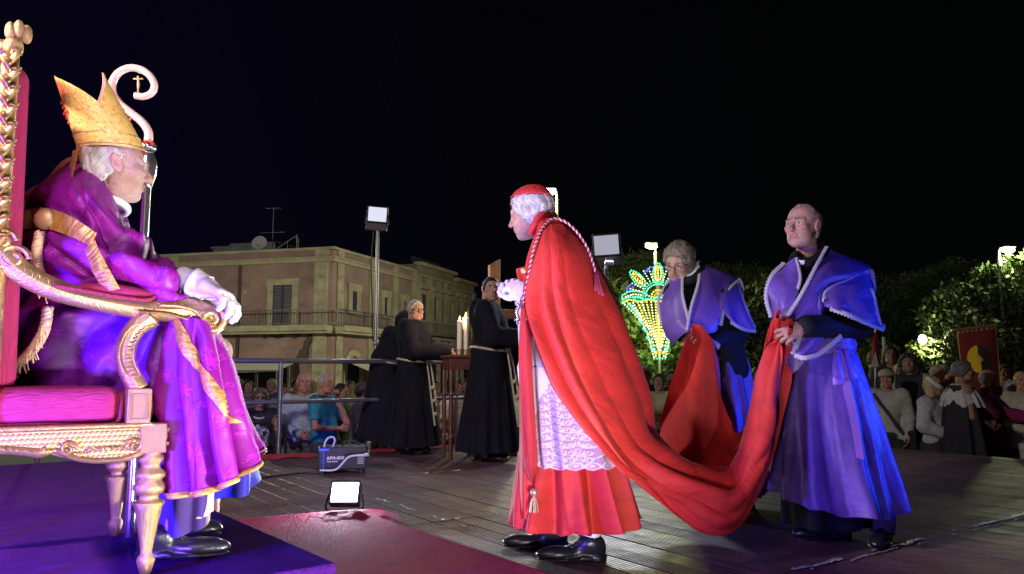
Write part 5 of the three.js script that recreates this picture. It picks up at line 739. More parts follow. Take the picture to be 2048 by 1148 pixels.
      x.strokeStyle = '#fff'; x.lineWidth = 7; x.beginPath(); for (let i = 0; i <= 40; i++) { const X = k * W + i / 40 * W, Y = h * .57 - h * .44 * Math.pow(Math.max(0, 1 - Math.abs(i / 20 - 1)), 1.3); i ? x.lineTo(X, Y) : x.moveTo(X, Y); } x.stroke(); }
    // scalloped foot
    x.fillStyle = '#000'; const m = 20; for (let i = 0; i < m; i++) { const X = (i + .5) / m * w; x.save(); x.fillStyle = '#fff'; x.strokeStyle = '#fff'; x.lineWidth = 6; x.beginPath(); x.arc(X, h * .93, w / m * .46, 0, 6.3); x.stroke(); x.beginPath(); x.arc(X, h * .93, 7, 0, 6.3); x.fill(); x.restore(); }
    x.fillStyle = '#000'; for (let i = 0; i <= m; i++) { const X = i / m * w; x.beginPath(); x.moveTo(X - w / m * .5, h + 2); x.lineTo(X, h * .95); x.lineTo(X + w / m * .5, h + 2); x.closePath(); x.fill(); }
  }, false);
  const roch = phy([.50, .42, .56], { roughness: .8, map: rep(T.tone, 2, 2), bumpMap: rep(T.crease, 2, 2), bumpScale: .004 });
  const laceM = phy([.54, .44, .60], { roughness: .85, alphaMap: (() => { const t = rep(T.lace, 1, 1); t.offset.x = .07; return t; })(), alphaTest: .5 });
  const rr = [[1.28, c(1098, 3.73), -.01, .16, .155], [1.05, c(1115, 3.73), -.01, .19, .185], [.93, c(1122, 3.73), 0, .205, .20], [.88, c(1124, 3.73), 0, .212, .206]], rl = [[.88, c(1124, 3.73), 0, .2125, .2065], [.64, c(1136, 3.73), .01, .23, .232], [.42, c(1145, 3.73), .02, .25, .255]];
  mesh('rochet', robe(rr, { folds: 11, amp: .012, seed: 6, from: .2, nu: 140, nv: 30 }), roch, o);
  mesh('rochet_lace', robe(rl, { folds: 11, amp: .012, seed: 6, from: -1, nu: 180, nv: 30, uvs: [1, -1] }), laceM, o);
  // mozzetta and train: one long cape from the collar to the hands of the two bearers
  const cols = [
    [[1076, 446, 3.58], [1060, 520, 3.46], [1049, 600, 3.42], [1066, 672, 3.36], [1108, 780, 3.31], [1176, 866, 3.30], [1240, 938, 3.32], [1330, 1012, 3.40], [1442, 1072, 3.5], [1504, 1030, 3.66], [1552, 900, 3.82], [1576, 740, 3.86], [1580, 664, 3.66]],
    [[1084, 438, 3.58], [1088, 505, 3.41], [1090, 600, 3.36], [1120, 700, 3.32], [1170, 800, 3.30], [1236, 895, 3.31], [1302, 962, 3.35], [1385, 1008, 3.44], [1458, 1040, 3.54], [1508, 965, 3.68], [1544, 840, 3.80], [1568, 700, 3.82], [1573, 644, 3.64]],
    [[1096, 432, 3.62], [1124, 485, 3.44], [1148, 590, 3.40], [1182, 690, 3.40], [1228, 795, 3.42], [1286, 880, 3.44], [1345, 930, 3.48], [1420, 965, 3.56], [1474, 965, 3.65], [1512, 890, 3.75], [1536, 790, 3.84], [1554, 680, 3.82], [1560, 634, 3.66]],
    [[1106, 431, 3.68], [1152, 472, 3.60], [1204, 580, 3.62], [1240, 680, 3.68], [1272, 775, 3.74], [1302, 865, 3.78], [1350, 915, 3.86], [1412, 940, 3.98], [1452, 942, 4.05], [1482, 925, 4.1], [1505, 850, 4.05], [1530, 740, 3.95], [1544, 640, 3.74]],
    [[1110, 434, 3.76], [1168, 492, 3.82], [1222, 595, 3.95], [1258, 690, 4.05], [1284, 772, 4.15], [1300, 850, 4.25], [1322, 900, 4.36], [1365, 935, 4.42], [1415, 945, 4.4], [1450, 935, 4.36], [1478, 915, 4.32], [1486, 890, 4.28], [1480, 866, 4.3]],
    [[1100, 440, 3.84], [1130, 520, 3.98], [1170, 620, 4.1], [1215, 720, 4.2], [1250, 800, 4.3], [1276, 870, 4.45], [1298, 915, 4.55], [1335, 938, 4.56], [1372, 940, 4.58], [1405, 910, 4.58], [1425, 840, 4.58], [1422, 740, 4.58], [1410, 664, 4.52]],
    [[1090, 446, 3.88], [1105, 540, 4.02], [1130, 640, 4.12], [1180, 750, 4.22], [1230, 820, 4.35], [1268, 880, 4.52], [1292, 905, 4.62], [1306, 890, 4.72], [1316, 850, 4.70], [1336, 790, 4.68], [1356, 730, 4.64], [1372, 680, 4.58], [1382, 662, 4.52]],
  ];
  const fold = (u, v, p) => { const g = sstep(.04, .3, v), e = .35 + .65 * sstep(1.02, .88, v); const w = u * 27 + 1.5 * n3(u * 2.5, v * 2.2, 3) + v * 2.2; const s = Math.abs(Math.sin(w)) - .62; const big = Math.sin(u * 17 + 2.2 * n3(v * 3, u * 2, 8) + v * 3); return g * e * (.06 * (1 + .6 * sstep(.4, .6, v)) * s * (.55 + .45 * Math.sin(u * 9 + v * 6)) + .034 * big + .035 * fbm(u * 3, v * 7, 5, 3)) - .03 * sstep(.45, .7, v) * Math.pow(1 - Math.abs(Math.sin(u * 9 + v * 4 + n3(v * 5, u * 3, 2))), 6) + .003 * fbm(u * 16, v * 20, 1, 2); };
  const cape = mesh('cape', loc(cloth(cols, 230, 280, { fold, uvs: [1.6, 3.2] })), M.red, o);
  // far front panel of the cape, its edge hanging straight, and the sash end
  mesh('cape_front', loc(cloth([[[1078, 448, 3.66], [1054, 525, 3.66], [1046, 600, 3.66], [1038, 700, 3.66], [1037, 850, 3.66], [1033, 1035, 3.67]], [[1082, 450, 3.60], [1066, 530, 3.57], [1060, 610, 3.56], [1052, 700, 3.55], [1050, 850, 3.55], [1048, 1038, 3.56]], [[1090, 452, 3.62], [1085, 540, 3.6], [1078, 620, 3.58], [1063, 700, 3.56], [1062, 850, 3.55], [1066, 1042, 3.57]]], 20, 80, { fold: (u, v) => .006 * Math.sin(u * 9 + v * 5) + .006 * fbm(u * 3, v * 9, 2), uvs: [.2, 1.5] })), M.red, o);
  mesh('sash_end', loc(cloth([[[1040, 640, 3.54], [1042, 780, 3.53], [1046, 915, 3.52], [1052, 945, 3.52], [1063, 964, 3.52]], [[1052, 640, 3.53], [1056, 780, 3.515], [1061, 915, 3.50], [1063, 945, 3.50], [1064, 966, 3.51]], [[1062, 640, 3.54], [1068, 780, 3.525], [1076, 915, 3.51], [1072, 945, 3.51], [1066, 964, 3.515]]], 12, 30, { fold: (u, v) => .004 * Math.sin(u * 5) })), M.redDeep, o);
  { const g = [ball(.016, at(1068, 985, 3.5).toArray(), [1, 1.2, 1])], r = rng(6); for (let i = 0; i < 26; i++) { const a = r() * 6.283; const p = at(1068, 990, 3.5); g.push(tube([p, p.clone().add(v3(Math.cos(a) * .012, -.03, Math.sin(a) * .012)), p.clone().add(v3(Math.cos(a) * .02, -.075, Math.sin(a) * .018))], .0028, { n: 5, m: 5 })); } mesh('tassel', g.map(loc), M.goldDull, o); }
  // collar roll, twisted cord over the shoulders with its tassel
  mesh('collar', loc(tube([[1062, 470, 3.60], [1072, 446, 3.585], [1088, 430, 3.62], [1104, 430, 3.70], [1106, 440, 3.80], [1090, 452, 3.86]].map(p => at(...p)), [.016, .022, .022, .022, .02, .016], { n: 40, m: 12 })), M.red, o);
  { const pts = [[1046, 606, 3.40], [1058, 545, 3.42], [1070, 490, 3.455], [1088, 452, 3.52], [1108, 437, 3.57], [1130, 443, 3.56], [1152, 462, 3.555], [1172, 490, 3.55], [1186, 525, 3.545], [1192, 548, 3.54]].map(p => at(...p)); const all = rope(pts, .0062, 34, { n: 170, strands: 2 }); mesh('cord', [loc(all[0])], M.redRope, o); mesh('cord_strand', [loc(all[1])], phy([.55, .36, .37]), o); const tg = []; for (const [a, b] of [[[1192, 548], [1199, 588]], [[1190, 548], [1192, 582]], [[1195, 548], [1206, 592]]]) tg.push(tube([at(...a, 3.535), at((a[0] + b[0]) / 2, (a[1] + b[1]) / 2, 3.51), at(...b, 3.51)], [.006, .004, .008], { n: 10, m: 6 })); mesh('cord_tassel', tg.map(loc), M.redRope, o); mesh('clasp', loc(ball(.014, at(1047, 541, 3.42).toArray(), [1, 1, .7])), M.goldDull, o); }
  { const g = []; for (let i = 0; i < 9; i++) g.push(ball(.009, at(1035 + 2 * Math.sin(i), 606 + i * 4, 3.6).toArray(), [1, .8, 1], 8, 6)); g.push(tube([at(1035, 636, 3.6), at(1035, 648, 3.6)], .008, { n: 3, m: 6 }), tube([at(1028, 640, 3.6), at(1042, 640, 3.6)], .007, { n: 3, m: 6 })); mesh('pectoral_cross', g.map(loc), M.silver, o); }
  // shoes and white stockings
  const sh = (px, py, d, dir, tw) => { const p = at(px, py, d), g = shoeGeo(); g.scale(1.08, 1, 1.12); g.rotateY(Math.atan2(...dir)); g.translate(p.x, .0, p.z); return loc(g); };
  mesh('shoe', sh(1172, 1100, 3.64, [-1, .06]), M.shoe, o); mesh('shoe', sh(1098, 1070, 3.90, [-.97, .05]), M.shoe, o);
  mesh('stocking', [loc(tube([at(1185, 1086, 3.64), at(1178, 1040, 3.66), at(1165, 980, 3.68)], [.04, .042, .05], { n: 8, m: 14 })), loc(tube([at(1112, 1058, 3.90), at(1112, 1030, 3.9), at(1115, 980, 3.9)], [.04, .042, .05], { n: 8, m: 14 }))], phy([.72, .72, .8]), o);
}
// ================================================================ TRAIN BEARERS
const violet = phy([.125, .06, .35], { roughness: .5, sheen: .3, sheenRoughness: .4, sheenColor: new THREE.Color().setRGB(.3, .2, .9), map: rep(T.tone, 2, 2), bumpMap: rep(T.crease, 1.4, 1.4), bumpScale: .006 });
const laceW = phy([.36, .34, .40], { roughness: .8 }), serge = phy([.009, .010, .014], { roughness: .75, specularIntensity: .35, map: rep(T.tone, 3, 3), bumpMap: rep(T.crease, 2, 2), bumpScale: .006 });
function bearer(label, o3) {
  const o = thing('person', label, 'person', o3.pos); o.updateMatrixWorld(true);
  const inv = o.matrixWorld.clone().invert(), loc = g => g.applyMatrix4(inv), L = p => (p.isVector3 ? p.clone() : at(...p)).applyMatrix4(inv).toArray();
  const hp = at(...o3.head), HM = inv.clone().multiply(M4(hp.toArray(), o3.headRot, [1, 1, 1]));
  const q = {}; for (const k in o3.J) q[k] = L(at(...o3.J[k])); q.hd = L(hp);
  const F = g => (x, y, z) => { let d = sCap(x, y, z, q.hip, q.chest, .125 + g, .13 + g); d = smin(d, sCap(x, y, z, q.s1, q.s2, .052 + g, .052 + g), .09); if (g < .01) d = smin(d, sCap(x, y, z, q.nk, q.hd, .058, .05), .03); for (const [a, b, c] of [[q.s1, q.e1, q.w1], [q.s2, q.e2, q.w2]]) { d = smin(d, sCap(x, y, z, a, b, .05 + g, .044 + g * 1.4), .04); d = smin(d, sCap(x, y, z, b, c, .042 + g * 1.4, .028 + g * 1.2), .03); } for (const [k, a] of [[q.k1, q.a1], [q.k2, q.a2]]) { d = smin(d, sCap(x, y, z, q.hip, k, .085 + g, .055 + g), .05); d = smin(d, sCap(x, y, z, k, a, .052 + g, .036 + g), .03); } return d; };
  const lo = [9, 9, 9], hi = [-9, -9, -9]; for (const p of Object.values(q)) for (let k = 0; k < 3; k++) { lo[k] = Math.min(lo[k], p[k] - .22); hi[k] = Math.max(hi[k], p[k] + .22); } lo[1] = 0;
  const hands = o3.hands.map(h => loc(handGeo({ cell: .0038, col: o3.skin, ...h.o }).applyMatrix4(basis(at(...h.w), h.dir, h.palm))));
  mesh('body', [surf([-.11, -.135, -.13], [.11, .14, .14], .0038, headField(o3.field), headColor({ skin: o3.skin, ...o3.color })).applyMatrix4(HM), surf(lo, hi, .017, F(-.004), clothCol(o3.skin)), ...hands], M.skin, o);
  mesh('cassock_top', surf(lo, hi, .014, (x, y, z) => smax(smax(F(.02)(x, y, z) + .012 * fbm(x * 7, y * 9, z * 7, 3), q.hip[1] - .05 - y, .01), -sEll(x, y, z, [q.nk[0], q.nk[1] + .095, q.nk[2]], [.09, .05, .09]), .01)), serge, o);
  return { o, loc, L, HM, q, inv };
}
{
  const d0 = 4.05;
  const R = bearer('bald attendant in violet robes holding the near corner of the red train', { pos: [1.62, 0, -4.05], head: [1606, 452, 4.0], headRot: [.0, Math.atan2(-.80, .60), -.02], skin: [.46, .25, .18], field: { nose: 1.15, jaw: 1.0, age: 1.2 }, color: { browCol: [.14, .09, .06], stubble: .12 },
    J: { hip: [1650, 720, 4.08], chest: [1634, 575, 4.08], s1: [1580, 560, 4.0], s2: [1695, 552, 4.14], nk: [1618, 515, 4.06], e1: [1572, 640, 3.95], w1: [1566, 662, 3.86], e2: [1718, 648, 4.0], w2: [1612, 654, 3.72], k1: [1640, 880, 4.0], a1: [1650, 1040, 4.05], k2: [1700, 880, 4.05], a2: [1770, 1050, 4.04] },
    hands: [{ w: [1606, 655, 3.71], dir: [-.9, -.35, .1], palm: [.25, -.2, -.95], o: { curls: [.85, .9, .95, 1.0], s: -1, thumb: .5 } }, { w: [1568, 664, 3.84], dir: [-.3, .3, .9], palm: [.4, -.9, .1], o: { curls: [.8, .8, .8, .8], s: 1 } }] });
  const { o, loc, L, HM } = R;
  mesh('hair', hairGeo('receding', [.24, .17, .14], .0057, { vol: .0016, seed: 3, streak: .3 }), std([1, 1, 1], { vertexColors: true, roughness: .8 }), o).applyMatrix4(HM);
  mesh('collar', [loc(tube([[1588, 520, 3.93], [1606, 528, 3.90], [1630, 520, 3.92], [1648, 505, 3.98], [1650, 495, 4.08], [1625, 498, 4.15], [1600, 508, 4.08], [1588, 520, 3.93]].map(p => at(...p)), .028, { n: 50, m: 12 }))], serge, o);
  mesh('collar_band', loc(cloth([[[1591, 517, 3.895], [1600, 521, 3.872], [1609, 520, 3.875]], [[1593, 527, 3.89], [1601, 530, 3.868], [1609, 528, 3.87]]], 4, 8, {})), phy([.8, .75, .82]), o);
  const f1 = (a, s) => (u, v) => a * Math.sin(v * 9 + s + u * 4) + .008 * fbm(u * 3, v * 4, s, 3);
  mesh('skirt', loc(robe([[.985, 1.632, -4.08, .165, .145], [.90, 1.64, -4.08, .185, .165], [.6, 1.655, -4.08, .24, .22], [.37, 1.662, -4.07, .272, .25], [.20, 1.67, -4.06, .30, .275]], { folds: 8, amp: .032, seed: 22, from: .1, sharp: .75, nu: 240, nv: 60, hem: .01, uvs: [2, 1], tilt: (c, q, t) => t * t * (-.03 * c - .04 * q) })), violet, o);
  mesh('cassock_skirt', loc(robe([[.9, 1.64, -4.08, .15, .13], [.5, 1.63, -4.08, .19, .17], [.075, 1.625, -4.08, .2, .18]], { folds: 6, amp: .02, seed: 8 })), serge, o);
  mesh('sash', loc(robe([[1.055, 1.625, -4.07, .158, .14], [1.02, 1.628, -4.07, .168, .15], [.98, 1.632, -4.07, .174, .154], [.955, 1.634, -4.07, .166, .148]], { folds: 3, amp: .004, seed: 3, nv: 16, tilt: (c, q) => .018 * c })), phy([.24, .12, .50], { roughness: .4, bumpMap: rep(T.crease, 3, 1), bumpScale: .008 }), o);
  mesh('sash_tail', [loc(cloth([[[1668, 700, 3.90], [1664, 735, 3.87], [1666, 770, 3.86]], [[1682, 700, 3.90], [1688, 735, 3.86], [1700, 765, 3.86]], [[1695, 700, 3.93], [1708, 740, 3.9], [1714, 752, 3.9]]], 14, 20, { fold: (u, v) => .01 * Math.sin(u * 9) })), loc(cloth([[[1672, 700, 3.91], [1682, 760, 3.86], [1698, 830, 3.84], [1712, 915, 3.80]], [[1684, 700, 3.90], [1702, 770, 3.85], [1716, 840, 3.83], [1728, 920, 3.79]]], 8, 40, { fold: (u, v) => .008 * Math.sin(v * 9) }))], phy([.24, .12, .50], { roughness: .4 }), o);
  // shoulder cape, crossing over the breast
  const left = [[[1597, 516, 3.90], [1603, 558, 3.80], [1590, 600, 3.75], [1570, 638, 3.735]], [[1584, 522, 3.91], [1575, 560, 3.80], [1562, 605, 3.77], [1556, 640, 3.77]], [[1572, 528, 3.98], [1546, 556, 3.92], [1536, 592, 3.90], [1546, 634, 3.90]], [[1590, 520, 4.14], [1556, 560, 4.12], [1540, 600, 4.08], [1550, 640, 4.05]]];
  const right = [[[1650, 494, 3.97], [1627, 535, 3.83], [1602, 582, 3.76], [1568, 638, 3.725]], [[1672, 502, 3.98], [1652, 535, 3.84], [1625, 585, 3.76], [1598, 642, 3.73]], [[1705, 520, 4.02], [1674, 548, 3.86], [1640, 582, 3.78], [1634, 634, 3.76]], [[1737, 538, 4.10], [1700, 556, 3.92], [1650, 580, 3.81], [1642, 630, 3.78]], [[1748, 560, 4.2], [1720, 570, 4.06], [1690, 590, 4.0], [1670, 640, 3.98]]];
  const back = [[[1650, 494, 4.0], [1690, 520, 4.05], [1737, 540, 4.12], [1742, 570, 4.16]], [[1630, 492, 4.16], [1680, 510, 4.24], [1730, 540, 4.26], [1742, 590, 4.26]], [[1600, 505, 4.2], [1600, 540, 4.3], [1600, 600, 4.34], [1600, 660, 4.34]], [[1580, 524, 4.1], [1555, 560, 4.14], [1540, 600, 4.14], [1548, 640, 4.1]]];
  mesh('shoulder_cape', [loc(cloth(left, 30, 40, { fold: f1(.008, 1), uvs: [.4, .5] })), loc(cloth(right, 40, 40, { fold: f1(.009, 3), uvs: [.4, .5] })), loc(cloth(back, 30, 30, { uvs: [.4, .5] }))], violet, o);
  const sl = [[[1640, 580, 3.82], [1640, 600, 3.80], [1648, 612, 3.79], [1662, 618, 3.78]], [[1668, 566, 3.84], [1672, 590, 3.80], [1682, 612, 3.78], [1694, 630, 3.77]], [[1700, 553, 3.92], [1706, 580, 3.86], [1714, 610, 3.82], [1722, 642, 3.80]], [[1722, 546, 4.02], [1738, 580, 3.98], [1750, 620, 3.95], [1763, 656, 3.92]], [[1736, 545, 4.12], [1748, 580, 4.12], [1760, 620, 4.12], [1768, 650, 4.1]], [[1720, 560, 4.24], [1730, 590, 4.26], [1736, 620, 4.26], [1740, 650, 4.24]]];
  mesh('wide_sleeve', loc(cloth(sl, 60, 40, { fold: (u, v) => .016 * Math.sin(u * 15) * v + .006 * fbm(u * 6, v * 4, 2), uvs: [.6, .3] })), violet, o);
  const flap = [[[1612, 655, 3.80], [1630, 660, 3.76], [1660, 650, 3.78]], [[1604, 680, 3.80], [1622, 690, 3.755], [1646, 682, 3.78]], [[1588, 708, 3.80], [1608, 712, 3.76], [1636, 706, 3.77]]];
  mesh('cape_front', loc(cloth(flap, 16, 16, { fold: f1(.006, 2) })), violet, o);
  mesh('lace_trim', [...lace([[1650, 494, 3.965], [1627, 535, 3.825], [1602, 582, 3.755], [1568, 638, 3.72]], .024, [1, .4, .2]), ...lace([[1596, 516, 3.895], [1604, 558, 3.795], [1598, 580, 3.78]], .022, [-1, 0, .2]), ...lace([[1737, 538, 4.09], [1700, 556, 3.91], [1650, 580, 3.80], [1641, 604, 3.785], [1640, 630, 3.775]], .03, [-.3, -1, .2]), ...lace([[1572, 528, 3.97], [1546, 556, 3.915], [1536, 592, 3.895], [1546, 634, 3.895]], .03, [-1, -.1, .1]), ...lace([[1662, 612, 3.775], [1694, 624, 3.765], [1722, 636, 3.795], [1763, 652, 3.915], [1768, 648, 4.05]], .034, [0, -1, .1]), ...lace([[1738, 540, 4.1], [1742, 560, 4.12], [1744, 590, 4.14]], .026, [1, -.2, 0]), ...lace([[1590, 706, 3.79], [1608, 711, 3.75], [1634, 704, 3.765], [1660, 685, 3.78], [1680, 668, 3.8]], .032, [0, -1, .1]), ...lace([[1606, 672, 3.79], [1598, 690, 3.785], [1588, 710, 3.79]], .03, [-1, -.2, 0])].map(loc), laceW, o);
  const shg = (px, py, d, dir) => { const p = at(px, py, d), g = shoeGeo(); g.scale(1.08, 1.02, 1.1); g.rotateY(Math.atan2(...dir)); g.translate(p.x, 0, p.z); return loc(g); };
  mesh('shoe', shg(1668, 1055, 4.10, [-1, .1]), M.shoe, o); mesh('shoe', shg(1764, 1066, 4.0, [-.55, .85]), M.shoe, o);
  mesh('trouser_leg', loc(tube([at(1764, 1066, 4.0), at(1766, 1030, 4.02), at(1755, 960, 4.06)], [.058, .064, .07], { n: 8, m: 14 })), std([.03, .03, .04]), o);
  mesh('ring', loc(new THREE.TorusGeometry(.0105, .0028, 8, 18).rotateY(1.2).translate(...at(1578, 672, 3.68).toArray())), M.silver, o);
}
{
  const C = bearer('attendant in glasses and violet cape bowing over the far corner of the red train', { pos: [1.18, 0, -4.9], head: [1358, 524, 4.82], headRot: [.5, Math.atan2(-.62, .78), -.12], skin: [.52, .32, .25], field: { nose: 1.1, age: .8 }, color: { browCol: [.16, .12, .1] },
    J: { hip: [1452, 740, 4.95], chest: [1420, 610, 4.92], s1: [1350, 588, 4.86], s2: [1446, 592, 4.98], nk: [1395, 560, 4.92], e1: [1364, 655, 4.86], w1: [1376, 676, 4.80], e2: [1478, 660, 4.92], w2: [1424, 684, 4.76], k1: [1430, 880, 4.9], a1: [1430, 1000, 4.95], k2: [1470, 880, 4.95], a2: [1480, 1005, 4.95] },
    hands: [{ w: [1420, 684, 4.66], dir: [-.7, .4, .3], palm: [-.3, -.5, -.8], o: { curls: [.8, .85, .9, .95], s: -1 } }, { w: [1378, 674, 4.74], dir: [.4, .6, .3], palm: [.6, -.5, -.3], o: { curls: [.8, .85, .9, .95], s: 1 } }] });
  const { o, loc, HM } = C;
  mesh('hair', hairGeo('full', [.15, .125, .10], .0042, { vol: .016, seed: 5, streak: .6 }), M.hair, o).applyMatrix4(HM); spectacles(o, HM);
  mesh('collar', [loc(tube([[1362, 562, 4.80], [1382, 560, 4.79], [1398, 545, 4.82], [1404, 530, 4.9], [1395, 532, 5.0]].map(p => at(...p)), .028, { n: 30, m: 12 }))], serge, o);
  mesh('collar_band', loc(tube([[1370, 554, 4.80], [1384, 548, 4.795], [1397, 532, 4.83]].map(p => at(...p)), .013, { n: 16, m: 8 })), phy([.75, .74, .8]), o);
  const left = [[[1362, 548, 4.80], [1362, 590, 4.70], [1372, 632, 4.65], [1385, 664, 4.62]], [[1352, 552, 4.84], [1344, 595, 4.72], [1350, 640, 4.68], [1368, 668, 4.65]], [[1345, 558, 4.92], [1320, 600, 4.82], [1326, 650, 4.8], [1345, 690, 4.8]], [[1365, 560, 5.06], [1335, 600, 5.04], [1335, 650, 5.04], [1350, 690, 5.04]]];
  const right = [[[1402, 530, 4.86], [1400, 565, 4.74], [1385, 615, 4.66], [1376, 662, 4.62]], [[1418, 535, 4.86], [1420, 575, 4.74], [1410, 625, 4.66], [1402, 668, 4.63]], [[1448, 548, 4.90], [1442, 590, 4.76], [1436, 630, 4.69], [1430, 664, 4.66]], [[1474, 560, 4.96], [1458, 575, 4.84], [1446, 610, 4.75], [1438, 650, 4.70]], [[1480, 580, 5.06], [1470, 600, 4.98], [1462, 630, 4.94], [1455, 660, 4.94]]];
  const back = [[[1402, 530, 4.9], [1440, 544, 4.95], [1474, 560, 5.0], [1480, 590, 5.04]], [[1385, 535, 5.06], [1430, 545, 5.14], [1470, 570, 5.14], [1478, 620, 5.14]], [[1362, 550, 5.0], [1345, 580, 5.06], [1330, 620, 5.08], [1340, 680, 5.08]]];
  mesh('shoulder_cape', [loc(cloth(left, 30, 40, { fold: (u, v) => .008 * Math.sin(v * 8 + u * 3), uvs: [.4, .5] })), loc(cloth(right, 40, 40, { fold: (u, v) => .009 * Math.sin(v * 7 + u * 5), uvs: [.4, .5] })), loc(cloth(back, 30, 30, {}))], violet, o);
  mesh('wide_sleeve', loc(cloth([[[1446, 585, 4.74], [1444, 610, 4.72], [1450, 628, 4.72], [1462, 642, 4.72]], [[1462, 578, 4.80], [1466, 605, 4.77], [1474, 632, 4.76], [1484, 655, 4.76]], [[1476, 566, 4.92], [1486, 600, 4.88], [1498, 632, 4.86], [1511, 660, 4.86]], [[1478, 572, 5.06], [1488, 600, 5.06], [1498, 630, 5.06], [1508, 655, 5.04]]], 50, 36, { fold: (u, v) => .014 * Math.sin(u * 14) * v, uvs: [.5, .3] })), violet, o);
  mesh('skirt', loc(robe([[1.08, 1.32, -4.97, .15, .135], [.98, 1.33, -4.97, .155, .14], [.9, 1.345, -4.97, .17, .155], [.55, 1.36, -4.97, .205, .2], [.12, 1.37, -4.97, .25, .25]], { folds: 8, amp: .03, seed: 31, from: .1, sharp: .75, nu: 200, nv: 40, uvs: [2, 1] })), violet, o);
  mesh('cassock_skirt', loc(robe([[.9, 1.34, -4.97, .13, .12], [.08, 1.35, -4.97, .19, .19]], { folds: 6, amp: .02, seed: 8, nv: 20 })), serge, o);
  mesh('lace_trim', [...lace([[1402, 530, 4.85], [1400, 565, 4.73], [1385, 615, 4.65], [1376, 662, 4.61]], .024, [-1, -.2, .2]), ...lace([[1362, 548, 4.79], [1362, 590, 4.69], [1372, 632, 4.64], [1376, 650, 4.63]], .024, [1, 0, .2]), ...lace([[1474, 560, 4.95], [1458, 575, 4.83], [1446, 610, 4.74], [1438, 650, 4.69]], .028, [.9, -.5, .2]), ...lace([[1474, 558, 4.96], [1480, 570, 5.0], [1482, 582, 5.04]], .03, [1, -.2, .1]), ...lace([[1462, 640, 4.715], [1484, 653, 4.755], [1511, 658, 4.855]], .034, [0, -1, .1]), ...lace([[1345, 558, 4.91], [1320, 600, 4.81], [1326, 650, 4.79]], .026, [-1, 0, 0])].map(loc), laceW, o);
  mesh('shoe', loc(shoeGeo().rotateY(-1.3).translate(1.28, 0, -4.98)), M.shoe, o); mesh('shoe', loc(shoeGeo().rotateY(-.9).translate(1.46, 0, -4.95)), M.shoe, o);
}
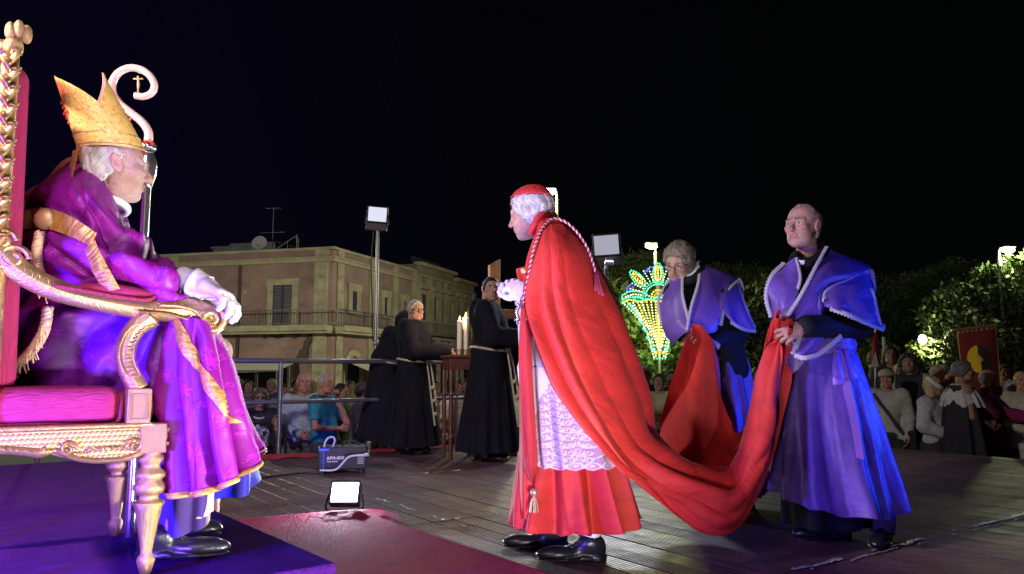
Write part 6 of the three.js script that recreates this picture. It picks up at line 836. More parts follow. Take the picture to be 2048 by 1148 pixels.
// ================================================================ FRIARS
const habitM = phy([.012, .012, .019], { roughness: .95, specularIntensity: .15, map: rep(T.tone, 3, 3), bumpMap: rep(T.weave, 8, 8), bumpScale: .001 }), ropeM = std([.46, .40, .28], { roughness: .9 });
function friar(label, { pos, yaw, s, lean = 0, neck = 0, headYaw = 0, head, hair, color, glasses, A, hoodUp = false, beltLit = 1, cordAng = .5, skin = SK.fair, hands, wide = 1, knots = 3 }) {
  const J = joints({ lean, neck }), P = person(label, { pos, yaw, s, lean, neck, headYaw, head, hair, color, glasses, A, J, skin, cell: .018, hc: .005, shoes: true, hands, group: undefined });
  const o = P.o, [lo, hi] = bounds(J, A, .3); lo[1] = .08;
  const wy = 1.04, f = (x, y, z) => {
    const th = Math.atan2(z, x), g = sstep(1.02, .15, y);
    let d = sCap(x, y, z, J.belly, J.chest, .150 * wide, .158 * wide); d = smin(d, sCap(x, y, z, J.cl, J.cr, .125, .125), .08); d = smin(d, sCap(x, y, z, J.sl, J.sr, .085, .085), .08);
    let k = sCap(x, y, z * 1.12, [0, 1.08, .01], [0, -.2, .0], .165 * wide, .345 * wide); k = (k + g * (.016 * Math.sin(9 * th + 2 * Math.sin(th * 2 + s * 9)) + .012 * Math.sin(17 * th + 3)) + .01 * fbm(x * 6, y * 3, z * 6, 2)) * .8;
    d = smin(d, Math.max(k, .09 - y), .05);
    for (const q of ['l', 'r']) { const a = A[q]; let t = sCap(x, y, z, J['s' + q], a.e, .085, .092); t = smin(t, sCap(x, y, z, a.e, a.w, .088, .10), .04); t = Math.max(t, -(Math.hypot(x - a.w[0], y - a.w[1], z - a.w[2]) - .07)); d = smin(d, t + .008 * fbm(x * 9, y * 9, z * 9, 2), .04); }
    const n = J.neck; d = smin(d, Math.hypot(Math.hypot(x - n[0], z - n[2] + .01) - .085, y - n[1] - .005 + (z - n[2]) * .25) - .034 + .006 * fbm(x * 12, y * 12, z * 12, 2), .04);
    d = smin(d, sEll(x, y, z, [n[0], n[1] - .08, n[2] - .13], [.11, .13, .06]), .06);
    if (hoodUp) { const h = J.head; let e = sEll(x, y, z, [h[0], h[1] + .025, h[2] - .02], [.125, .15, .14]); d = smin(d, Math.max(e, -sEll(x, y, z, [h[0], h[1], h[2] + .07], [.09, .12, .12])), .05); }
    return d;
  };
  mesh('habit', surf(lo, hi, .0125, f), habitM, o);
  const ring = []; for (let i = 0; i < 28; i++) { const a = i / 28 * 6.283; ring.push([Math.cos(a) * .178 * wide, wy + .012 * Math.sin(a * 2) - .01 * Math.sin(a), .01 + Math.sin(a) * .166 * wide]); }
  mesh('rope_belt', rope([...ring, ring[0], ring[1]], .0115, 26, { n: 170, strands: 3 }), ropeM, o);
  const c = Math.cos(cordAng), q = Math.sin(cordAng), R = .19 * wide, kn = [];
  const down = (r0, dx, len) => [[c * R * 1 - q * dx, wy, q * R + c * dx], [c * (R + .03) - q * dx * 1.5, wy - .12, q * (R + .03) + c * dx * 1.5], [c * (R + .075) - q * dx, wy - len * .6, q * (R + .075) + c * dx], [c * (R + .12) - q * dx * .6, wy - len, q * (R + .12) + c * dx * .6]];
  mesh('rope_cord', [...rope(down(0, .02, .72), .010, 20, { n: 90, strands: 2 }), ...rope(down(0, -.022, .5), .010, 14, { n: 70, strands: 2 }), ball(.028, [c * R, wy, q * R], [1, 1, 1], 10, 8), ...Array.from({ length: knots }, (_, i) => ball(.02, (() => { const t = .42 + i * .2; return [c * (R + .03 + .12 * t) - q * .018, wy - .72 * t, q * (R + .03 + .12 * t) + c * .018]; })(), [1, 1.1, 1], 9, 7))], ropeM, o);
  return P;
}
const fx = (px, d) => px2x(px, d);
friar('dark haired friar in black habit with rope belt, turning his head beside the cardinal', { pos: [fx(978, 7.6), 0, -7.6], yaw: Math.atan2(1, .15), s: 1.03, headYaw: -1.15, head: { jaw: 1.2, cheek: 1.1, nose: 1.1 }, hair: { kind: 'short', col: [.02, .017, .015], vol: .004, streak: .2 }, color: { stubble: .28 }, skin: [.50, .29, .21], wide: 1.12, cordAng: 1.95, knots: 2,
  A: { l: { e: [.26, 1.14, .12], w: [.12, 1.12, .36] }, r: { e: [-.26, 1.14, .1], w: [-.14, 1.13, .36], palm: [1, 0, 0] } } });
friar('old white haired friar in glasses smiling beside the candle table', { pos: [fx(828, 8.2), 0, -8.2], yaw: Math.atan2(1, .28), s: .93, headYaw: -.72, neck: .02, head: { jaw: 1.2, cheek: 1.25, nose: 1.1, age: 1.2 }, hair: { kind: 'short', col: [.34, .32, .29], vol: .006 }, glasses: M.blackMetal, color: { browCol: [.3, .28, .26] }, skin: [.40, .22, .165], wide: 1.14, cordAng: 1.9,
  A: { l: { e: [.27, 1.14, .1], w: [.12, 1.13, .36] }, r: { e: [-.29, 1.13, .12], w: [-.13, 1.14, .40], palm: [.2, -1, 0] } } });
friar('friar in black habit with bowed hooded head, standing behind the old friar', { pos: [fx(768, 8.6), 0, -8.6], yaw: Math.atan2(.85, -.5), s: .91, lean: .36, neck: .4, hoodUp: true, hair: { kind: 'short', col: [.03, .025, .02] }, wide: 1.1, cordAng: 1.2,
  A: { l: { e: [.25, 1.12, .16], w: [.12, 1.05, .38] }, r: { e: [-.26, 1.12, .16], w: [-.12, 1.05, .38], palm: [.3, -1, 0] } } });
// ================================================================ TABLE, CANDLES, CROSS
const redWood = std([.16, .055, .035], { roughness: .45, map: rep(T.wood, 1, 1) });
{
  const x0 = fx(921, 7.75), z0 = -7.78, o = thing('candle_table', 'tall narrow wooden table with turned legs between two friars', 'table', [x0, 0, z0], .35);
  mesh('table_top', rbox(.34, .03, .34, .008, [0, 1.0, 0]), redWood, o); mesh('apron', [rbox(.3, .11, .3, .006, [0, .925, 0])], redWood, o);
  const pr = [[0, 0], [.02, 0], [.022, .2], [.03, .21], [.03, .225], [.016, .24], [.022, .36], [.024, .5], [.018, .6], [.028, .62], [.028, .64], [.018, .655], [.022, .7], [.024, .87], [0, .87]];
  for (const [a, b] of [[-1, -1], [1, -1], [-1, 1], [1, 1]]) { const l = mesh('leg', lathe(pr, 14), redWood, o); l.position.set(a * .13, 0, b * .13); }
  for (const [px, d, h, lab] of [[919.5, 7.75, .29, 'thick white candle burning lower, the one nearer the old friar'], [931.5, 7.8, .33, 'taller thick white candle burning beside the dark haired friar']]) {
    const c = thing('candle', lab, 'candle', [fx(px, d), 1.015, -d], 0); mesh('holder', lathe([[0, 0], [.036, 0], [.036, .01], [.03, .016], [.032, .05], [.036, .06], [.031, .062], [0, .062]], 20), M.goldDull, c);
    mesh('wax', lathe([[0, .055], [.027, .055], [.0265, .055 + h * .5], [.0265, .05 + h], [.022, .054 + h], [0, .046 + h]], 20), phy([.85, .78, .62], { roughness: .5, emissive: new THREE.Color(0, 0, 0) }), c); mesh('wick', tube([[0, .045 + h, 0], [.001, .064 + h, 0]], .0016, { n: 2, m: 5 }), M.blackPlastic, c);
    mesh('flame', lathe([[0, .06 + h], [.006, .066 + h], [.0085, .075 + h], [.006, .09 + h], [0, .108 + h]], 12), glow([1, .62, .12], 14), c);
    const l = new THREE.PointLight(new THREE.Color().setRGB(1, .6, .25), 1.1, 0, 2); l.position.set(0, .085 + h, 0); l.castShadow = true; c.add(l);
  }
  const w = thing('wooden_cross', 'tall bare wooden cross post rising behind the dark haired friar', 'cross', [fx(988, 8.0), 0, -8.0], .4); const sh = new THREE.Shape(); sh.moveTo(-.055, 0); sh.lineTo(.055, 0); sh.lineTo(.055, 2.02); sh.lineTo(-.055, 1.955); sh.closePath(); const g = new THREE.ExtrudeGeometry(sh, { depth: .05, bevelEnabled: true, bevelSize: .004, bevelThickness: .004, bevelSegments: 1 }); g.translate(0, 0, -.025); mesh('post', g, std([.42, .24, .11], { roughness: .6, map: rep(T.wood, 2, 2) }), w); mesh('cross_beam', rbox(.5, .1, .046, .006, [0, 1.45, 0]), std([.42, .24, .11], { roughness: .6, map: rep(T.wood, 2, 2) }), w); mesh('foot', rbox(.4, .05, .3, .008, [0, .025, 0]), redWood, w);
  const k = thing('metal_cup', 'small metal cup standing on the stage behind the haze machine', 'cup', [fx(742, 7.9), 0, -7.9]); mesh('bowl', lathe([[0, 0], [.03, 0], [.008, .02], [.007, .09], [.025, .11], [.032, .15], [.029, .15], [.02, .115], [0, .1]], 16), M.greyMetal, k); mesh('stem_ring', new THREE.TorusGeometry(.01, .004, 6, 14).rotateX(1.57).translate(0, .06, 0), M.greyMetal, k);
}
// ---- guard rail of the stage
{
  const o = thing('guard_rail', 'grey steel guard rail along the rear stage edge before the crowd', 'railing'), p = (a, y) => ST(a, -7.72, y).toArray(), R = std([.17, .17, .19], { metalness: .6, roughness: .35 });
  mesh('top_rail', tube([p(-4.2, .96), p(0, .96), p(5.0, .96)], .026, { n: 8, m: 12 }), R, o); mesh('middle_rail', tube([p(-4.2, .55), p(0, .55), p(5.0, .55)], .022, { n: 8, m: 12 }), R, o);
  for (let i = 0; i < 5; i++) mesh('post', [tube([p(-3.6 + i * 2.05, -.1), p(-3.6 + i * 2.05, .96)], .022, { n: 2, m: 10 })], R, o);
  const b = thing('red_cloth', 'strip of red cloth along the foot of the rear stage edge', 'cloth'); const rows = []; for (let i = 0; i <= 20; i++) { const a = lerp(-3.6, 6.0, i / 20); rows.push([ST(a, -7.6, .006), ST(a, -7.7, .03 + .012 * Math.sin(i * 2.1)), ST(a, -7.79, .008)].map(q => q)); } mesh('cloth_strip', cloth(rows, 160, 10, { fold: (u, v) => .01 * n3(u * 60, v * 4, 3) }), phy([.28, .015, .04], { roughness: .9 }), b);
}
// ---- haze machine
{
  const o = thing('haze_machine', 'black haze machine box with white lettering behind the floor light', 'haze machine', [fx(690, 6.75), 0, -6.75], .25), B = M.blackPlastic;
  mesh('case', rbox(.40, .19, .26, .012, [0, .125, 0]), B, o); mesh('handle', tube([[.0, .22, 0], [.02, .25, 0], [.12, .25, 0], [.14, .22, 0]], .008, { n: 14, m: 7 }), B, o);
  for (const [a, b] of [[-1, -1], [1, -1], [-1, 1], [1, 1]]) mesh('foot', cyl(.018, .014, .03, [a * .16, .015, b * .1]), B, o);
  mesh('vent', Array.from({ length: 6 }, (_, i) => box(.05, .006, .004, [.15, .08 + i * .015, .131])), M.greyMetal, o);
  const font = await new FontLoader().loadAsync('fonts/droid/droid_sans_bold.typeface.json'); const tx = (s, size, x, y) => { const g = new TextGeometry(s, { font, size, depth: .002, curveSegments: 3 }); g.translate(x, y, .1305); return g; };
  mesh('lettering', [tx('APH-600', .026, -.13, .118), tx('Haze Power', .012, -.13, .096)], std([.8, .8, .85]), o);
  mesh('mark', [rbox(.085, .022, .03, .004, [-.155, .20, .122]), tube([[-.155, .19, .14], [-.155, .035, .142]], .007, { n: 3, m: 7 })], std([.05, .12, .9], { roughness: .4 }), o);
  const c = thing('white_cable', 'white cable curling across the front of the haze machine', 'cable'); mesh('cord', tube([at(640, 941, 6.50), at(672, 939, 6.47), at(684, 928, 6.46), at(698, 914, 6.47), at(729, 910, 6.50)].map(p => p), .008, { n: 60, m: 8 }), std([.6, .6, .66]), c); mesh('plug', tube([at(729, 910, 6.50), at(736, 909, 6.51)], .014, { n: 3, m: 8 }), std([.6, .6, .66]), c);
  const h = thing('hook', 'curved grey hose hooked over the top of the haze machine', 'hose', o.position.toArray(), .25); mesh('hose', tube([[-.15, .21, .1], [-.148, .25, .1], [-.12, .295, .1], [-.08, .30, .1], [-.065, .27, .1], [-.08, .23, .1]], .009, { n: 40, m: 8 }), std([.4, .44, .55]), h); mesh('hose_end', cyl(.013, .013, .03, [-.08, .225, .1]), M.greyMetal, h);
  const k = thing('dark_cable', 'thin black cable lying across the boards from the haze machine to the throne', 'cable'); mesh('cord', tube([at(640, 890, 6.6).setY(.01), v3(-1.75, .009, -6.6), v3(-2.1, .009, -6.1), v3(-2.0, .009, -5.5), v3(-2.05, .009, -4.9), v3(-2.3, .009, -4.4)], .007, { n: 70, m: 7 }), M.blackPlastic, k);
}
// ---- floodlights on poles behind the stage
{
  const pole = (label, px, py, d, w, h, look, lens, lum, extra) => { const p = at(px, py, d), o = thing('pole_floodlight', label, 'floodlight', [p.x, GY, p.z]), H = p.y - GY; const hd = new THREE.Group(); hd.name = 'lamp_head'; hd.position.set(0, H, .04); hd.rotation.set(...look, 'YXZ'); o.add(hd); floodHead(hd, w, h, [.80, .82, 1], lens, lum); mesh('gear_box', [rbox(w * 1.08, h * 1.62, .07, .02, [0, -h * .26, -.06]), rbox(w * 1.04, h * .5, .05, .012, [0, -h * .78, -.012])], M.blackMetal, hd); mesh('bracket', tube([[-w / 2 - .012, 0, -.03], [-w / 2 - .015, -h / 2 - .03, -.03], [0, -h / 2 - .04, -.03], [w / 2 + .015, -h / 2 - .03, -.03], [w / 2 + .012, 0, -.03]], .009, { n: 24, m: 6 }), M.blackMetal, hd); mesh('pole', [tube([[0, 0, 0], [0, H * .5, 0], [0, H - h / 2 - .03, 0]], [.03, .024, .019], { n: 6, m: 10 }), tube([[0, H * .55, 0], [0, H * .57, 0]], .03, { n: 2, m: 10 })], M.greyMetal, o); mesh('cable', tube([[-.05, H - .1, -.03], [-.075, H - .6, .0], [-.05, H - 1.1, .01], [-.03, H - 1.6, .02]], .008, { n: 30, m: 6 }), M.blackPlastic, o); if (extra) extra(o, H); return o; };
  pole('floodlight on a tall pole above the friars, in front of the pink building', 756, 430, 9.6, 0.25, .2, [.14, .15, -.06], .9, 260);
  pole('larger grey floodlight on a pole with a small camera beneath, just beyond the cardinal’s back', 1212, 491, 9.0, .31, .25, [.22, -.22, .04], .45, 430, (o, H) => mesh('camera', [rbox(.11, .06, .09, .02, [.03, H - .22, .03]), ball(.028, [.0, H - .27, .04]), rbox(.03, .12, .03, .01, [-.02, H - .34, .03])], std([.2, .2, .2]), o));
}
// ================================================================ LIGHT ORNAMENT
{
  const D = 16, p0 = at(1319, 718, D), o = thing('light_ornament', 'festive vase of flowers made of green, yellow and blue bulbs', 'light ornament', [p0.x, GY, p0.z]), Y0 = p0.y - GY, S = 1540 / D;
  const U = (px, py) => [(px - 1319) / S, Y0 + (718 - py) / S, 0], col = { w: [], y: [], g: [], b: [], r: [] }, fr = [];
  const dots = (pts, k, step = .062, r = .019, frame = false) => { const P = pts.map(q => v3(...U(...q))); const c = new THREE.CatmullRomCurve3(P, false, 'centripetal'), n = Math.max(2, Math.round(c.getLength() / step)); for (let i = 0; i <= n; i++) { const q = c.getPointAt(i / n); col[k].push(ball(r, [q.x, q.y, .03], [1, 1, .9], 6, 4)); } if (frame) fr.push(tube(P.map(q => q.clone().setZ(0)), .012, { n: 24, m: 5 })); };
  const both = (pts, k, ...a) => { dots(pts, k, ...a); dots(pts.map(([x, y]) => [2 * 1319 - x, y]), k, ...a); };
  const ell = (cx, cy, rx, ry, rot) => Array.from({ length: 21 }, (_, i) => { const a = i / 20 * 6.283, x = Math.cos(a) * rx * (1 - .25 * Math.sin(a)), y = Math.sin(a) * ry; return [cx + x * Math.cos(rot) + y * Math.sin(rot), cy - (-x * Math.sin(rot) + y * Math.cos(rot))]; });
  both([[1247, 606], [1262, 620], [1280, 640], [1292, 660], [1300, 685], [1307, 714]], 'w', 0.061, 0.0169, true);
  both([[1256, 603], [1270, 615], [1287, 637], [1299, 660], [1306, 685], [1311, 712]], 'w', 0.072);
  for (let i = 0; i < 7; i++) { const t = i / 6.4, x = lerp(1262, 1308, t), y = 611 + 96 * t * (0.55 + .45 * t); both([[x - 3, y - 3], [x + 3, y + 3]], 'g', 0.040, 0.0270); both([[x + 6, y + 7], [x + 7, y + 8]], i % 2 ? 'r' : 'y', 0.090, 0.0216); }
  for (let i = 0; i < 6; i++) { const a = 1268 + i * 9; both([[a, 606 - i * .5], [lerp(a, 1314, .4), 640], [lerp(a, 1317, .8), 672], [1317, 700]], i % 2 ? 'y' : 'w', 0.058); }
  dots([[1319, 608], [1319, 716]], 'y', 0.054, 0.0175, true);
  both([[1247, 590], [1262, 583], [1285, 584], [1300, 592]], 'g', 0.054, 0.0189, true); both([[1247, 606], [1258, 600], [1280, 604], [1300, 600], [1319, 604]], 'y', 0.050, 0.0175); both([[1247, 598], [1270, 594], [1295, 598], [1319, 594]], 'g', 0.054, 0.0203); both([[1247, 590], [1246, 600], [1250, 607]], 'g', 0.050, 0.0189);
  both([[1254, 594], [1268, 589], [1284, 590]], 'w', 0.054); both(ell(1279, 598, 9, 4, 0), 'g', 0.043, 0.0175); dots(ell(1319, 598, 9, 4, 0), 'g', 0.043, 0.0175);
  dots(ell(1319, 546, 10.5, 21, 0), 'g', 0.054, 0.0189, true); dots(ell(1319, 546, 6.5, 15, 0), 'y', 0.047, 0.0175); dots([[1319, 536], [1319, 560]], 'y', 0.054, 0.0175);
  both(ell(1277, 556, 9, 20, -.75), 'g', 0.054, 0.0189, true); both(ell(1277, 556, 5, 14, -.75), 'y', 0.047, 0.0175); both([[1270, 549], [1286, 565]], 'y', 0.054, 0.0162);
  for (let i = 0; i < 7; i++) { const a = .12 + i * .2, r0 = 34, r1 = 58; both([[1319 - Math.sin(a) * r0, 592 - Math.cos(a) * r0], [1319 - Math.sin(a) * r1, 592 - Math.cos(a) * r1]], 'w', 0.061, 0.0162); }
  for (const r of [26, 31]) both(Array.from({ length: 9 }, (_, i) => { const a = i / 8 * 1.5; return [1319 - Math.sin(a) * r, 594 - Math.cos(a) * r]; }), 'g', 0.054, 0.0175, r === 26);
  both(Array.from({ length: 9 }, (_, i) => { const a = i / 8 * 1.5; return [1319 - Math.sin(a) * 14, 594 - Math.cos(a) * 14]; }), 'y', 0.054); both(Array.from({ length: 6 }, (_, i) => { const a = i / 5 * 1.5; return [1319 - Math.sin(a) * 9, 595 - Math.cos(a) * 9]; }), 'r', 0.054);
  both([[1298, 541], [1302, 534], [1308, 534]], 'b', 0.047, 0.0189); both([[1292, 546], [1298, 538]], 'b', 0.047, 0.0189); both([[1262, 570], [1256, 578], [1257, 584]], 'b', 0.047, 0.0189); both([[1268, 574], [1262, 582]], 'b', 0.047, 0.0175);
  for (let k = 0; k < 2; k++) both([[1309, 692 + k * 12], [1314, 692 + k * 12], [1318, 692 + k * 12]], k ? 'r' : 'g', 0.054, 0.0216);
  both([[1308, 717], [1319, 717]], 'g', 0.050, 0.0189);
  const tone = { w: [1, 1, .62], y: [1, .86, .06], g: [.06, 1, .5], b: [.05, .12, 1], r: [1, .3, .03] }, nm = { w: 'warm_white_bulbs', y: 'yellow_bulbs', g: 'green_bulbs', b: 'blue_bulbs', r: 'orange_bulbs' };
  for (const k in col) { const m = mesh(nm[k], col[k], glow(tone[k], k === 'w' ? 1.7 : 1.9), o); m.userData.kind = 'stuff'; m.castShadow = false; }
  mesh('frame', fr, std([.3, .3, .28]), o); mesh('pole', tube([[0, 0, -.02], [0, Y0 + 1.9, -.02]], .035, { n: 3, m: 8 }), M.greyMetal, o);
  for (const [c, k, y] of [[[.9, 1, .3], 5, 1.0], [[.7, 1, .35], 3.5, .3]]) { const l = new THREE.PointLight(new THREE.Color().setRGB(...c), k, 0, 2); l.position.set(0, Y0 + y, .35); l.castShadow = true; l.shadow.radius = 20; o.add(l); const l2 = l.clone(); l2.position.z = -.6; o.add(l2); }
}
// ================================================================ THE CROWD BELOW THE STAGE
const onG = (px, d) => [fx(px, d), GY, -d];
const hgt = (py, d) => (CAMY + (740 - py) / FPX * d - GY) / 1.60;     // size so that the head comes to the surveyed height
const arms = (l, r) => ({ l, r });
const hang = ARM;
const up1 = { l: { e: [.25, 1.12, .1], w: [.2, 1.28, .34], palm: [0, 0, 1], dir: [0, 1, .2] }, r: { e: [-.25, 1.12, .1], w: [-.2, 1.28, .34], palm: [0, 0, 1], dir: [0, 1, .2] } };
const folded = { l: { e: [.25, 1.14, .06], w: [-.06, 1.14, .2], palm: [0, 0, -1] }, r: { e: [-.25, 1.14, .06], w: [.06, 1.10, .22], palm: [0, 0, -1] } };
const chin = { l: { e: [.2, 1.16, .2], w: [.07, 1.42, .14], palm: [0, 0, -1], dir: [-.2, 1, .1], hand: { curl: .9 } }, r: { e: [-.26, 1.12, .06], w: [.02, 1.10, .22], palm: [0, 0, -1] } };
const clasp = { l: { e: [.26, 1.12, 0], w: [.08, 1.02, .24] }, r: { e: [-.26, 1.12, 0], w: [-.08, 1.02, .24] } };
const face = (dx, dz) => Math.atan2(dx, dz);
const dark = [.02, .017, .015], brown = [.07, .04, .022], grey = [.3, .29, .28], blond = [.35, .24, .12];
const trou = c => ({ col: c });
// --- left of the friars, behind the rail
{
  T.print = canvasTex(256, 256, (x, w, h) => { x.fillStyle = '#0b0b0e'; x.fillRect(0, 0, w, h); const r = rng(12); x.fillStyle = '#a7adc0'; for (let i = 0; i < 60; i++) { x.globalAlpha = .4 + .6 * r(); const X = 40 + r() * 170, Y = 20 + r() * 200; x.beginPath(); x.ellipse(X, Y, 4 + r() * 26, 3 + r() * 18, r() * 3, 0, 6.3); x.fill(); } x.globalAlpha = 1; x.fillStyle = '#0b0b0e'; for (let i = 0; i < 40; i++) { x.beginPath(); x.ellipse(40 + r() * 170, 20 + r() * 200, 2 + r() * 9, 2 + r() * 7, r() * 3, 0, 6.3); x.fill(); } });
  const P = person('woman with sunglasses and pearl necklace in black printed tee, holding the rail', { pos: onG(525, 8.75), yaw: face(.35, 1), s: hgt(797, 8.75), A: up1, cell: .016, hc: .006, hair: { kind: 'bob', col: brown, vol: .014 }, shirt: { col: [.02, .02, .024], sleeve: 'short', bottom: .8 }, trousers: trou([.03, .04, .08]), skin: SK.tan });
  const g = []; for (const s of [-1, 1]) g.push(ball(.026, [s * .034, .004, .088], [1, .75, .5], 12, 8)); g.push(tube([[-.085, .01, 0], [-.06, .012, .085], [0, .012, .1], [.06, .012, .085], [.085, .01, 0]], .004, { n: 30, m: 6 })); mesh('sunglasses', g, M.blackPlastic, P.o).applyMatrix4(P.HM);
  mesh('necklace', Array.from({ length: 22 }, (_, i) => { const a = i / 21 * 3.6 - .25; return ball(.009, [Math.cos(a) * .085, 1.41 - .05 * Math.sin(a), .04 + Math.sin(a) * .085], [1, 1, 1], 6, 4); }), phy([.75, .72, .7], { roughness: .25 }), P.o);
  mesh('print', cloth([[[-.12, 1.3, .139], [-.05, 1.31, .154], [.05, 1.31, .154], [.12, 1.3, .139]], [[-.13, 1.15, .145], [-.05, 1.15, .162], [.05, 1.15, .162], [.13, 1.15, .145]], [[-.12, .95, .138], [-.05, .95, .158], [.05, .95, .158], [.12, .95, .138]]], 20, 20, { px: false }), phy([1, 1, 1], { map: T.print, roughness: .9 }), P.o);
  person('bald man in pale blue zipped jacket behind the lower rail', { pos: onG(610, 9.2), yaw: face(.5, 1), s: hgt(768, 9.2), A: clasp, cell: .017, hc: .0065, hair: { kind: 'fringe', col: grey, vol: .005 }, shirt: { col: [.36, .42, .50], sleeve: 'full', bottom: .84, name: 'jacket', loose: .02 }, trousers: trou([.14, .13, .11]), skin: SK.ruddy, belly: .02 });
  person('man in teal shirt and glasses resting his chin on his hand', { pos: onG(652, 8.9), yaw: face(1, .35), s: hgt(770, 8.9), A: chin, cell: .017, hc: .0065, headYaw: -.25, hair: { kind: 'receding', col: grey, vol: .006 }, glasses: M.greyMetal, shirt: { col: [.02, .22, .30], sleeve: 'short', bottom: .82, loose: .022 }, trousers: trou([.05, .05, .07]), skin: SK.ruddy, belly: .03 });
  person('person in dark tee half hidden behind the hooded friar', { pos: onG(728, 9.1), yaw: face(1, .1), s: hgt(785, 9.1), A: folded, hair: { kind: 'short', col: dark }, shirt: { col: [.025, .025, .03], sleeve: 'short' }, trousers: trou([.05, .05, .06]) });
  person('woman in yellow top farther back between the teal shirt and the hooded friar', { pos: onG(703, 14), yaw: face(.6, 1), s: hgt(775, 14), cell: .025, hc: .0095, A: folded, hair: { kind: 'short', col: brown }, shirt: { col: [.42, .42, .12], sleeve: 'short' }, trousers: trou([.2, .2, .2]) });
  const ph = person('person filming with a raised phone behind the man in teal', { pos: onG(684, 10.4), yaw: face(1, .2), s: hgt(785, 10.4), cell: .018, hc: .007, A: { l: { e: [.2, 1.2, .2], w: [.1, 1.5, .28], dir: [0, 1, 0], palm: [0, 0, -1] }, r: hang.r }, hair: { kind: 'short', col: dark }, shirt: { col: [.1, .1, .11], sleeve: 'short' }, trousers: trou([.1, .1, .1]) });
  tag(mesh('phone', rbox(.08, .15, .01, .004, [ph.o.position.x + .26, GY + 1.6 * ph.o.scale.x, ph.o.position.z + .1], [0, 1.3, 0]), M.blackPlastic), 'dark phone held up by the person behind the teal shirt', 'phone');
  const b = person('woman with big dark curls in white flowered blouse between the two friars', { pos: onG(908, 9.6), yaw: face(.9, .45), s: hgt(778, 9.6), cell: .014, hc: .0065, A: clasp, hair: { kind: 'curls', col: [.018, .014, .012], vol: .03 }, shirt: { col: [.55, .52, .46], sleeve: 'short', bottom: .85 }, trousers: trou([.05, .05, .06]), skin: SK.tan });
  mesh('flower_print', Array.from({ length: 26 }, (_, i) => { const r = rng(i + 5), a = r() * 6.283, y = 1.02 + .36 * r(); return ball(.012, [Math.cos(a) * .147, y, Math.sin(a) * .147], [1, 1, .5], 6, 4); }), std([.1, .1, .14]), b.o);
  const bg = [[500, 12.6, 775, [.2, .21, .24], dark, 'short'], [548, 13.4, 772, [.1, .1, .12], grey, 'receding'], [572, 12.2, 782, [.32, .3, .28], brown, 'bob'], [480, 13.2, 770, [.06, .06, .08], dark, 'short'], [596, 14.2, 770, [.25, .1, .1], dark, 'short'], [628, 13, 776, [.3, .3, .33], blond, 'bob'], [745, 13.6, 778, [.16, .16, .18], dark, 'short'], [870, 12.8, 775, [.3, .27, .22], dark, 'short'], [935, 13.5, 772, [.25, .25, .28], brown, 'bob']];
  const says = ['dim onlooker in grey shirt nearest the throne in the rear row', 'grey haired onlooker in dark shirt under the wide awning', 'onlooker with bobbed brown hair in pale top under the wide awning', 'onlooker in near black shirt just beside the blue robed knees', 'onlooker in dull red shirt behind the man in the pale jacket', 'blond onlooker in pale top behind the man in teal', 'onlooker in grey shirt seen past the hooded friar', 'onlooker in beige shirt behind the old friar’s rope belt', 'brown haired onlooker in pale grey top beyond the candle table'];
  bg.forEach(([px, d, py, c, hcol, k], i) => person(says[i], { pos: onG(px, d), yaw: face([.5, -.3, .8, .1, .9, -.6, .4, .3, -.2][i], 1), s: hgt(py, d), cell: .027, hc: .0105, A: i % 2 ? folded : clasp, hair: { kind: k, col: hcol }, shirt: { col: c, sleeve: i % 3 ? 'short' : 'full' }, trousers: trou([.06, .06, .07]) }));
}
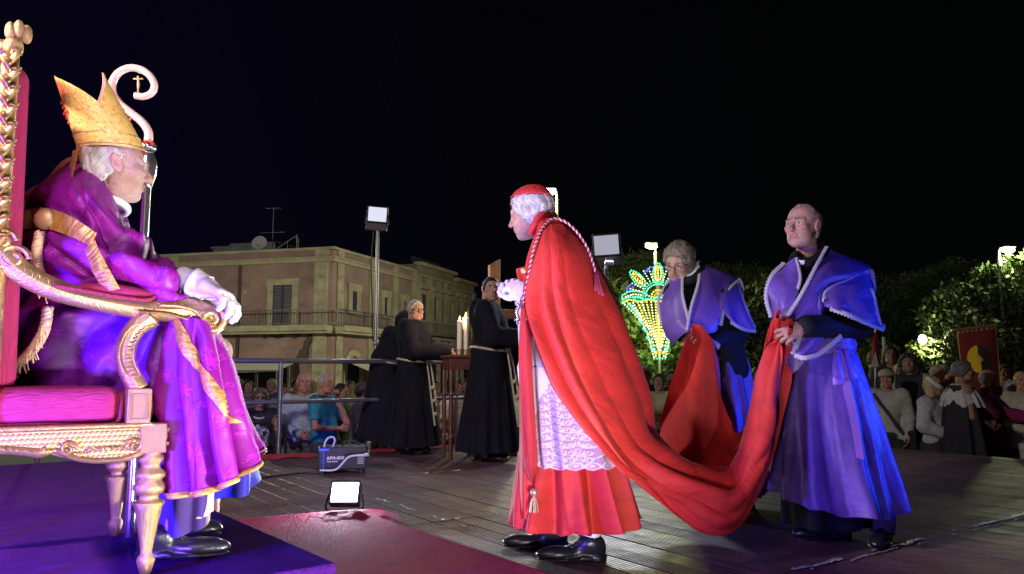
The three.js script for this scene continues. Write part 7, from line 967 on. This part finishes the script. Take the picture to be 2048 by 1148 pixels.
// --- beyond the train and right of the bald attendant
{
  person('man with glasses and dark shirt seen between the cape and the hanging train', { pos: onG(1290, 11.4), yaw: face(-.4, 1), s: hgt(752, 11.4), A: hang, cell: .018, hc: .007, hair: { kind: 'receding', col: grey }, glasses: M.blackMetal, shirt: { col: [.07, .05, .05], sleeve: 'full' }, trousers: trou([.04, .04, .05]), skin: SK.tan });
  person('woman in pale yellow top seen low beside the hanging train', { pos: onG(1316, 10.8), yaw: face(-.3, 1), s: hgt(766, 10.8), A: folded, cell: .018, hc: .007, hair: { kind: 'short', col: dark }, shirt: { col: [.42, .40, .20], sleeve: 'short' }, trousers: trou([.05, .05, .06]), skin: SK.tan });
  const a = person('man in flat cap and white shirt with a dark strap across his chest', { pos: onG(1768, 9.9), yaw: face(-.5, .9), s: hgt(760, 9.9), A: hang, cell: .017, hc: .0065, hair: { kind: 'short', col: dark }, shirt: { col: [.42, .41, .36], sleeve: 'full', loose: .035, bottom: .78 }, trousers: trou([.02, .02, .025]), skin: SK.tan });
  mesh('cap', [surf([-.13, -.02, -.15], [.13, .17, .19], .006, (x, y, z) => smin(Math.max(sEll(x, y, z, [0, .055, -.01], [.098, .075, .115]), .03 - y - z * .1), Math.max(sEll(x, y, z, [0, .045, .09], [.075, .014, .07]), -9), .01))], cloM([.38, .32, .22]), a.o).applyMatrix4(a.HM);
  mesh('strap', tube([[-.16, 1.44, .06], [-.1, 1.34, .15], [0, 1.2, .175], [.12, 1.0, .165], [.2, .9, .08], [.16, 1.0, -.14], [-.02, 1.3, -.15], [-.16, 1.45, -.04]], .022, { n: 60, m: 8, flat: .4 }), cloM([.05, .04, .035]), a.o); mesh('shoulder_bag', rbox(.1, .24, .28, .03, [.26, .86, .02]), cloM([.02, .018, .018]), a.o);
  const b = person('tall bearded man with bushy dark hair and dark waistcoat over white sleeves', { pos: onG(1813, 10.6), yaw: face(-.55, 1), s: hgt(730, 10.6), neck: -.12, A: hang, cell: .015, hc: .006, hair: { kind: 'curls', col: [.014, .012, .012], vol: .022 }, color: { stubble: .95 }, shirt: { col: [.42, .41, .36], sleeve: 'full', loose: .03 }, trousers: trou([.02, .02, .025]), skin: SK.tan });
  { const F = bodyField(b.J, b.A, .03, { arms: null, legs: false }); mesh('waistcoat', surf([-.3, .8, -.25], [.3, 1.5, .28], .014, (x, y, z) => smax(smax(F(x, y, z), .84 - y, .01), Math.abs(x) - .155, .01)), cloM([.03, .03, .045]), b.o); }
  const c = person('blond woman with white headscarf and white blouse looking aside', { pos: onG(1858, 9.5), yaw: face(.5, .75), s: hgt(776, 9.5), headYaw: .35, A: clasp, cell: .017, hc: .0065, hair: { kind: 'bob', col: blond, vol: .018 }, shirt: { col: [.42, .42, .42], sleeve: 'full', loose: .045, bottom: .8 }, skirt: { rings: [[1.0, 0, 0, .16, .15], [.5, 0, 0, .28, .26], [.1, 0, 0, .33, .3]], col: [.03, .025, .03] }, skin: SK.tan });
  mesh('headscarf', surf([-.14, -.03, -.17], [.14, .18, .14], .007, (x, y, z) => { const d = sEll(x, y, z, [0, .034, -.014], [.102, .11, .124]); return smax(Math.abs(d) - .007, Math.abs(y - .05 + z * .9 - .02) - .035, .005); }), cloM([.62, .62, .6]), c.o).applyMatrix4(c.HM);
  mesh('basket', [lathe([[0, 0], [.09, 0], [.12, .1], [.112, .1], [.085, .012], [0, .012]], 20).translate(.0, .98, .34)], cloM([.3, .22, .1]), c.o);
  const e = person('grey haired man in black cloak with broad white collar, seen from the side', { pos: onG(1918, 9.3), yaw: face(.95, .25), s: hgt(745, 9.3), A: clasp, cell: .016, hc: .0055, hair: { kind: 'short', col: [.09, .085, .08], vol: .012 }, head: { nose: 1.15 }, skin: SK.tan });
  mesh('cloak', robe([[1.47, 0, -.02, .085, .08], [1.42, 0, -.03, .2, .13], [1.2, 0, -.02, .27, .2], [.7, 0, -.02, .34, .28], [.2, 0, -.02, .4, .34]], { folds: 8, amp: .028, seed: 41, from: .2, nu: 150, nv: 40 }), cloM([.014, .013, .018]), e.o);
  mesh('white_collar', robe([[1.475, 0, -.02, .09, .085], [1.44, 0, -.02, .17, .125], [1.34, 0, -.02, .255, .185], [1.22, .02, 0, .285, .222]], { folds: 11, amp: .012, seed: 4, nu: 120, nv: 16 }), cloM([.56, .55, .54]), e.o);
  const f = person('bearded man in magenta robe stretching one arm forward under the banner', { pos: onG(1968, 9.9), yaw: face(.7, .75), s: hgt(760, 9.9), A: { l: { e: [.24, 1.2, .2], w: [.22, 1.16, .5], palm: [0, 1, 0] }, r: { e: [-.24, 1.2, .2], w: [-.02, 1.13, .5], palm: [0, 1, 0] } }, cell: .015, hc: .006, color: { stubble: .9 }, hair: { kind: 'fringe', col: grey, vol: .006 }, shirt: { col: [.26, .015, .09], sleeve: 'full', loose: .045, name: 'robe_top' }, skirt: { rings: [[1.05, 0, 0, .17, .16], [.5, 0, 0, .27, .25], [.08, 0, 0, .33, .3]], col: [.22, .012, .06], name: 'robe' }, skin: SK.tan });
  mesh('white_sleeve', [tube([[.24, 1.1, .3], [.22, 1.12, .4], [.22, 1.15, .48]], [.085, .075, .07], { n: 8, m: 14 })], cloM([.5, .49, .48]), f.o);
  person('person in cream dress at the outer end of the front row', { pos: onG(2036, 9.8), yaw: face(-.4, 1), s: hgt(765, 9.8), A: clasp, cell: .016, hc: .0065, hair: { kind: 'short', col: blond }, shirt: { col: [.50, .47, .32], sleeve: 'full', loose: .03, name: 'dress_top' }, skirt: { rings: [[1.0, 0, 0, .16, .15], [.6, 0, 0, .25, .23], [.3, 0, 0, .29, .27]], col: [.48, .45, .3] }, skin: SK.fair });
  const bg = [[1745, 12.4, 722, 'short', dark, [.1, .06, .05]], [1778, 12, 712, 'bob', dark, [.04, .04, .05]], [1795, 11.6, 745, 'fringe', grey, [.3, .28, .24]], [1700, 12, 742, 'short', dark, [.3, .28, .25]], [1868, 11.8, 748, 'fringe', grey, [.2, .17, .13]], [1893, 12.6, 742, 'short', dark, [.4, .38, .34]], [1940, 12.4, 760, 'bob', brown, [.5, .48, .42]], [2005, 11.6, 748, 'short', dark, [.12, .1, .1]], [2012, 10.7, 778, 'bob', grey, [.5, .48, .42]], [1835, 13, 748, 'short', brown, [.45, .43, .36]], [1720, 10.9, 765, 'short', brown, [.25, .2, .16]], [1340, 12.4, 758, 'short', dark, [.2, .18, .16]], [1512, 12, 752, 'short', dark, [.2, .2, .2]], [1268, 12.2, 745, 'fringe', grey, [.2, .17, .15]]];
  const says = ['onlooker with dark hair beneath the red and white pennant', 'dark haired woman in black just behind the flat cap', 'balding onlooker in pale shirt between the cap and the bearded man', 'onlooker in pale shirt close behind the bald attendant’s sleeve', 'balding grey onlooker above the white headscarf', 'dark haired onlooker in white just ahead of the black cloak', 'brown haired woman in white behind the banner’s pole', 'dark haired onlooker in dark shirt past the banner’s lower end', 'grey haired woman in white by the cream dress', 'onlooker in cream shirt under the globe lamp', 'onlooker in brown shirt lowest beside the bald attendant’s skirt', 'onlooker in dark shirt behind the woman in pale yellow', 'onlooker in grey behind the two train bearers', 'grey onlooker right against the cardinal’s cape'];
  bg.forEach(([px, d, py, k, hcol, c], i) => person(says[i], { pos: onG(px, d), yaw: face([.2, -.4, -.6, .1, .5, .6, -.2, -.5, .2, -.3, -.6, -.2, 0, .3][i], 1), s: hgt(py, d), cell: .025, hc: .0095, A: i % 2 ? folded : clasp, hair: { kind: k, col: hcol }, shirt: { col: c, sleeve: i % 3 ? 'full' : 'short', loose: .025 }, trousers: trou([.05, .045, .05]), skin: i % 2 ? SK.tan : SK.fair, head: { nose: .9 + .05 * (i % 6), jaw: .95 + .05 * (i % 4) } }));
}
// ---- banner with the half moon face
{
  T.moon = canvasTex(512, 640, (x, w, h) => {
    x.fillStyle = '#7d2620'; x.fillRect(0, 0, w, h); const r = rng(2); for (let i = 0; i < 4000; i++) { x.fillStyle = r() > .5 ? 'rgba(150,50,40,.12)' : 'rgba(60,10,10,.14)'; x.fillRect(r() * w, r() * h, 2, 5); }
    x.fillStyle = '#c9a464'; x.fillRect(0, 0, 22, h); x.fillRect(w - 26, 0, 26, h);
    x.strokeStyle = '#d8b98a'; x.lineWidth = 6; for (let i = 0; i < 9; i++) { const X = 30 + i * 56; x.beginPath(); x.moveTo(X, 8); x.lineTo(X, 34); x.moveTo(X + 14, 4); x.lineTo(X + 14, 30); x.moveTo(X - 4, 36); x.lineTo(X + 26, 34); x.stroke(); }
    const cx = w * .5, cy = h * .52, R = 138; x.fillStyle = '#3b2a26'; x.beginPath(); x.arc(cx, cy, R, 0, 6.3); x.fill(); x.strokeStyle = '#564039'; x.lineWidth = 8; x.stroke();
    x.fillStyle = '#f0cc2a'; x.beginPath(); x.arc(cx - 6, cy, R, Math.PI * .5, Math.PI * 1.5); x.bezierCurveTo(cx + 6, cy - 100, cx - 16, cy - 80, cx + 2, cy - 46); x.bezierCurveTo(cx + 26, cy - 20, cx + 46, cy + 2, cx + 40, cy + 12); x.bezierCurveTo(cx + 24, cy + 20, cx + 10, cy + 22, cx + 14, cy + 34); x.lineTo(cx + 22, cy + 44); x.lineTo(cx + 8, cy + 54); x.lineTo(cx + 18, cy + 66); x.bezierCurveTo(cx + 10, cy + 90, cx + 20, cy + 110, cx - 6, cy + R); x.closePath(); x.fill();
    x.fillStyle = '#c9825a'; x.beginPath(); x.ellipse(cx + 32, cy + 6, 16, 12, .6, 0, 6.3); x.fill(); x.fillStyle = '#4b3410'; x.beginPath(); x.ellipse(cx - 14, cy - 34, 12, 5, .2, 0, 6.3); x.fill(); x.strokeStyle = '#8a6a14'; x.lineWidth = 4; x.beginPath(); x.arc(cx - 34, cy + 22, 20, -1, 1); x.stroke();
  });
  const o = thing('banner', 'dark red banner with a yellow half moon face hanging tilted over the crowd', 'banner'), d = 11;
  const A = [[1913, 663, d], [1953, 657, d - .05], [1991, 652, d]], B = [[1920, 720, d], [1958, 716, d - .08], [1999, 714, d]], C = [[1930, 775, d], [1966, 772, d - .04], [2004, 772, d]];
  const g = cloth([A, B, C], 24, 24, { fold: (u, v) => .012 * Math.sin(v * 9 + u * 3) }); const u = g.attributes.uv; for (let i = 0; i < u.count; i++) { const a = u.getX(i), b = u.getY(i); u.setXY(i, b, 1 - a); } mesh('banner_cloth', g, phy([1, 1, 1], { map: T.moon, roughness: .85 }), o);
  mesh('cross_bar', tube([at(1909, 660, d), at(1994, 649, d)], .016, { n: 2, m: 8 }), M.goldDull, o); mesh('pole', tube([at(1953, 640, d + .03), at(1975, 800, d + .04), at(1990, 900, d + .05)], .018, { n: 4, m: 8 }), redWood, o); mesh('finial', ball(.035, at(1952, 636, d + .03).toArray(), [1, 1.4, 1]), M.goldDull, o);
  const f = thing('pennant', 'small red pennant with a white triangle hanging beside the bald attendant', 'pennant'); mesh('red_cloth', cloth([[[1747, 668, 11.2], [1751, 664, 11.2], [1755, 668, 11.2]], [[1743, 700, 11.2], [1749, 700, 11.15], [1757, 700, 11.2]], [[1741, 730, 11.2], [1751, 728, 11.15], [1761, 728, 11.2]]], 14, 10, {}), cloM([.35, .02, .03]), f); mesh('white_triangle', cloth([[[1750, 702, 11.13], [1751, 701, 11.13]], [[1741, 734, 11.13], [1758, 734, 11.13]]], 4, 4, {}), cloM([.6, .58, .55]), f); mesh('pole', tube([at(1751, 655, 11.22), at(1751, 760, 11.22), at(1752, 880, 11.22)], .014, { n: 4, m: 7 }), M.greyMetal, f);
  const w = thing('pale_pole', 'pale blue grey pole standing behind the pennant', 'pole', [fx(1770, 12.6), GY, -12.6]); mesh('shaft', tube([[0, 0, 0], [-.03, at(1770, 674, 12.6).y - GY, 0]], .028, { n: 3, m: 8 }), std([.45, .5, .52]), w); mesh('base_plate', cyl(.12, .1, .05, [0, .025, 0]), M.greyMetal, w);
}
renderer.render(scene, camera);
